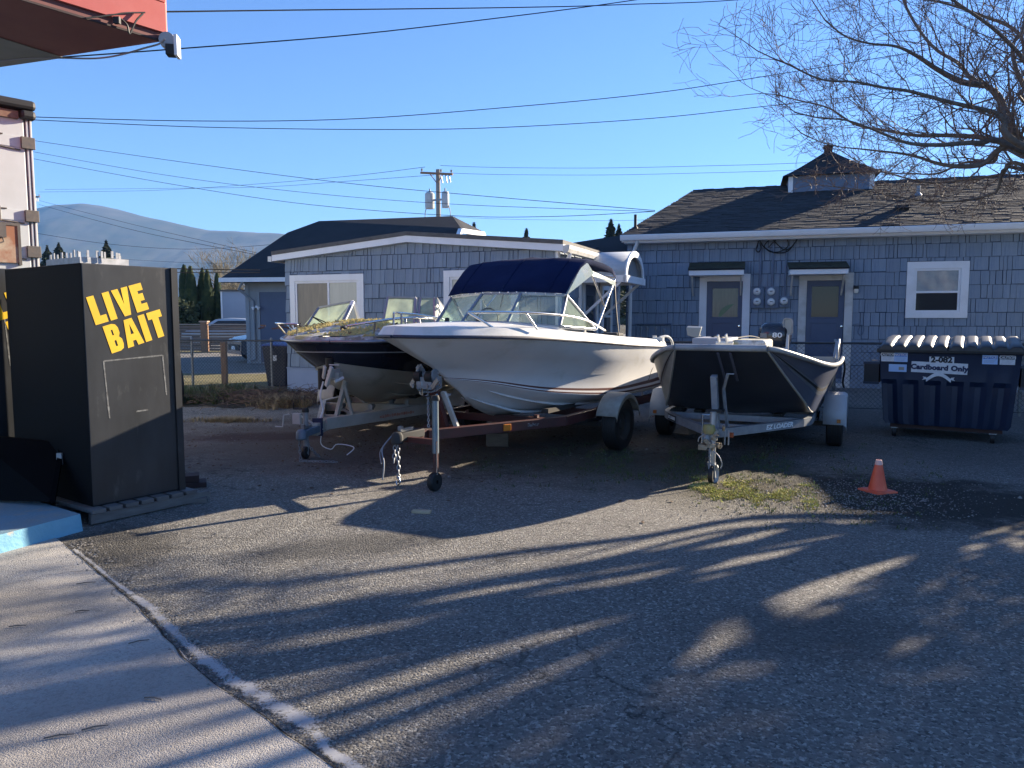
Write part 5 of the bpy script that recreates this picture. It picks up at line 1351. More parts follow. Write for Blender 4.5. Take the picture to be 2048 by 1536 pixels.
# ================================================================= utility pole and overhead wires
def pole(px, top, Y, label, trans=True, s=1.0):
    p = at(px, top, Y); t = thing("utility_pole", label, "pole", (p.x, Y, 0), radians(-25)); h = p.z
    MB().tube([(0, 0, 0), (0, 0, h)], [.2 * s, .15 * s], 12).build("shaft", mat("grey pole wood", (.22, .20, .18), (.30, .28, .25), scale=5, rough=.85, stretch=(4, 4, .3)), t, smooth=60)
    ca = MB().bar((-1.25, -.2, h - .15), (1.25, -.2, h - .45), .12, .14).bar((-.5, -.2, h - .3), (0, -.12, h - .95), .05).bar((.5, -.2, h - .4), (0, -.12, h - .95), .05).build("crossarm", M_wood, t)
    for x in (-1.15, .35, 1.15):
        z = h - .3 - .12 * x
        MB().lathe([(.02, 0), (.02, .12), (.08, .14), (.05, .2), (.09, .24), (.03, .3), (0, .3)], 10, (x, -.2, z)).build("insulator", M_galv, ca)
    for x in (.45, .8, 1.05): MB().bar((x, -.35, h - .5), (x + .1, -.35, h - 1.0), .07).build("fuse", M_galv, ca)
    if trans:
        for s_, hh in ((-1, 1.0), (1, .95)):
            z0 = h - 2.6
            tb_ = MB().lathe([(0, z0), (.3 if s_ < 0 else .24, z0), (.32 if s_ < 0 else .25, z0 + .1), (.32 if s_ < 0 else .25, z0 + hh), (.2, z0 + hh + .12), (0, z0 + hh + .12)], 18, (s_ * .62, -.1, 0)).build("transformer", mat("grey transformer tank", (.40, .42, .43), (.5, .51, .52), scale=3, rough=.5), t, smooth=40)
            MB().box(min(0, s_ * .5), max(0, s_ * .5), -.14, -.06, z0 + .5, z0 + .62).build("bracket", M_galv, tb_)
            MB().tube([(s_ * .6, -.1, z0 + hh), (s_ * .6, -.1, z0 + hh + .35)], .05, 6).build("bushing", M_galv, tb_)
            MB().tube(cr([(s_ * .8, -.1, z0 + .3), (s_ * 1.0, -.1, z0 - .4), (s_ * .8, -.1, z0 - 1.3), (s_ * .2, -.1, z0 - 1.7)], 12), .025, 4).build("lead", M_black, tb_)
    return t
pole(876, 339, 52, "wooden utility pole with two grey transformers above the rear roof")
pole(69, 388, 90, "small distant utility pole head beside the white trailer", trans=False, s=.8)
M_wire = mat("overhead wire", (.008, .009, .012), rough=.9, spec=.05)
def wire(pts, r, label):
    P_ = [at(px, py, Y) for px, py, Y in pts]
    return tag(MB().tube(cr(P_, 40), r, 4, caps=False).build("overhead_wire", M_wire), label, "wire")
wire([(290, 24, 5.1), (600, 20, 7.0), (1024, 15, 9.0), (1250, 9, 10.0), (1540, -6, 11.5), (2000, -60, 14)], .0075, "thick black wire leaving the red canopy along the top of the sky")
wire([(-60, 126, 9), (115, 115, 9.6), (350, 98, 10.5), (700, 70, 12), (980, 38, 13.5), (1200, 10, 14.5), (1400, -20, 16)], .009, "second wire from the canopy corner rising to the top edge of the photo")
wire([(-40, 228, 24), (72, 234, 24.5), (400, 242, 25), (700, 238, 25.5), (1000, 216, 26), (1300, 187, 26.5), (1540, 151, 27), (2100, 60, 28)], .014, "upper of the two long wires crossing the middle sky")
wire([(-40, 234, 24), (72, 240, 24.5), (400, 254, 25), (750, 259, 25.5), (1000, 255, 26), (1300, 237, 26.5), (1545, 211, 27), (2100, 150, 28)], .013, "lower of the two long wires crossing the middle sky")
wire([(40, 275, 40), (80, 283, 40), (400, 329, 36), (700, 367, 33), (1000, 395, 30), (1310, 421, 26)], .011, "highest of three wires slanting down to the long roof")
wire([(40, 298, 40), (80, 306, 40), (330, 350, 36), (600, 384, 33), (900, 408, 30), (1310, 423, 26)], .011, "middle of three wires slanting down to the long roof")
wire([(40, 311, 40), (75, 319, 40), (330, 366, 36), (600, 407, 33), (900, 431, 30), (1100, 433, 28), (1310, 423, 26)], .010, "lowest of three wires slanting down to the long roof")
wire([(78, 384, 90), (300, 381, 80), (500, 369, 70), (700, 352, 60), (850, 334, 52)], .016, "thin distant wire reaching the left end of the pole crossarm")
wire([(90, 379, 90), (300, 377, 80), (520, 374, 70), (700, 362, 60), (868, 350, 52)], .015, "thin distant wire just below the crossarm wire left of the pole")
wire([(880, 331, 52), (1000, 335, 52), (1200, 336, 50), (1400, 332, 48), (1620, 325, 46), (2100, 300, 44)], .014, "upper thin wire from the utility pole towards the cupola")
wire([(895, 346, 52), (1000, 349, 52), (1200, 350, 50), (1400, 346, 48), (1620, 339, 46), (2100, 315, 44)], .013, "lower thin wire from the utility pole towards the cupola")
wire([(78, 401, 60), (250, 445, 50), (400, 480, 42), (545, 513, 36)], .012, "upper of two wires dropping in front of the mountain")
wire([(78, 409, 60), (250, 456, 50), (400, 488, 42), (545, 515, 36)], .014, "lower of two wires dropping in front of the mountain")
wire([(76, 467, 45), (200, 486, 45), (330, 497, 45), (430, 497, 45), (545, 489, 45)], .012, "single sagging wire across the foot of the mountain")
wire([(240, 518, 45), (400, 526, 45), (560, 524, 45)], .008, "faint low wire above the live bait box teeth")
wire([(180, 533, 16), (380, 538, 18), (520, 540, 20)], .016, "thick cable running level from the live bait box top to the rear roof")
wire([(180, 540, 16), (380, 545, 18), (520, 545, 20)], .012, "thinner cable just under the thick level cable")
wire([(900, 433, 50), (1000, 438, 46), (1200, 441, 42), (1290, 440, 38)], .009, "short faint wire from behind the rear house to the vent pipe")
# ================================================================= boats and trailers (local: x to the right seen from ahead, y aft, z up)
def hitx(fr, px, py, x):
    r = ray(px, py); t = ((fr.o - EYE).dot(fr.u) + x) / r.dot(fr.u); p = EYE + r * t
    return (p - fr.o).dot(fr.v), p.z
M_gel = mat("white gelcoat", (.74, .745, .75), (.67, .675, .68), scale=1.3, rough=.28, coat=.2, c3=(.55, .54, .49), s3=2.5, lo3=.58, hi3=.8)
M_geldeck = mat("white deck gelcoat", (.66, .66, .63), (.52, .51, .45), scale=3.5, rough=.4, lo=.45, hi=.75)
M_brownstripe = mat("brown stripe", (.12, .05, .045), rough=.35)
M_cream = mat("stained cream gelcoat", (.52, .50, .44), (.42, .40, .33), scale=1.6, rough=.3, c3=(.20, .18, .12), s3=2.2, lo3=.55, hi3=.75)
M_navyhull = mat("dark navy gelcoat", (.014, .018, .030), (.022, .026, .038), scale=2, rough=.16, coat=.4)
M_moulddeck = mat("moss stained deck", (.60, .61, .58), (.22, .20, .16), scale=9, rough=.7, lo=.42, hi=.6, bump=.7, bscale=40, c3=(.42, .38, .18), s3=5, lo3=.5, hi3=.62)
M_alumdark = mat("dark painted aluminium", (.030, .036, .050), (.042, .048, .062), scale=2, rough=.38)
M_gunw = mat("grey white gunwale", (.36, .37, .37), (.25, .25, .245), scale=6, rough=.45)
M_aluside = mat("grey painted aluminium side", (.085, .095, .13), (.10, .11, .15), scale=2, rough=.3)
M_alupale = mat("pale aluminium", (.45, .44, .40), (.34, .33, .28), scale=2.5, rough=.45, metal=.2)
M_glassb = glass("boat windscreen", (.72, .86, .80), .03, .30, (.50, .62, .56))
M_glassd = glass("dirty boat windscreen", (.70, .84, .78), .05, .55, (.50, .60, .46))
M_alu = mat("windscreen frame aluminium", (.30, .32, .35), (.24, .26, .29), scale=8, rough=.35, metal=.7)
M_canvas = mat("navy canvas", (.004, .011, .046), (.006, .016, .062), scale=2.2, rough=.95, spec=.12, bump=.6, bscale=12)
M_vinyl = glass("clear side curtain", (.75, .86, .84), .2, .75, (.50, .62, .58))
M_dark = mat("dark interior", (.03, .03, .03), rough=.8)
M_vinylseat = mat("grey white seat vinyl", (.42, .42, .39), (.3, .3, .27), scale=6, rough=.6)

def hull(name, parent, lines, bands, mats, n=34, transom_m=0, smooth=32):
    L_ = [cr([V(p) for p in l], n) for l in lines]
    mb = MB()
    for s in (1, -1):
        for j in range(len(L_) - 1):
            b = bands[j]
            a = [V((p.x * s, p.y, p.z)) for p in L_[j]]; c = [V((p.x * s, p.y, p.z)) for p in L_[j + 1]]
            mb.k = b; rows = [a, c] if s == 1 else [c, a]
            mb.grid(rows)
    mb.k = transom_m
    ring = [l[-1] for l in L_]
    mb.poly([V((p.x, p.y, p.z)) for p in ring] + [V((-p.x, p.y, p.z)) for p in ring[::-1]])
    o = mb.build(name, mats, parent, smooth=smooth)
    bm_merge(o)
    return o, L_
def bm_merge(o):
    import bmesh
    bm = bmesh.new(); bm.from_mesh(o.data); bmesh.ops.remove_doubles(bm, verts=bm.verts, dist=.0006)
    bmesh.ops.recalc_face_normals(bm, faces=bm.faces); bm.to_mesh(o.data); bm.free()
def at_y(line, y):
    for a, b in zip(line, line[1:]):
        if a.y <= y <= b.y: u = (y - a.y) / max(1e-6, b.y - a.y); return a.lerp(b, u)
    return line[-1] if y > line[-1].y else line[0]
def strake(parent, pts, r, m, name="strake"):
    for s in (1, -1):
        P_ = cr([V((p[0] * s, p[1], p[2])) for p in pts], 26); k = len(P_)
        MB().tube(P_, [r * min(1, .15 + 3 * min(i, k - 1 - i) / k) for i in range(k)], 5).build(name, m, parent, smooth=50)
def chain(parent, a, b, sag, link=.035, r=.0045, name="chain", m=None):
    a = V(a); b = V(b); mb = MB(); L_ = (a - b).length + sag; n = max(3, int(L_ / (link * .75)))
    P_ = [a.lerp(b, i / n) - V((0, 0, sag * 4 * (i / n) * (1 - i / n))) for i in range(n + 1)]
    for i in range(n):
        d = (P_[i + 1] - P_[i]).normalized(); q = d.orthogonal().normalized()
        if i % 2: q = d.cross(q)
        c = (P_[i] + P_[i + 1]) / 2; hl = link * .5
        mb.tube([c + d * (hl * cos(t)) + q * (link * .28 * sin(t)) for t in [k * pi / 4 for k in range(8)]], r, 4, closed=True)
    return mb.build(name, m or M_galv, parent, smooth=60)
def wheel(parent, x, y, r, w, side, rim_m, sc=1.0):
    t = MB().lathe([(r * .60, -w / 2 + .01), (r * .9, -w / 2), (r * .985, -w * .42), (r, -w * .25), (r, w * .25), (r * .985, w * .42), (r * .9, w / 2), (r * .60, w / 2 - .01)], 36, (x, y, r), 'X')
    for k in range(-2, 3): t.lathe([(r + .001, k * w * .15 - .004), (r + .004, k * w * .15), (r + .001, k * w * .15 + .004)], 36, (x, y, r), 'X')
    o = t.build("wheel", M_black, parent, smooth=40)
    s = side
    MB().lathe([(0, s * w * .30), (r * .18, s * w * .32), (r * .22, s * w * .22), (r * .45, s * w * .15), (r * .5, s * w * .34), (r * .60, s * w * .44), (r * .62, s * w * .40)], 24, (x, y, r), 'X').build("rim", rim_m, o, smooth=40)
    return o
def trailer(label, fr, P):
    """boat trailer built from its measurements"""
    t = thing("boat_trailer", label, "trailer", frame=fr)
    m = P['m']; zc = P['zc']; zf = P['zf']; fw = P['fw']; fh = P['fh']; yv = P['yv']; yh = P['yh']; y2 = P['y2']; hw = P['hw']; ya = P['ya']; tr = P['tr']; wr = P['wr']; ww = P['ww']
    cm = P.get('coupler_m', M_galv)
    co = MB().prism([(-.035, 0, zc - .01), (.035, 0, zc - .01), (.055, .12, zc), (.055, .38, zc), (-.055, .38, zc), (-.055, .12, zc)], (0, 0, .075)).lathe([(0, .085), (.035, .08), (.055, .05), (.058, -.02), (.045, -.03), (0, -.03)], 14, (0, .03, zc)).build("coupler", cm, t, bevel=.008, smooth=40)
    MB().box(-.01, .01, .08, .26, zc + .075, zc + .105).box(-.018, .018, .06, .1, zc + .09, zc + .13).build("latch", M_steel, co)
    MB().bar((0, .34, zc + .03), (0, yv + .15, (zc + .03 + zf) / 2 + .01 if P.get('slope') else zf), fw * 1.1, fh).build("tongue", m, t, bevel=.004)
    for s in (1, -1):
        pts = cr([V((s * .02, yv, zf)), V((s * hw * .55, (yv + yh) / 2, zf)), V((s * hw * .94, yh - .12, zf)), V((s * hw, yh + .15, zf))], 9) if P.get('curved') else [V((s * .03, yv, zf)), V((s * hw, yh, zf))]
        mb = MB()
        for a, b in zip(pts, pts[1:]): mb.bar(a, b + (b - a).normalized() * .006, fw, fh)
        mb.bar((s * hw, pts[-1].y, zf), (s * hw, y2, zf), fw, fh)
        mb.build("side_rail", m, t, bevel=.004 if not P.get('curved') else 0)
    for y in P['cross']:
        wx = hw * max(.08, min(1, (y - yv) / (yh - yv)))
        MB().bar((-wx, y, zf - .01), (wx, y, zf - .01), fw * .85, fh * .85).build("crossmember", m, t, bevel=.003)
    MB().bar((-tr + ww / 2, ya, wr - .02), (tr - ww / 2, ya, wr - .02), .055).build("axle", M_black, t)
    for s in (1, -1):
        wheel(t, s * tr, ya, wr, ww, s, P.get('rim_m', M_white))
        MB().bar((s * (hw + .02), ya - .35, zf - .05), (s * (hw + .02), ya, wr + .03), .05, .03).bar((s * (hw + .02), ya, wr + .03), (s * (hw + .02), ya + .35, zf - .05), .05, .03).build("leaf_spring", M_black, t)
        fe = MB(); R1 = wr + .065; rows = []
        x0, x1 = (tr - ww / 2 - .03), (tr + ww / 2 + .035)
        if P['fender'] == 'round':
            for k in range(17):
                a = radians(P.get('f0', 8)) + (pi - radians(P.get('f0', 8) * 2)) * k / 16
                rows.append([(s * x, ya - cos(a) * R1 * 1.05, wr + sin(a) * R1 + dz_) for x, dz_ in ((x0, -.012), (x0 + .015, 0), (x1 - .02, 0), (x1, -.015), (x1 + .003, -.06))])
        else:
            for (yy, zz) in ((-R1 * 1.12, .02), (-R1 * 1.02, .20), (-R1 * .62, R1 + .0), (R1 * .62, R1 + .0), (R1 * 1.02, .20), (R1 * 1.12, .02)):
                rows.append([(s * x, ya + yy * (1 - k_ * .05), wr + zz - d_) for x, d_, k_ in ((x0, 0, 0), (x1 - .03, 0, 0), (x1, .02, 0), (x1 + .008, .10, 1))])
        fe.grid(rows)
        fo = fe.build("fender", P.get('fender_m', M_white), t, smooth=35, solid=.008)
        if P['fender'] == 'box':
            MB().box(s * (x1 - .075) - .02, s * (x1 - .075) + .02, ya - R1 * 1.12 - .03, ya - R1 * 1.10, wr + .045, wr + .085).build("marker_light", mat("amber marker", (.35, .12, .02), rough=.3), fo)
        MB().bar((s * hw, ya, zf), (s * (x0 + .02), ya, wr + R1 - .02), .04, .04).build("fender_bracket", m, t)
    # bunks
    for s in (1, -1):
        bx = P.get('bx', hw * .55)
        MB().bar((s * bx, yh + .1, P['zb']), (s * bx, y2 - .05, P['zb']), .09, .05).build("bunk", mat("carpeted bunk", (.05, .045, .04), rough=.95), t)
        for y in P['cross'][1:]:
            MB().bar((s * bx, y, zf), (s * bx, y, P['zb'] - .02), .045).build("bunk_bracket", m, t)
    return t, co
def roller_vee(parent, y, z, m):
    for s in (1, -1):
        MB().bar((0, y, z), (s * .22, y, z + .10), .035).tube([(s * .20, y - .05, z + .13), (s * .20, y + .05, z + .13)], .035, 10).build("keel_roller", m, parent, smooth=40)
def jack(parent, x, y, ztop, m_tube, m_leg, wr, crank='top', ww=.05, fold=False):
    j = MB().tube([(x, y, ztop - .48), (x, y, ztop)], .030, 12).build("jack", m_tube, parent, smooth=50)
    MB().tube([(x, y, wr * 1.6), (x, y, ztop - .45)], .023, 12).build("inner_tube", m_leg, j, smooth=50)
    if crank == 'top':
        MB().lathe([(0, .045), (.03, .04), (.04, .015), (.04, -.005), (0, -.005)], 12, (x, y, ztop)).tube([(x, y, ztop + .03), (x - .13, y - .02, ztop + .03), (x - .13, y - .02, ztop + .1)], .007, 6).build("crank", M_black, j, smooth=40)
    else:
        MB().tube([(x, y, ztop - .03), (x - .09, y - .03, ztop - .03), (x - .095, y - .03, ztop - .30)], .008, 6).build("crank", M_chrome, j, smooth=40)
    MB().lathe([(wr * .2, -ww / 2), (wr * .9, -ww / 2), (wr, -ww * .3), (wr, ww * .3), (wr * .9, ww / 2), (wr * .2, ww / 2)], 22, (x + (.03 if fold else 0), y - .02, wr), 'X').build("jack_wheel", M_black, j, smooth=40)
    return j

# ------------------------------------------------ white cuddy boat in the middle
FW = Frame(-1.10, 6.92, -30)
WB = thing("motorboat", "white motorboat with a blue canvas top and brown stripes, centre of the lot", "boat", frame=FW)
chine = [(0, .82, .93), (.28, 1.25, .85), (.60, 2.0, .70), (.84, 3.2, .58), (.885, 4.2, .555), (.885, 5.05, .55)]
def up(line, d0, d1, dx=.01): return [(x + (dx if x > 0 else 0), y - (.0), z + d0 + (d1 - d0) * i / (len(line) - 1)) for i, (x, y, z) in enumerate(line)]
lines = [[(0, 1.22, .67), (0, 1.5, .52), (0, 1.85, .43), (0, 2.4, .395), (0, 3.5, .385), (0, 5.05, .39)],
         [(0, 1.10, .76), (.12, 1.5, .62), (.24, 2.0, .50), (.31, 2.8, .445), (.33, 4, .43), (.33, 5.05, .43)],
         [(0, .96, .84), (.21, 1.45, .74), (.44, 2.1, .58), (.59, 3.0, .50), (.62, 4.0, .485), (.62, 5.05, .48)],
         chine, up(chine, 0, .045), up(chine, .003, .075), up(chine, .006, .115), up(chine, .010, .165), 
         [(0, .58, 1.07), (.27, 1.0, 1.02), (.58, 1.8, .93), (.85, 3.0, .86), (.91, 4.1, .84), (.90, 5.05, .82)],
         [(0, .34, 1.20), (.36, .72, 1.17), (.74, 1.6, 1.12), (.96, 2.8, 1.03), (.97, 4.0, .99), (.93, 5.03, .97)],
         [(0, 0, 1.375), (.30, .16, 1.37), (.60, .55, 1.365), (.88, 1.25, 1.34), (1.04, 2.3, 1.275), (1.06, 3.5, 1.20), (.97, 5.0, 1.13)]]
wh, WL = hull("hull", WB, lines, [0, 0, 0, 0, 1, 0, 1, 0, 0, 0], [M_gel, M_brownstripe])
strake(wh, [(.05, 1.2, .70), (.14, 1.5, .60), (.27, 2.0, .475), (.33, 2.9, .43), (.34, 3.6, .425)], .018, M_gel)
strake(wh, [(.16, 1.3, .79), (.30, 1.65, .68), (.50, 2.3, .55), (.60, 3.1, .49), (.62, 4.2, .478)], .018, M_gel)
sheer = WL[-1]
for s in (1, -1): MB().tube([V((p.x * s + .008 * s, p.y - .004, p.z)) for p in sheer], .017, 6).build("rub_rail", mat("dark rub rail", (.03, .035, .06), rough=.5), WB, smooth=60)
top = [V((p.x * .975 + (-.045 if p.x > .1 else 0), p.y + .05 * (1 - min(1, p.x)), p.z + .095)) for p in sheer]; top = [V((max(0, p.x), p.y, p.z)) for p in top]
mb = MB()
for s in (1, -1): mb.grid([[V((p.x * s, p.y, p.z + .004)) for p in sheer], [V((p.x * s, p.y, p.z)) for p in top]])
yd = 1.95; ys = [0.05 + (yd - .05) * (i / 16) for i in range(17)]
rows = []
for y in ys:
    p = at_y(top, y); cz_ = .075 * min(1, y / 1.2); rows.append([V((p.x * k, y, p.z + cz_ * (1 - abs(k) ** 2.2))) for k in (-1, -.8, -.55, -.3, 0, .3, .55, .8, 1)])
mb.grid(rows)
ysd = [yd + (5.0 - yd) * i / 12 for i in range(13)]
for s in (1, -1):
    mb.grid([[V((at_y(top, y).x * s, y, at_y(top, y).z)) for y in ysd], [V(((at_y(top, y).x - .17) * s, y, at_y(top, y).z + .02)) for y in ysd]])
    mb.grid([[V(((at_y(top, y).x - .17) * s, y, at_y(top, y).z + .02)) for y in ysd], [V(((at_y(top, y).x - .34) * s, y, 1.0)) for y in ysd]])
e = at_y(top, 5.0)
mb.box(-e.x, e.x, 4.84, 5.0, e.z - .25, e.z + .005)
mb.build("deck", M_geldeck, WB, smooth=30)
MB().box(-.55, .55, yd, 4.85, .96, .99).box(-.55, .55, yd - .02, yd + .02, .99, 1.40).build("cockpit_floor", M_dark, WB)
for x in (-.36, .36):
    MB().box(x - .22, x + .22, 2.55, 3.0, .99, 1.12).box(x - .22, x + .22, 2.95, 3.05, 1.12, 1.45).build("seat", M_vinylseat, WB, bevel=.03)
wl_ = MB().lathe([(0, 0), (.02, 0)], 8)
st = MB().tube([(-.45 + .17 * cos(a), 2.35 + .05 * sin(a), 1.5 + .16 * sin(a)) for a in [k * pi / 9 for k in range(18)]], .012, 6, closed=True).bar((-.45, 2.35, 1.5), (-.45, 2.1, 1.42), .04)
st.build("steering_wheel", M_black, WB, smooth=60)
# windscreen
wb_ = [V((-.82, 1.80, 1.45)), V((-.27, 1.55, 1.495)), V((.32, 1.55, 1.495)), V((.82, 1.80, 1.45))]
wt_ = [V((-.765, 2.08, 1.79)), V((-.235, 1.92, 1.82)), V((.28, 1.92, 1.82)), V((.765, 2.08, 1.79))]
WS = MB()
for i in range(4): WS.bar(wb_[i], wt_[i], .035, .022, up=V((0, 1, 0)))
for i in range(3): WS.bar(wb_[i], wb_[i + 1], .028, .03).bar(wt_[i], wt_[i + 1], .024, .03)
for s in (-1, 1):
    WS.bar((s * .82, 1.80, 1.45), (s * .875, 2.62, 1.41), .02, .03).bar((s * .765, 2.08, 1.79), (s * .875, 2.62, 1.41), .022, .03).bar((s * .795, 1.95, 1.62), (s * .765, 2.08, 1.79), .02)
wso = WS.build("windscreen_frame", M_alu, WB, bevel=.003)
for i in range(3): MB().add([wb_[i], wb_[i + 1], wt_[i + 1], wt_[i]], [(0, 1, 2, 3)]).build("pane", M_glassb, wso)
for s in (-1, 1): MB().add([(s * .82, 1.80, 1.45), (s * .875, 2.62, 1.41), (s * .765, 2.08, 1.79)], [(0, 1, 2)]).build("pane", M_glassd, wso)
MB().prism([wb_[0] + V((0, -.03, -.03)), wb_[1] + V((0, -.03, -.02)), wb_[2] + V((0, -.03, -.02)), wb_[3] + V((0, -.03, -.03)), V((.86, 1.9, 1.38)), V((-.86, 1.9, 1.38))], (0, 0, .028)).build("dash_moulding", M_geldeck, WB, smooth=30)
for k in (-1, 1): MB().lathe([(0, .05), (.022, .045), (.028, 0)], 10, (k * .2 - .06, 1.25, 1.50)).build("deck_fitting", M_black, WB, smooth=50)
# canvas top
cv = MB(); rows = []
for (y, z, hw, cr__, dr) in ((2.02, 1.81, .775, .030, .0), (2.16, 1.945, .785, .035, .0), (2.38, 2.115, .795, .04, .0), (2.52, 2.195, .80, .045, .02), (2.70, 2.215, .80, .05, .07), (3.0, 2.20, .80, .045, .075), (3.28, 2.16, .80, .035, .07), (3.42, 2.11, .79, .03, .07)):
    r_ = [V((-hw - .005, y, z - dr))] if dr else [V((-hw - .004, y, z - .006))]
    for k in (-1, -.93, -.75, -.5, -.25, 0, .25, .5, .75, .93, 1): r_.append(V((hw * k, y - .10 * (1 - abs(k)) ** .7 * max(0, (2.5 - y)) * 1.3, z + cr__ * (1 - abs(k) ** 3.0) + .008 * sin(y * 17 + k * 5) * (1 - abs(k)) + .004 * sin(k * 14 + y * 3))))
    r_.append(V((hw + .005, y, z - dr)) if dr else V((hw + .004, y, z - .006))); rows.append(r_)
cv.grid(rows); cto = cv.build("canvas_top", M_canvas, WB, smooth=60, solid=.006)
for y_ in (2.72,): pass
snaps = MB()
for k in range(15):
    u = k / 14; i = min(2, int(u * 3)); p = wt_[i].lerp(wt_[i + 1], u * 3 - i) + V((0, -.035, .012)); snaps.lathe([(0, -.006), (.008, -.004), (.009, 0)], 6, (p.x, p.y, p.z), 'Y')
snaps.build("snap_row", M_chrome, cto)
sm_ = MB()
for kx_ in (3, 6, 9):
    sm_.tube([V(r_[kx_]) + V((0, 0, .008)) for r_ in rows], .004, 4)
sm_.build('seam', M_canvas, cto)
sm_ = MB()
for x in (-.42, .0, .42):
    sm_.tube([V((x, r_[1].y, 0)) * 1 + V((0, 0, 0)) for r_ in rows[:0]] or [(x, 2.0, 1.87), (x, 2.0, 1.875)], .002, 3)
for s in (-1, 1):
    MB().add([(s * .772, 2.06, 1.79), (s * .797, 2.38, 2.11), (s * .806, 2.54, 2.18), (s * .82, 2.70, 2.06), (s * .81, 2.50, 1.98)], [(0, 1, 2, 3, 4)]).build("side_curtain", M_vinyl, WB)
    MB().add([(s * .806, 2.62, 2.10), (s * .806, 3.38, 2.0), (s * .815, 3.36, 1.94), (s * .815, 3.0, 2.0), (s * .82, 2.66, 2.03)], [(0, 1, 2, 3, 4)]).build("side_curtain", M_vinyl, WB)
    MB().tube([(s * .80, 2.62, 2.11), (s * .84, 2.98, 1.67)], .011, 6).tube([(s * .79, 3.40, 2.02), (s * .88, 2.64, 1.41)], .012, 6).tube([(s * .79, 2.62, 2.12), (s * .4, 2.62, 2.2), (-s * .0, 2.62, 2.22)], .011, 6).tube([(s * .78, 3.40, 2.05), (s * .4, 3.38, 2.10), (0, 3.38, 2.10)], .011, 6).build("canopy_pole", M_chrome, WB, smooth=60)
    MB().tube(cr([(s * .79, 3.41, 2.0), (s * .82, 3.36, 1.8), (s * .86, 3.32, 1.55), (s * .9, 3.3, 1.3)], 12), .009, 4).build("strap", M_black, WB)
    rp = cr([V((s * .45, .58, 1.60)), V((s * .74, 1.0, 1.60)), V((s * .90, 1.65, 1.575)), V((s * .95, 2.2, 1.52)), V((s * .965, 2.7, 1.40))], 24)
    MB().tube(rp, .0125, 8).tube([(s * .45, .58, 1.60), (s * .62, .78, 1.445)], .0115, 8).tube([(s * .78, 1.12, 1.60), (s * .86, 1.22, 1.43)], .0115, 8).build("bow_rail", M_chrome, WB, smooth=60)
MB().box(.86, .98, 4.72, 4.80, 1.22, 1.27).tube(cr([(.92, 4.78, 1.27), (.98, 4.95, 1.28), (1.0, 5.1, 1.18), (.99, 5.12, 1.02)], 10), .018, 6).tube([(.80, 4.9, 1.22), (.80, 4.9, 1.29)], .03, 8).build("stern_fitting", M_geldeck, WB, smooth=50)
MB().tube(cr([V((.965, 4.72, 1.10)), V((.93, 4.60, .95)), V((.905, 4.45, .78)), V((.90, 4.38, .66))], 12), .007, 4).build("mould_line", mat("mould seam", (.2, .18, .15), rough=.6), wh)
MB().box(-.28, .28, 5.05, 5.18, .6, 1.05).box(-.14, .14, 5.12, 5.4, .45, 1.32).build("outdrive", M_dark, WB, bevel=.03)
FWT = Frame(-1.07, 6.80, -30)
M_maroon = mat("maroon painted frame", (.085, .022, .020), (.055, .022, .020), scale=4, rough=.5)
wt, co = trailer("maroon boat trailer under the white motorboat with a tall jack and hanging chains", FWT,
    dict(m=M_maroon, zc=.42, zf=.42, fw=.075, fh=.10, yv=.45, yh=2.0, y2=5.0, hw=.74, ya=2.85, tr=1.03, wr=.305, ww=.19, cross=(.95, 1.9, 2.85, 4.6), fender='round', zb=.50, bx=.45, f0=20, fender_m=mat("dirty fender paint", (.36, .35, .31), (.24, .22, .19), scale=5, rough=.6), rim_m=M_dark, coupler_m=M_dark))
jg = on_plane(872, 981); jl = V(((jg - FWT.o).dot(FWT.u), (jg - FWT.o).dot(FWT.v), 0))
jt = jack(wt, jl.x, jl.y, .82, mat("blue grey jack tube", (.16, .21, .25), (.22, .26, .28), scale=8, rough=.4, metal=.5), M_maroon, .085, 'top', .06)
MB().bar((0, jl.y + .1, .42), (jl.x, jl.y, .44), .05, .05).bar((jl.x + .025, jl.y - .02, .45), (jl.x + .03, jl.y - .02, .14), .008, .008).build("jack_arm", M_maroon, wt)
MB().tube([(jl.x + .028, jl.y - .024, .44), (jl.x + .030, jl.y - .024, .15)], .006, 5).build("jack_rod", M_chrome, jt)
# bow stand, winch and its tangle
MB().bar((0, .78, .45), (0, .60, .86), .06, .09, up=V((1, 0, 0))).build("winch_post", M_maroon, wt, bevel=.005)
MB().bar((.10, .86, .44), (.06, .68, .82), .03, .05, up=V((1, 0, 0))).build("post_brace", M_whitedirt, wt)
wi = MB().box(-.09, .09, .44, .62, .86, .98).lathe([(0, -.10), (.06, -.10), (.06, -.08), (.03, -.07), (.03, .07), (.06, .08), (.06, .10), (0, .10)], 14, (0, .50, 1.0), 'X').build("winch", M_galv, wt, bevel=.006, smooth=40)
rd = random.Random(12); tg = MB()
for k in range(16):
    a = V((rd.uniform(-.14, .14), .48 + rd.uniform(-.08, .1), rd.uniform(.80, 1.08))); b = a + V((rd.uniform(-.12, .12), rd.uniform(-.06, .06), rd.uniform(-.1, .1)))
    tg.bar(a, b, rd.uniform(.012, .03), rd.uniform(.02, .05))
tg.build("winch_gear", M_steel, wi)
for x in (-.11, .02): MB().tube([(x - .0, .47, .98), (x + .07, .47, .98)], .055, 14).build("bow_roller", M_black, wt, smooth=50)
chain(wt, (-.08, .46, .86), (.14, .50, .87), .03, name="chain")
chain(wt, (-.03, .55, .84), (.01, .50, .46), .0, name="chain")
chain(wt, (-.01, .05, .44), (.05, -.02, .08), .0, link=.05, r=.006, name="safety_chain")
chain(wt, (-.06, .08, .44), (-.02, .0, .22), .0, link=.05, r=.006, name="safety_chain")
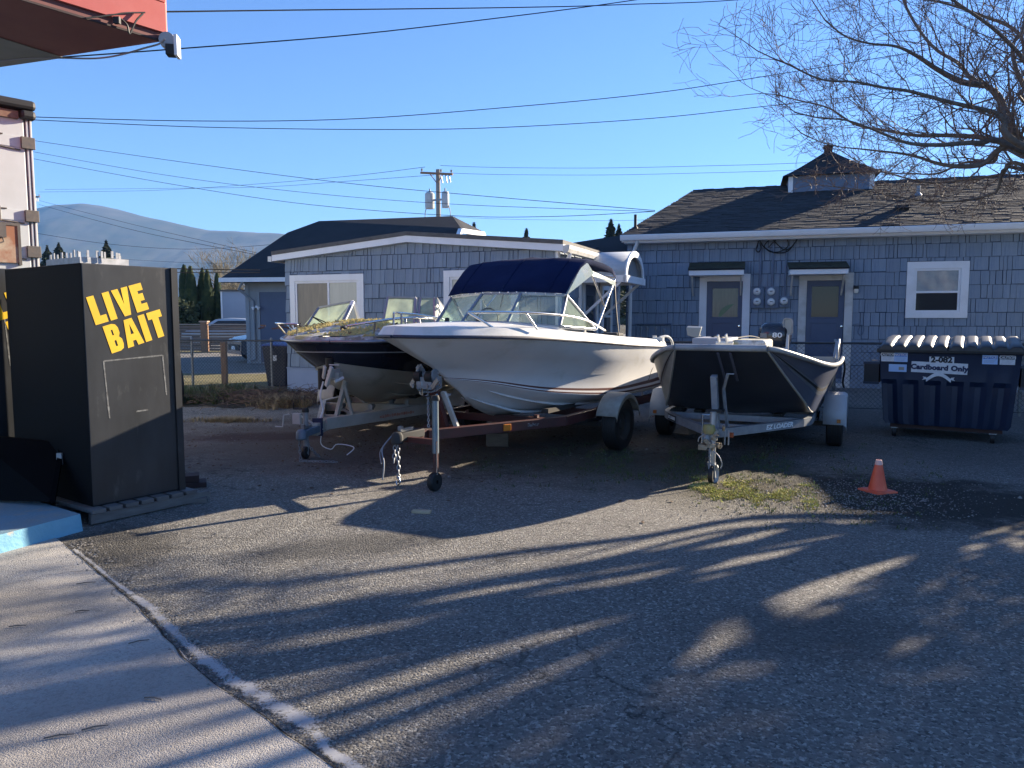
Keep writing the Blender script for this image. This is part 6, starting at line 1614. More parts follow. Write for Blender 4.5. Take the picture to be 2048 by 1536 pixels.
MB().tube(cr([(.05, -.02, .10), (.075, -.03, .05), (.04, -.03, .02), (.02, -.02, .06)], 12), .007, 6).build("chain_hook", M_chrome, wt, smooth=60)
MB().tube(cr([(-.14, .12, .44), (-.17, .02, .33), (-.12, -.02, .2), (-.14, -.02, .05)], 14), .008, 5).tube(cr([(-.15, .1, .42), (-.22, .05, .3), (-.15, -.02, .2)], 10), .006, 5).build("lighting_lead", M_galv, wt, smooth=60)
yy, zz = hitx(FWT, 1009, 856, .55)
def rail_pt(px): # point on the outside of the right V rail
    yv, yh, hw = .45, 2.0, .74
    a = V((.03, yv, 0)); b = V((hw, yh, 0)); d = (b - a).normalized(); A = FWT.w(a.x, a.y); Bq = FWT.w(b.x, b.y); n = (Bq - A).cross(V((0, 0, 1))).normalized()
    r = ray(px, 856); t = (A - EYE).dot(n) / r.dot(n); p = EYE + r * t; q = p - FWT.o; return V((q.dot(FWT.u), q.dot(FWT.v), .42)), d, d.cross(V((0, 0, 1)))
p, d, nrm = rail_pt(1009)
nrm = nrm if nrm.x > 0 else -nrm
MB().box(-.045, .045, 0, .022, -.035, .035, M=face_matrix(p + nrm * .06, d) @ Matrix.Rotation(radians(-90), 4, 'X')).build("amber_reflector", mat("amber reflector", (.55, .18, .02), rough=.25), wt, bevel=.006)
p, d, nrm2 = rail_pt(1062)
text("Balkar", .05, face_matrix(p + nrm * .041, d), mat("worn decal", (.30, .30, .30), (.06, .03, .03), scale=45, rough=.7), wt, .001, 1.2)

# ------------------------------------------------ dark blue boat on the left
FL = Frame(-2.07, 8.55, -11)
LB = thing("motorboat", "old dark blue and cream motorboat with moss on its bow, leftmost on its trailer", "boat", frame=FL)
sheerL = [(0, 0, 1.275), (.30, .02, 1.275), (.60, .14, 1.28), (.82, .45, 1.30), (.97, 1.2, 1.33), (1.04, 2.4, 1.31), (1.0, 5.1, 1.2)]
pin = [(0, .05, 1.16), (.27, .12, 1.155), (.56, .32, 1.15), (.80, .75, 1.135), (.95, 1.5, 1.10), (1.0, 2.8, 1.06), (.97, 5.1, 1.0)]
pin2 = [(x, y, z - .012) for x, y, z in pin]
chL = [(0, .10, 1.05), (.20, .24, 1.01), (.45, .55, .95), (.70, 1.15, .87), (.88, 2.0, .79), (.94, 3.2, .72), (.93, 5.1, .68)]
chL2 = [(x, y, z - .02) for x, y, z in chL]
chL3 = [(x * .97, y + .03, z - .035) for x, y, z in chL]
cb = [(x * .95, y + .05, z - .11) for x, y, z in chL]
bm_ = [(0, .30, .82), (.16, .5, .76), (.34, .85, .67), (.48, 1.4, .58), (.56, 2.2, .50), (.58, 3.2, .46), (.58, 5.1, .45)]
kL = [(0, .50, .68), (0, .75, .56), (0, 1.05, .47), (0, 1.5, .41), (0, 2.2, .38), (0, 3.2, .37), (0, 5.1, .37)]
lh, LL = hull("hull", LB, [kL, bm_, cb, chL3, chL2, chL, pin2, pin, sheerL], [1, 1, 1, 1, 0, 0, 2, 0], [M_navyhull, M_cream, mat("pale pinstripe", (.4, .42, .44), rough=.4)])
strake(lh, [(.10, .55, .75), (.26, .95, .62), (.38, 1.5, .52), (.42, 2.4, .465)], .014, M_cream)
strake(lh, [(.26, .50, .82), (.5, 1.0, .72), (.68, 1.7, .62), (.74, 2.8, .56)], .014, M_cream)
sheer = LL[-1]
for s in (1, -1): MB().tube([V((p.x * s + .006 * s, p.y - .006, p.z)) for p in sheer], .02, 6).build("rub_rail", M_alu, LB, smooth=60)
top = [V((max(0, p.x - .06), p.y + .06 * (1 - min(1, p.x)), p.z + .055)) for p in sheer]; top[0].x = 0
mb = MB()
for s in (1, -1): mb.grid([[V((p.x * s, p.y, p.z + .004)) for p in sheer], [V((p.x * s, p.y, p.z)) for p in top]])
yd = 1.35; ys = [.065 + (yd - .065) * i / 16 for i in range(17)]; rows = []
for y in ys:
    p = at_y(top, y); cz_ = .13 * min(1, y / .9); rows.append([V((p.x * k, y, p.z + cz_ * (1 - abs(k) ** 2))) for k in (-1, -.85, -.6, -.3, 0, .3, .6, .85, 1)])
mb.grid(rows); deck_rows = rows
ysd = [yd + (5.1 - yd) * i / 12 for i in range(13)]
for s in (1, -1):
    mb.grid([[V((at_y(top, y).x * s, y, at_y(top, y).z)) for y in ysd], [V(((at_y(top, y).x - .17) * s, y, at_y(top, y).z + .02)) for y in ysd]])
    mb.grid([[V(((at_y(top, y).x - .17) * s, y, at_y(top, y).z + .02)) for y in ysd], [V(((at_y(top, y).x - .30) * s, y, 1.0)) for y in ysd]])
mb.box(-.95, .95, 5.0, 5.1, .8, 1.22)
mb.build("deck", M_moulddeck, LB, smooth=30)
MB().box(-.62, .62, yd, 5.0, .96, .99).box(-.62, .62, yd - .02, yd + .02, .99, 1.36).build("cockpit_floor", M_dark, LB)
MB().box(-.6, -.15, 2.2, 2.7, .99, 1.25).box(.15, .6, 2.2, 2.7, .99, 1.25).build("seat", M_vinylseat, LB, bevel=.03)
# moss cushions on the deck
rd = random.Random(3); mo = MB()
for k in range(2600):
    i = rd.randrange(16); r0, r1 = deck_rows[i], deck_rows[i + 1]; j = rd.randrange(8); u, w = rd.random(), rd.random()
    p = (r0[j].lerp(r0[j + 1], u)).lerp(r1[j].lerp(r1[j + 1], u), w)
    if noise.noise(V((p.x * 3.2, p.y * 3.2, 4))) < .02 - .10 * (1 - abs(p.y - .75)): continue
    s = rd.uniform(.010, .030); h = s * rd.uniform(.7, 1.5)
    mo.add([p + V((s, 0, 0)), p + V((0, s, 0)), p + V((-s, 0, 0)), p + V((0, -s, 0)), p + V((rd.uniform(-.5, .5) * s, 0, h))], [(0, 1, 4), (1, 2, 4), (2, 3, 4), (3, 0, 4)])
M_dmoss = mat("yellow moss", (.62, .52, .20), (.46, .38, .14), scale=12, rough=.95, c3=(.16, .12, .07), s3=10, lo3=.6, hi3=.7)
mo.build("deck_moss", M_dmoss, LB, kind="stuff")
dl = MB()
for k in range(260):
    p = V((rd.gauss(-.15, .4), rd.gauss(1.0, .12), 1.40 + rd.uniform(0, .05))); a = rd.uniform(0, pi); dl.bar(p, p + V((cos(a) * .08, sin(a) * .05, rd.uniform(-.02, .04))), .006, .02)
dl.build("leaf_litter", M_brush, LB, kind="stuff")
# windscreens
def pane(parent, b0, b1, t1, t0, gm, w=.026, fm=None):
    f = MB()
    for a, b in ((b0, b1), (b1, t1), (t1, t0), (t0, b0)): f.bar(a, b, w, w * .8, up=V((0, 1, 0)) if abs(a[2] - b[2]) > .1 else V((0, 0, 1)))
    o = f.build("windscreen_frame", fm or M_alu, parent, bevel=.002); MB().add([b0, b1, t1, t0], [(0, 1, 2, 3)]).build("pane", gm, o); return o
Vv = lambda *a: V(a)
def lp(px, py, x):
    y, z = hitx(FL, px, py, x); return V((x, y, z))
pane(LB, Vv(-.86, 1.13, 1.41), Vv(-.30, .98, 1.44), Vv(-.23, 1.22, 1.76), Vv(-.74, 1.30, 1.68), M_glassd, .03)
MB().bar((-.23, 1.22, 1.76), (-.30, 1.00, 1.44), .045, .03, up=V((0, 1, 0))).bar((-.22, 1.24, 1.74), (-.16, 1.3, 1.42), .03).build("windscreen_post", M_white, LB)
pane(LB, Vv(.26, .98, 1.45), Vv(.66, 1.02, 1.45), Vv(.64, 1.16, 1.80), Vv(.28, 1.14, 1.81), M_glassd, .03)
pane(LB, Vv(.70, 1.04, 1.45), Vv(.90, 1.12, 1.43), Vv(.86, 1.24, 1.80), Vv(.70, 1.18, 1.80), M_glassd, .026)
pw = MB().add([(.91, 1.14, 1.42), (1.0, 1.95, 1.40), (.88, 1.26, 1.80)], [(0, 1, 2)]).build("side_wing", M_geldeck, LB, solid=.012)
MB().bar((.88, 1.26, 1.80), (1.0, 1.95, 1.40), .02).build("wing_edge", M_alu, pw)
MB().add([(-.91, 1.14, 1.42), (-.97, 1.95, 1.40), (-.76, 1.32, 1.68)], [(0, 1, 2)]).build("side_wing", M_glassd, LB)
MB().bar((-.42, .88, 1.43), (-.56, .72, 1.56), .03, .008).bar((-.56, .72, 1.56), (-.36, .92, 1.44), .012).build("wiper", M_black, LB)
lr = cr([V((-.44, .10, 1.47)), V((-.70, .14, 1.48)), V((-.88, .40, 1.48)), V((-.99, .85, 1.47))], 12)
MB().tube(lr, .013, 8).tube([lr[0], (-.50, .18, 1.34)], .011, 6).tube([lr[5], (-.74, .36, 1.35)], .011, 6).tube([lr[11], (-.93, .9, 1.38)], .011, 6).build("bow_rail", M_chrome, LB, smooth=60)
rr = cr([V((.16, .12, 1.45)), V((.45, .16, 1.50)), V((.72, .34, 1.54)), V((.93, .85, 1.54)), V((1.0, 1.6, 1.5)), V((1.0, 2.0, 1.39))], 24)
MB().tube(rr, .015, 8).tube([rr[5], (.44, .22, 1.35)], .014, 6).tube([rr[10], (.74, .48, 1.36)], .014, 6).tube([rr[12], (.85, .72, 1.37)], .014, 6).tube([rr[16], (.95, 1.3, 1.38)], .014, 6).build("bow_rail", M_chrome, LB, smooth=60)
MB().lathe([(0, .05), (.035, .045), (.045, 0)], 10, (-.02, .42, 1.40)).build("vent_cowl", M_black, LB, smooth=40)
FLT = Frame(-2.27, 7.95, -11)
M_trwhite = mat("dirty white painted frame", (.50, .49, .45), (.36, .35, .31), scale=3, rough=.5)
lt, lco = trailer("off white boat trailer under the dark blue boat with a blue grey coupler", FLT,
    dict(m=M_trwhite, zc=.27, zf=.34, fw=.07, fh=.13, yv=.55, yh=2.3, y2=5.3, hw=.80, ya=3.2, tr=1.02, wr=.30, ww=.18, cross=(1.0, 2.2, 3.2, 4.8), fender='round', zb=.47, bx=.45, f0=4, fender_m=mat("grey steel fender", (.30, .31, .31), (.38, .38, .37), scale=4, rough=.5), coupler_m=mat("blue grey cast coupler", (.10, .15, .20), (.14, .19, .24), scale=10, rough=.5), slope=True))
MB().bar((.06, .78, .36), (.13, .92, .80), .07, .04, up=V((1, 0, 0))).bar((.20, .95, .36), (.14, .86, .78), .03, .035, up=V((1, 0, 0))).build("winch_post", M_trwhite, lt, bevel=.004)
wi = MB().box(.07, .17, .64, .76, .84, .92).box(.10, .13, .50, .78, .86, .96).bar((.08, .5, .78), (.18, .44, 1.0), .03, .05).bar((.02, .56, .86), (.06, .52, 1.0), .025, .05).tube([(.12, .5, 1.02), (.26, .46, 1.02)], .008, 6).build("winch", M_whitedirt, lt, bevel=.004)
MB().tube([(.02, .74, .9), (.02, .74, 1.08)], .05, 12).tube([(-.07, .72, .72), (-.07, .72, .96)], .05, 12).build("bow_roller", M_black, lt, smooth=50)
MB().tube(cr([(.0, .6, .82), (-.02, .55, .66), (.01, .55, .5), (-.02, .5, .38)], 14), .010, 5).tube([(.13, .62, .82), (.2, .7, .86)], .02, 6).build("winch_strap", M_white, lt)
MB().box(-.26, -.17, .34, .38, .36, .48).tube([(-.30, .35, .47), (-.36, .33, .46), (-.37, .32, .33), (-.46, .32, .33)], .008, 6).bar((-.22, .36, .48), (-.05, .42, .36), .02, .02).build("jack_head", M_whitedirt, lt)
jk = jack(lt, -.04, .22, .52, M_galv, M_black, .07, 'none' if False else 'top', .05)
MB().box(-.06, .05, .42, .46, .22, .42).build("clamp_band", mat("navy clamp", (.02, .03, .08), rough=.5), lt)
for s in (1, -1): roller_vee(lt, 1.55 + .75 * (s + 1) / 2, .30, M_galv)
chain(lt, (-.03, .03, .26), (-.03, .06, .02), .0, link=.045, name="safety_chain"); chain(lt, (.03, .05, .26), (.10, .25, .02), .03, link=.045, name="safety_chain")
chain(lt, (.0, -.02, .02), (.42, .0, .02), .0, link=.045, name="safety_chain")
MB().tube(cr([(.05, .45, .3), (.0, .5, .12), (.12, .5, .06), (.2, .5, .12), (.42, .45, .10), (.40, .3, .04)], 24), .006, 5).build("lighting_lead", M_white, lt, smooth=60)
a = V((.03, .55, .33)); b = V((.80, 2.3, .33)); d = (b - a).normalized(); n_ = V((d.y, -d.x, 0))
MB().box(0, .62, -.013, .013, 0, .0012, M=face_matrix(a.lerp(b, .44) + n_ * .037, d)).build("faded_stripe", mat("faded red print", (.50, .22, .17), (.46, .40, .34), scale=40, rough=.6, stretch=(1, 1, 1)), lt)
rdx = random.Random(2)
fl_ = MB()
for k in range(14):
    x = k * .042; fl_.box(x, x + .03, -.018 if k % 3 else -.012, .020 if k % 4 else .010, .0013, .002, M=face_matrix(a.lerp(b, .44) + n_ * .037, d))
fl_.build("faded_print", mat("faded red letters", (.42, .09, .06), (.5, .35, .28), scale=30, rough=.6), lt)

# ------------------------------------------------ dark aluminium boat on the right
FA = Frame(2.06, 7.42, -25)
AB = thing("motorboat", "dark flat bowed aluminium boat with an 80 outboard, rightmost of the three boats", "boat", frame=FA)
sheerA = [(.44, 0, 1.25), (.56, .12, 1.225), (.74, .42, 1.15), (.90, .9, 1.065), (.985, 1.5, 1.02), (1.02, 3, .975), (1.0, 4.9, .95)]
rowsr = []
ramp = MB(); prof = [(0.0, 1.225, .445), (.10, 1.165, .475), (.34, 1.02, .545), (.66, .83, .64), (.98, .645, .735), (1.2, .515, .80)]
for (y, z, hw) in prof: rowsr.append([V((hw * k, y + .035 * (1 - abs(k)) * (y > .2) * -1, z - .05 * (1 - abs(k)) * min(1, y * 1.5))) for k in (-1, -.8, -.5, -.25, 0, .25, .5, .8, 1)])
for (y, z) in ((2.2, .49), (3.5, .47), (4.9, .47)): rowsr.append([V((.85 * k, y, z - .06 * (1 - abs(k)))) for k in (-1, -.8, -.5, -.25, 0, .25, .5, .8, 1)])
ramp.grid(rowsr); ah = ramp.build("hull", M_alumdark, AB, smooth=35)
edge = [r[-1] for r in rowsr]
SA = cr(sheerA, len(edge) * 4 - 3); EA = cr(edge, len(edge) * 4 - 3)
bnd = [0, .36, .44, .50, .54, 1.0]
for s in (1, -1):
    mb = MB()
    for i in range(5):
        n = len(SA); mb.k = (0, 1, 2, 1, 0)[i]
        r0 = [V(((EA[j].lerp(SA[j], bnd[i])).x * s, EA[j].lerp(SA[j], bnd[i]).y, EA[j].lerp(SA[j], bnd[i]).z)) for j in range(n)]
        r1 = [V(((EA[j].lerp(SA[j], bnd[i + 1])).x * s, EA[j].lerp(SA[j], bnd[i + 1]).y, EA[j].lerp(SA[j], bnd[i + 1]).z)) for j in range(n)]
        mb.grid([r0, r1] if s > 0 else [r1, r0])
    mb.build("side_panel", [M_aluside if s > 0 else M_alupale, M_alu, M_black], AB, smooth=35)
    MB().tube([V((p.x * s + s * .01, p.y - .01, p.z)) for p in SA], .027, 8).build("gunwale", M_gunw, AB, smooth=60)
    MB().tube([V((p.x * s, p.y - .004, p.z)) for p in EA[:21]], .012, 6).build("chine_bead", M_alupale, ah, smooth=60)
MB().tube([(-.44, -.01, 1.25), (.44, -.01, 1.25)], .034, 8).build("bow_gunwale", M_gunw, AB, smooth=60)
MB().poly([(-.86, 4.9, .47), (.86, 4.9, .47), (1.0, 4.9, .95), (-1.0, 4.9, .95)]).box(-.9, .9, 4.84, 4.89, .5, .9).build("transom", M_alupale, AB)
for x in (-.02, .10): MB().bar((x, -.02, 1.20), (x + .02, .36, .90), .025, .008, up=V((0, 1, 1))).build("keel_strip", M_aluside, ah)
# inside: floor, low bow deck, boxes
MB().poly([(-.44, .02, 1.215), (.44, .02, 1.215), (.80, .75, 1.09), (.80, 1.3, 1.03), (-.80, 1.3, 1.03), (-.80, .75, 1.09)]).box(-.80, .80, 1.3, 4.85, .70, .72).box(-.78, .78, 1.28, 1.3, .72, 1.02).build("bow_deck", M_alupale, AB)
for s in (-1, 1): MB().grid([[V((p.x * s * .975, p.y, p.z)) for p in SA[21:]], [V((p.x * s * .80, p.y, .72)) for p in SA[21:]]]).build("inner_side", M_alupale, AB)
def ap(px, py, y):
    x, z = FA.hit(px, py, y); return V((x, y, z))
q = ap(1384, 692, .9); q2 = ap(1480, 677, .9)
MB().box(q.x, q2.x - .12, .9, 1.6, q.z - .15, q2.z).build("bow_locker", mat("grey locker", (.36, .38, .42), (.30, .31, .34), scale=5, rough=.6), AB, bevel=.01)
q = ap(1462, 690, .7); q2 = ap(1532, 681, .7)
MB().box(q.x, q2.x, .7, 1.4, q.z - .12, q2.z).build("bow_hatch", M_moulddeck, AB, bevel=.03)
q = ap(1391, 665, 1.5); hw = .085
sp_ = MB().prism([(q.x - .085, 1.45, q.z - .035), (q.x + .045, 1.45, q.z - .065), (q.x + .075, 1.45, q.z + .055), (q.x - .10, 1.45, q.z + .06)], (0, .08, .02)).tube([(q.x + .04, 1.5, q.z - .16), (q.x + .04, 1.5, q.z - .03)], .02, 8)
sp_.build("searchlight", mat("grey lamp housing", (.30, .31, .29), rough=.5), AB, bevel=.006)
q = ap(1446, 684, .25)
MB().bar((q.x - .03, .25, q.z - .02), (q.x - .045, .2, q.z + .07), .015, .03).bar((q.x + .05, .25, q.z - .02), (q.x + .035, .2, q.z + .08), .015, .03).tube([(q.x - .07, .25, q.z - .01), (q.x + .10, .25, q.z - .01)], .018, 8).build("bow_cleat", M_geldeck, AB, smooth=40)
MB().tube(cr([ap(1415, 679, 1.2), ap(1430, 672, 1.3), ap(1445, 675, 1.0), ap(1470, 676, 1.8), ap(1500, 672, 3), ap(1520, 676, 4)], 24), .008, 5).build("cable", M_black, AB)
# outboard with the 80 on its cowl
mc = ap(1549, 672, 4.75); MS = .95
OB = MB(); rows = []
w_, d_ = .235, .30
for (z, kx, ky, oy) in ((-.17, .82, .82, 0), (-.10, 1.0, 1.0, 0), (.0, 1.02, 1.04, 0), (.10, 1.0, 1.02, 0), (.17, .88, .90, .01), (.205, .66, .7, .02)):
    rows.append([V((mc.x + w_ * kx * (abs(cos(a)) ** .55) * (1 if cos(a) > 0 else -1), 4.85 + oy + d_ * ky * (abs(sin(a)) ** .55) * (1 if sin(a) > 0 else -1), mc.z + z)) for a in [k * pi / 14 for k in range(28)]])
OB.grid(rows, close_u=True); OB.poly(rows[-1]); OB.poly(rows[0][::-1])
M_cowl = mat("dark outboard cowl", (.018, .020, .028), (.026, .028, .036), scale=4, rough=.18, coat=.5)
ob = OB.build("outboard", M_cowl, AB, smooth=45)
MB().box(mc.x - .10, mc.x + .10, 4.75, 5.0, .45, mc.z - .16).box(mc.x - .06, mc.x + .06, 4.8, 5.0, .1, .46).lathe([(0, 0), (.12, .0), (.12, .04), (0, .04)], 12, (mc.x, 4.98, .12), 'Y').build("leg", M_cowl, ob, bevel=.01)
text("80", .105, face_matrix((mc.x + .06, 4.85 - d_ * 1.045 - .002, mc.z + .015), (1, 0, 0)), M_white, ob, .0018, 1.4)
MB().box(mc.x - .19, mc.x - .09, 4.85 - d_ * 1.0 - .016, 4.85 - d_ * 1.0 - .0135, mc.z - .025, mc.z + .045).build("stripe_decal", mat("grey decal", (.12, .13, .15), (.22, .22, .22), scale=30, rough=.4, stretch=(1, 1, 6)), ob)
q = ap(1571, 651, 4.2); 
sbk = [V((q.x + cos(a) * .075 * (1 if abs(cos(a)) > .1 else 1), 4.2, q.z + sin(a) * .135)) for a in [k * pi / 12 for k in range(24)]]
def sq(a): return (abs(cos(a)) ** .4 * (1 if cos(a) >= 0 else -1), abs(sin(a)) ** .4 * (1 if sin(a) >= 0 else -1))
pts = [V((q.x + sq(a)[0] * .065, 4.6, q.z - .02 + sq(a)[1] * .12)) for a in [k * pi / 14 for k in range(28)]]
sto = MB().tube(pts, .014, 6, closed=True).build("seat_back", M_gunw, AB, smooth=50)
MB().poly([p * 1 for p in pts]).build("seat_pad", mat("mesh seat pad", (.30, .32, .31), rough=.8), sto)
MB().bar((q.x, 4.61, q.z - .13), (q.x, 4.55, .72), .04).build("seat_post", M_steel, sto)
g1 = hitx(FA, 1667, 712, .97); g2 = hitx(FA, 1678, 676, .97)
MB().tube(cr([(.97, 3.4, .99), (.97, 3.45, 1.10), (.98, 3.6, 1.20), (.98, 3.8, 1.24), (.98, 3.95, 1.18), (.97, 4.0, .99)], 18), .016, 8).bar((.93, 3.5, 1.0), (.95, 3.75, 1.22), .03, .02).build("grab_rail", M_steel, AB, smooth=60)
MB().tube(cr([(1.02, 4.5, .95), (1.05, 4.55, .8), (1.03, 4.6, .6), (1.05, 4.6, .5)], 12), .015, 5).build("mooring_rope", M_black, AB)
# registration letters, mostly illegible in the shade
e0_, e1_ = EA[17].lerp(SA[17], .76), EA[26].lerp(SA[26], .76)
e0_, e1_ = V((e0_.x + .004, e0_.y, e0_.z)), V((e1_.x + .004, e1_.y, e1_.z))
sd_ = (e1_ - e0_).normalized(); upv = (SA[20] - EA[20]).normalized()
text("WN 1106", .085, face_matrix(e0_.lerp(e1_, .55) + sd_.cross(upv) * .006 + V((.004, 0, 0)), sd_, upv), M_black, AB, .002, 1.0)
FAT = Frame(1.83, 6.98, -25)
at_, aco = trailer("galvanised boat trailer marked EZ LOADER under the dark aluminium boat", FAT,
    dict(m=M_galv, zc=.40, zf=.41, fw=.055, fh=.085, yv=.42, yh=1.75, y2=4.7, hw=.80, ya=2.72, tr=1.03, wr=.285, ww=.18, cross=(.95, 1.75, 2.72, 4.2), fender='box', zb=.43, bx=.45, curved=True, fender_m=mat("pale plastic fender", (.40, .43, .47), (.34, .37, .41), scale=3, rough=.5)))
MB().bar((0, .52, .44), (-.02, .42, .98), .085, .06, up=V((1, 0, 0))).build("winch_post", M_galv, at_, bevel=.004)
MB().bar((.09, .62, .45), (.06, .52, .84), .025, .025).bar((.06, .52, .84), (.11, .44, 1.0), .022, .022).bar((.11, .44, 1.0), (.17, .44, 1.0), .010).build("winch_arm", M_galv, at_)
MB().box(-.055, .015, .405, .412, .93, .96).build("post_label", M_black, at_)
MB().box(-.08, .08, .36, .50, .62, .645).build("winch_strap", M_black, at_)
jg = on_plane(1422, 966); jl = V(((jg - FAT.o).dot(FAT.u), (jg - FAT.o).dot(FAT.v), 0))
jj = jack(at_, jl.x, jl.y + .03, .67, M_steel, M_steel, .085, 'side', .045, fold=False)
MB().prism([(jl.x - .045, jl.y, .19), (jl.x + .03, jl.y, .19), (jl.x + .04, jl.y, .05), (jl.x - .0, jl.y, .06)], (0, .06, 0)).build("wheel_fork", M_galv, jj)
MB().lathe([(.065, -.03), (.088, -.022), (.088, .022), (.065, .03)], 20, (jl.x + .03, jl.y + .01, .085), 'X', arc=pi, a0=-pi / 2).build("wheel_guard", M_white, jj)
gk = MB(); rd = random.Random(8)
gk.box(-.07, .07, -.04, .12, .31, .36)
for k in range(20):
    p = V((jl.x + rd.uniform(-.06, .10), jl.y + rd.uniform(-.05, .06), rd.uniform(.34, .50))); e = p + V((rd.uniform(-.06, .06), rd.uniform(-.03, .03), rd.uniform(-.05, .05))); gk.bar(p, e, rd.uniform(.012, .032), rd.uniform(.02, .04))
gk.build("coupler_gear", mat("rusty mixed metal", (.40, .37, .30), (.20, .14, .08), scale=18, rough=.6, metal=.3), aco)
MB().tube(cr([(jl.x - .05, jl.y - .02, .47), (jl.x - .11, jl.y - .04, .43), (jl.x - .12, jl.y - .04, .39)], 8), .006, 6).tube(cr([(jl.x + .02, jl.y - .03, .31), (jl.x + .07, jl.y - .04, .27), (jl.x + .10, jl.y - .03, .20), (jl.x + .09, jl.y - .03, .15)], 10), .006, 6).build("lever", M_steel, jj)
MB().lathe([(0, .06), (.05, .05), (.06, 0), (.05, -.03), (0, -.04)], 12, (jl.x - .03, jl.y + .0, .50)).build("hitch_cap", mat("mossy brass", (.34, .28, .08), (.25, .22, .12), scale=14, rough=.6), aco, smooth=50)
chain(at_, (jl.x - .03, jl.y - .03, .33), (jl.x - .05, jl.y - .03, .12), .0, link=.035, name="safety_chain", m=M_dark); chain(at_, (jl.x - .01, jl.y - .04, .33), (jl.x - .01, jl.y - .04, .10), .0, link=.035, name="safety_chain")
for x in (.12, .155): MB().tube([(x, .30, .46), (x, .29, .32)], .008, 6).build("u_bolt", M_steel, at_)
MB().box(.15, .19, .36, .39, .385, .43).build("marker_light", mat("orange marker", (.28, .06, .02), rough=.3), at_)
def alrail(t, s):
    pts = cr([V((s * .02, .42, .41)), V((s * .44, 1.085, .41)), V((s * .752, 1.63, .41)), V((s * .80, 1.90, .41))], 9)
    k = int(t * 8); u = t * 8 - k; d = (pts[k + 1] - pts[k]).normalized(); return pts[k].lerp(pts[k + 1], u), d
p, d = alrail(.40, 1); n_ = V((d.y, -d.x, 0))
text("EZ LOADER", .068, face_matrix(p + n_ * .030, d), M_white, at_, .0025, 1.25, shear=.2)
p, d = alrail(.50, -1); d2 = -d; n_ = V((d2.y, -d2.x, 0))
MB().box(-.15, .15, -.035, .035, 0, .003, M=face_matrix(p + n_ * .0285, d2)).build("decal", M_black, at_)
text("EZ LOADER", .048, face_matrix(p + n_ * .0335, d2), M_white, at_, .001, 1.05, shear=.2)

# ================================================================= big bare tree at the right
TRP = V((8.95, 9.35, 0))
BT = thing("bare_tree", "large bare deciduous tree leaning in from the right edge over the roof", "tree", (0, 0, 0))
fork = V((8.6, 9.2, 2.4))
MB().tube(cr([TRP + V((0, 0, -.05)), TRP + V((-.05, -.06, .5)), TRP + V((-.2, -.22, 1.3)), fork, fork + V((-.15, .0, .7))], 16), [.30 - .009 * i for i in range(16)], 14).build("trunk", M_bark, BT, smooth=60)
rnd = random.Random(17)
tw = MB(); tips = []
def limb(pts_px, r0, r1, subs, seed, start=None, slen=1.0, up=.12, sp=.75, depth=2):
    rr_ = random.Random(seed)
    P_ = [start or (fork + V((0, 0, .2)))] + [at(px, py, Y) for px, py, Y in pts_px]
    C = cr(P_, len(P_) * 5); n = len(C)
    MB().tube(C, [r1 + (r0 - r1) * (1 - i / (n - 1)) ** 1.9 for i in range(n)], 8).build("branch", M_bark, BT, smooth=60)
    for k in range(int(subs * 1.05)):
        u = min(.995, .12 + .88 * (k + rr_.random()) / (subs * 1.05)); i = min(n - 2, int(u * (n - 1))); p = C[i]; d = (C[i + 1] - C[i]).normalized()
        a = V((rr_.uniform(-1, 1), rr_.uniform(-1, 1), rr_.uniform(-.7, 1.0))).normalized()
        r = (r1 + (r0 - r1) * (1 - u) ** 1.9) * .42
        tree_rec(tw, p, d * .8 + a * .8, max(.0045, r), slen * rr_.uniform(.4, .95), depth, rr_, up, sp, 3, .0022)
    tree_rec(tw, C[-1], (C[-1] - C[-2]).normalized(), r1 * .9, slen * .9, 2, rr_, up, sp, 3, .0022)
f2 = fork + V((-.15, 0, .7))
def tk(z):
    u = z / 2.4; return V((TRP.x + (fork.x - TRP.x) * u, TRP.y + (fork.y - TRP.y) * u, z))
limb([(2110, 330, 8.4), (2048, 297, 8.3), (2020, 246, 8.3), (2009, 219, 8.4), (1996, 189, 8.5), (1968, 170, 8.5), (1941, 156, 8.6), (1916, 126, 8.7), (1875, 101, 8.8), (1843, 66, 8.9), (1810, 8, 9.0), (1790, -70, 9.1)], .06, .014, 26, 1, f2)
limb([(1925, 164, 8.4), (1875, 139, 8.3), (1834, 112, 8.2), (1793, 93, 8.1), (1739, 87, 8.0), (1690, 72, 7.9), (1650, 40, 7.9)], .04, .008, 18, 2, at(1968, 170, 8.5), .8)
limb([(2060, 300, 8.0), (2007, 240, 7.9), (1985, 224, 7.9), (1903, 205, 7.8), (1821, 183, 7.7), (1766, 175, 7.6), (1711, 164, 7.5), (1643, 159, 7.4), (1575, 128, 7.4), (1548, 118, 7.4)], 0.042, .008, 24, 3, tk(2.6), .8)
limb([(2075, 310, 8.8), (1985, 279, 8.9), (1903, 271, 9.0), (1834, 271, 9.1), (1766, 260, 9.2), (1711, 249, 9.3), (1657, 216, 9.4), (1602, 202, 9.5), (1556, 190, 9.5)], 0.045, .008, 26, 4, tk(2.05), .85)
limb([(2048, 303, 8.2), (1957, 286, 8.1), (1880, 290, 8.0), (1821, 287, 8.0), (1780, 273, 7.9), (1733, 254, 7.8), (1690, 240, 7.8), (1640, 236, 7.7), (1590, 225, 7.7)], 0.04, .007, 24, 5, tk(2.35), .75)
limb([(2048, 312, 9.2), (1985, 325, 9.4), (1930, 325, 9.6), (1875, 347, 9.8), (1821, 347, 10), (1766, 345, 10.1), (1700, 335, 10.1)], 0.035, .006, 20, 6, tk(1.85), .7, .0)
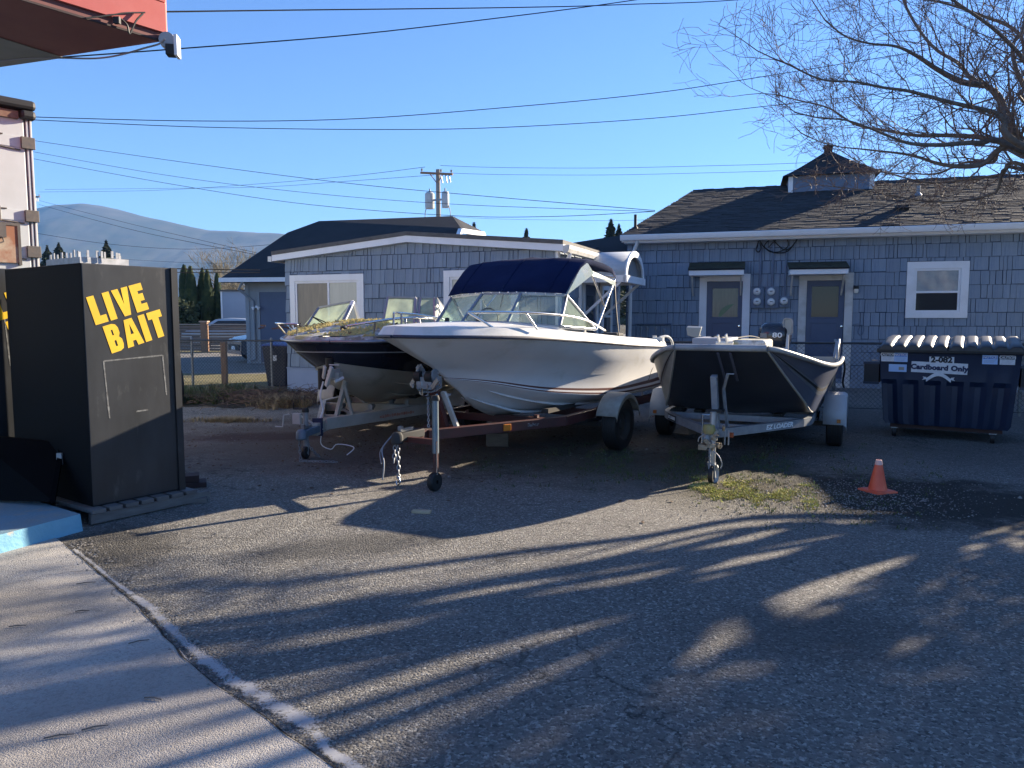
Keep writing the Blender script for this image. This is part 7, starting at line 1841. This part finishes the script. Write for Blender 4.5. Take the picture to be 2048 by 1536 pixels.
limb([(2070, 340, 9.0), (2000, 350, 9.3), (1930, 360, 9.6), (1860, 365, 9.8), (1790, 350, 9.9), (1730, 330, 10), (1680, 300, 10)], 0.032, .006, 22, 7, tk(1.95), .6, .05)
limb([(2080, 220, 8.5), (2048, 172, 8.6), (2030, 130, 8.6), (2026, 90, 8.7), (2046, 55, 8.7), (2060, -40, 8.8)], .04, .015, 18, 8, f2, .9)
limb([(2100, 200, 8.0), (2048, 120, 7.9), (1990, 60, 7.7), (1920, 10, 7.6), (1850, -40, 7.5)], .04, .012, 20, 9, f2, .95)
limb([(2090, 180, 9.2), (2040, 70, 9.4), (1960, 30, 9.5), (1860, 0, 9.6), (1740, -10, 9.7), (1660, -30, 9.7)], .035, .009, 22, 10, f2, .9)
limb([(2060, 345, 8.6), (1990, 385, 8.8), (1920, 402, 9.0), (1850, 402, 9.1), (1780, 390, 9.1), (1710, 378, 9.1), (1655, 372, 9.1)], 0.028, .005, 24, 11, tk(1.75), .5, -.03)
limb([(2080, 300, 8.2), (1960, 330, 8.3), (1890, 330, 8.4), (1820, 310, 8.5), (1740, 300, 8.6), (1660, 290, 8.6), (1600, 265, 8.6)], 0.05, .005, 24, 12, tk(2.2), .6, .08)
# limbs outside the picture
for k, (dx, dy, dz_) in enumerate(((2.2, .6, 2.4), (1.4, -1.6, 2.8), (.3, 2.4, 2.6), (-.2, -2.2, 2.4), (2.6, -1.2, 1.6), (1.6, 2.2, 1.8), (.2, .2, 3.8), (-1.2, -1.5, 3.2), (-1.0, 1.2, 4.0))):
    e = f2 + V((dx, dy, dz_)); mid = f2 + V((dx * .5, dy * .5, dz_ * .38)); C = cr([f2, mid, e, e + V((dx * .35, dy * .35, dz_ * .3))], 14)
    MB().tube(C, [.075 - .0048 * i for i in range(14)], 7).build("branch", M_bark, BT, smooth=60)
    rr_ = random.Random(100 + k)
    for j in range(6):
        i = rr_.randrange(2, 13); a = V((rr_.uniform(-1, 1), rr_.uniform(-1, 1), rr_.uniform(-.5, 1))).normalized()
        tree_rec(tw, C[i], (C[i + 1] - C[i]).normalized() * .8 + a * .8, .022, rr_.uniform(.7, 1.5), 2, rr_, .12, .75, 3, .003)
# low and rear limbs that stay just outside the right edge; the low sun lays their shadows across the asphalt
SH_ = V((cos(SUN_AZ), sin(SUN_AZ), tan(SUN_EL)))
rl = random.Random(77)
def off_limb(ground_px, t0, t1, r0, r1, seed, tw_n=5):
    rr_ = random.Random(seed); G = [on_plane(*p) for p in ground_px]; n = len(G); P_ = [fork + V((0, 0, rr_.uniform(-.25, .15)))]
    for i, g in enumerate(G):
        t = t0 + (t1 - t0) * i / (n - 1); need = (.735 * g.y - g.x) / (SH_.x - .735 * SH_.y)
        P_.append(g + SH_ * max(t, need))
    C = cr(P_, 26)
    MB().tube(C, [r0 + (r1 - r0) * i / 25 for i in range(26)], 7).build("branch", M_bark, BT, smooth=60)
    for k in range(tw_n):
        i = rr_.randrange(5, 25); a_ = V((rr_.uniform(-1, 1), rr_.uniform(-1, 1), rr_.uniform(-.6, .8))).normalized()
        tree_rec(tw, C[i], (C[min(i, 24) + 1] - C[i]).normalized() * 1.2 + a_ * .5, .016, rr_.uniform(.5, 1.0), 1, rr_, .05, .6, 3, .005)
off_limb([(1540, 1033), (1290, 1073), (1024, 1106), (726, 1146), (484, 1170), (266, 1182), (0, 1215)], 7.4, 14.8, .060, .040, 1)
off_limb([(1588, 1049), (1346, 1101), (1024, 1160), (726, 1222), (451, 1279), (200, 1330), (-60, 1385)], 7.4, 13.5, .070, .045, 2)
off_limb([(1604, 1061), (1427, 1125), (1225, 1180), (1024, 1212), (726, 1279), (500, 1325), (100, 1420)], 7.4, 12.5, .065, .045, 3)
off_limb([(1725, 1069), (1507, 1142), (1306, 1206), (1024, 1268), (726, 1359), (400, 1450)], 7.4, 11.5, .075, .045, 4)
off_limb([(1790, 1077), (1588, 1166), (1346, 1255), (1105, 1370), (900, 1470)], 7.2, 10.5, .085, .05, 5)
off_limb([(1500, 1056), (1200, 1120), (900, 1176), (600, 1245), (300, 1400)], 7.6, 12.5, .035, .030, 6)
off_limb([(1905, 1076), (1850, 1130), (1790, 1190), (1700, 1260)], 7.0, 8.2, .12, .05, 7)
#off_limb([(1700, 1120), (1560, 1230), (1300, 1330), (1000, 1440)], 7.2, 9.8, .05, .04, 8)
# unseen dense shrub, added beyond the right edge to shade the near right asphalt
SB = thing("added_shade_shrub", "tall dense unseen shrub added beyond the right edge for its shade", "shrub", (9.6, 7.4, 0))
MB().tube([(0, 0, 0), (0, 0, 1.5)], [.09, .05], 8).build("trunk", M_bark, SB)
sb = MB(); rs_ = random.Random(5)
for k in range(46000):
    a = rs_.uniform(0, 2 * pi); u = rs_.uniform(-1, 1); q = (rs_.random() ** .4) * (1 + .16 * noise.noise(V((cos(a) * 2, sin(a) * 2, u * 2))))
    p = V((cos(a) * (1 - u ** 4) ** .5 * 1.8 * q, sin(a) * (1 - u ** 4) ** .5 * 1.8 * q, 3.2 + u * 3.1 * q)); s_ = rs_.uniform(.04, .09)
    e1 = V((rs_.uniform(-1, 1), rs_.uniform(-1, 1), rs_.uniform(-1, 1))).normalized() * s_; e2 = e1.orthogonal().normalized() * s_ * .6
    sb.add([p - e1, p + e2, p + e1, p - e2], [(0, 1, 2, 3)])
sb.build("crown", M_needle, SB)
tw.build("twigs", M_twig, BT, kind="stuff")
print("TWIG FACES", len(tw.f))
# ================================================================= air: one closed box of faint haze round everything
hb2 = MB().box(-4200, 4200, -340, 4300, -40, 620).build("haze", [], None, kind="stuff")
hm = bpy.data.materials.new("haze"); hm.use_nodes = True
hn = hm.node_tree; hn.nodes.remove(hn.nodes["Principled BSDF"])
pv = hn.nodes.new("ShaderNodeVolumePrincipled"); pv.inputs["Color"].default_value = (.25, .53, 1.0, 1); pv.inputs["Density"].default_value = 0.00014; pv.inputs["Anisotropy"].default_value = 0.0
hn.links.new(pv.outputs[0], hn.nodes["Material Output"].inputs["Volume"])
hb2.data.materials.append(hm)
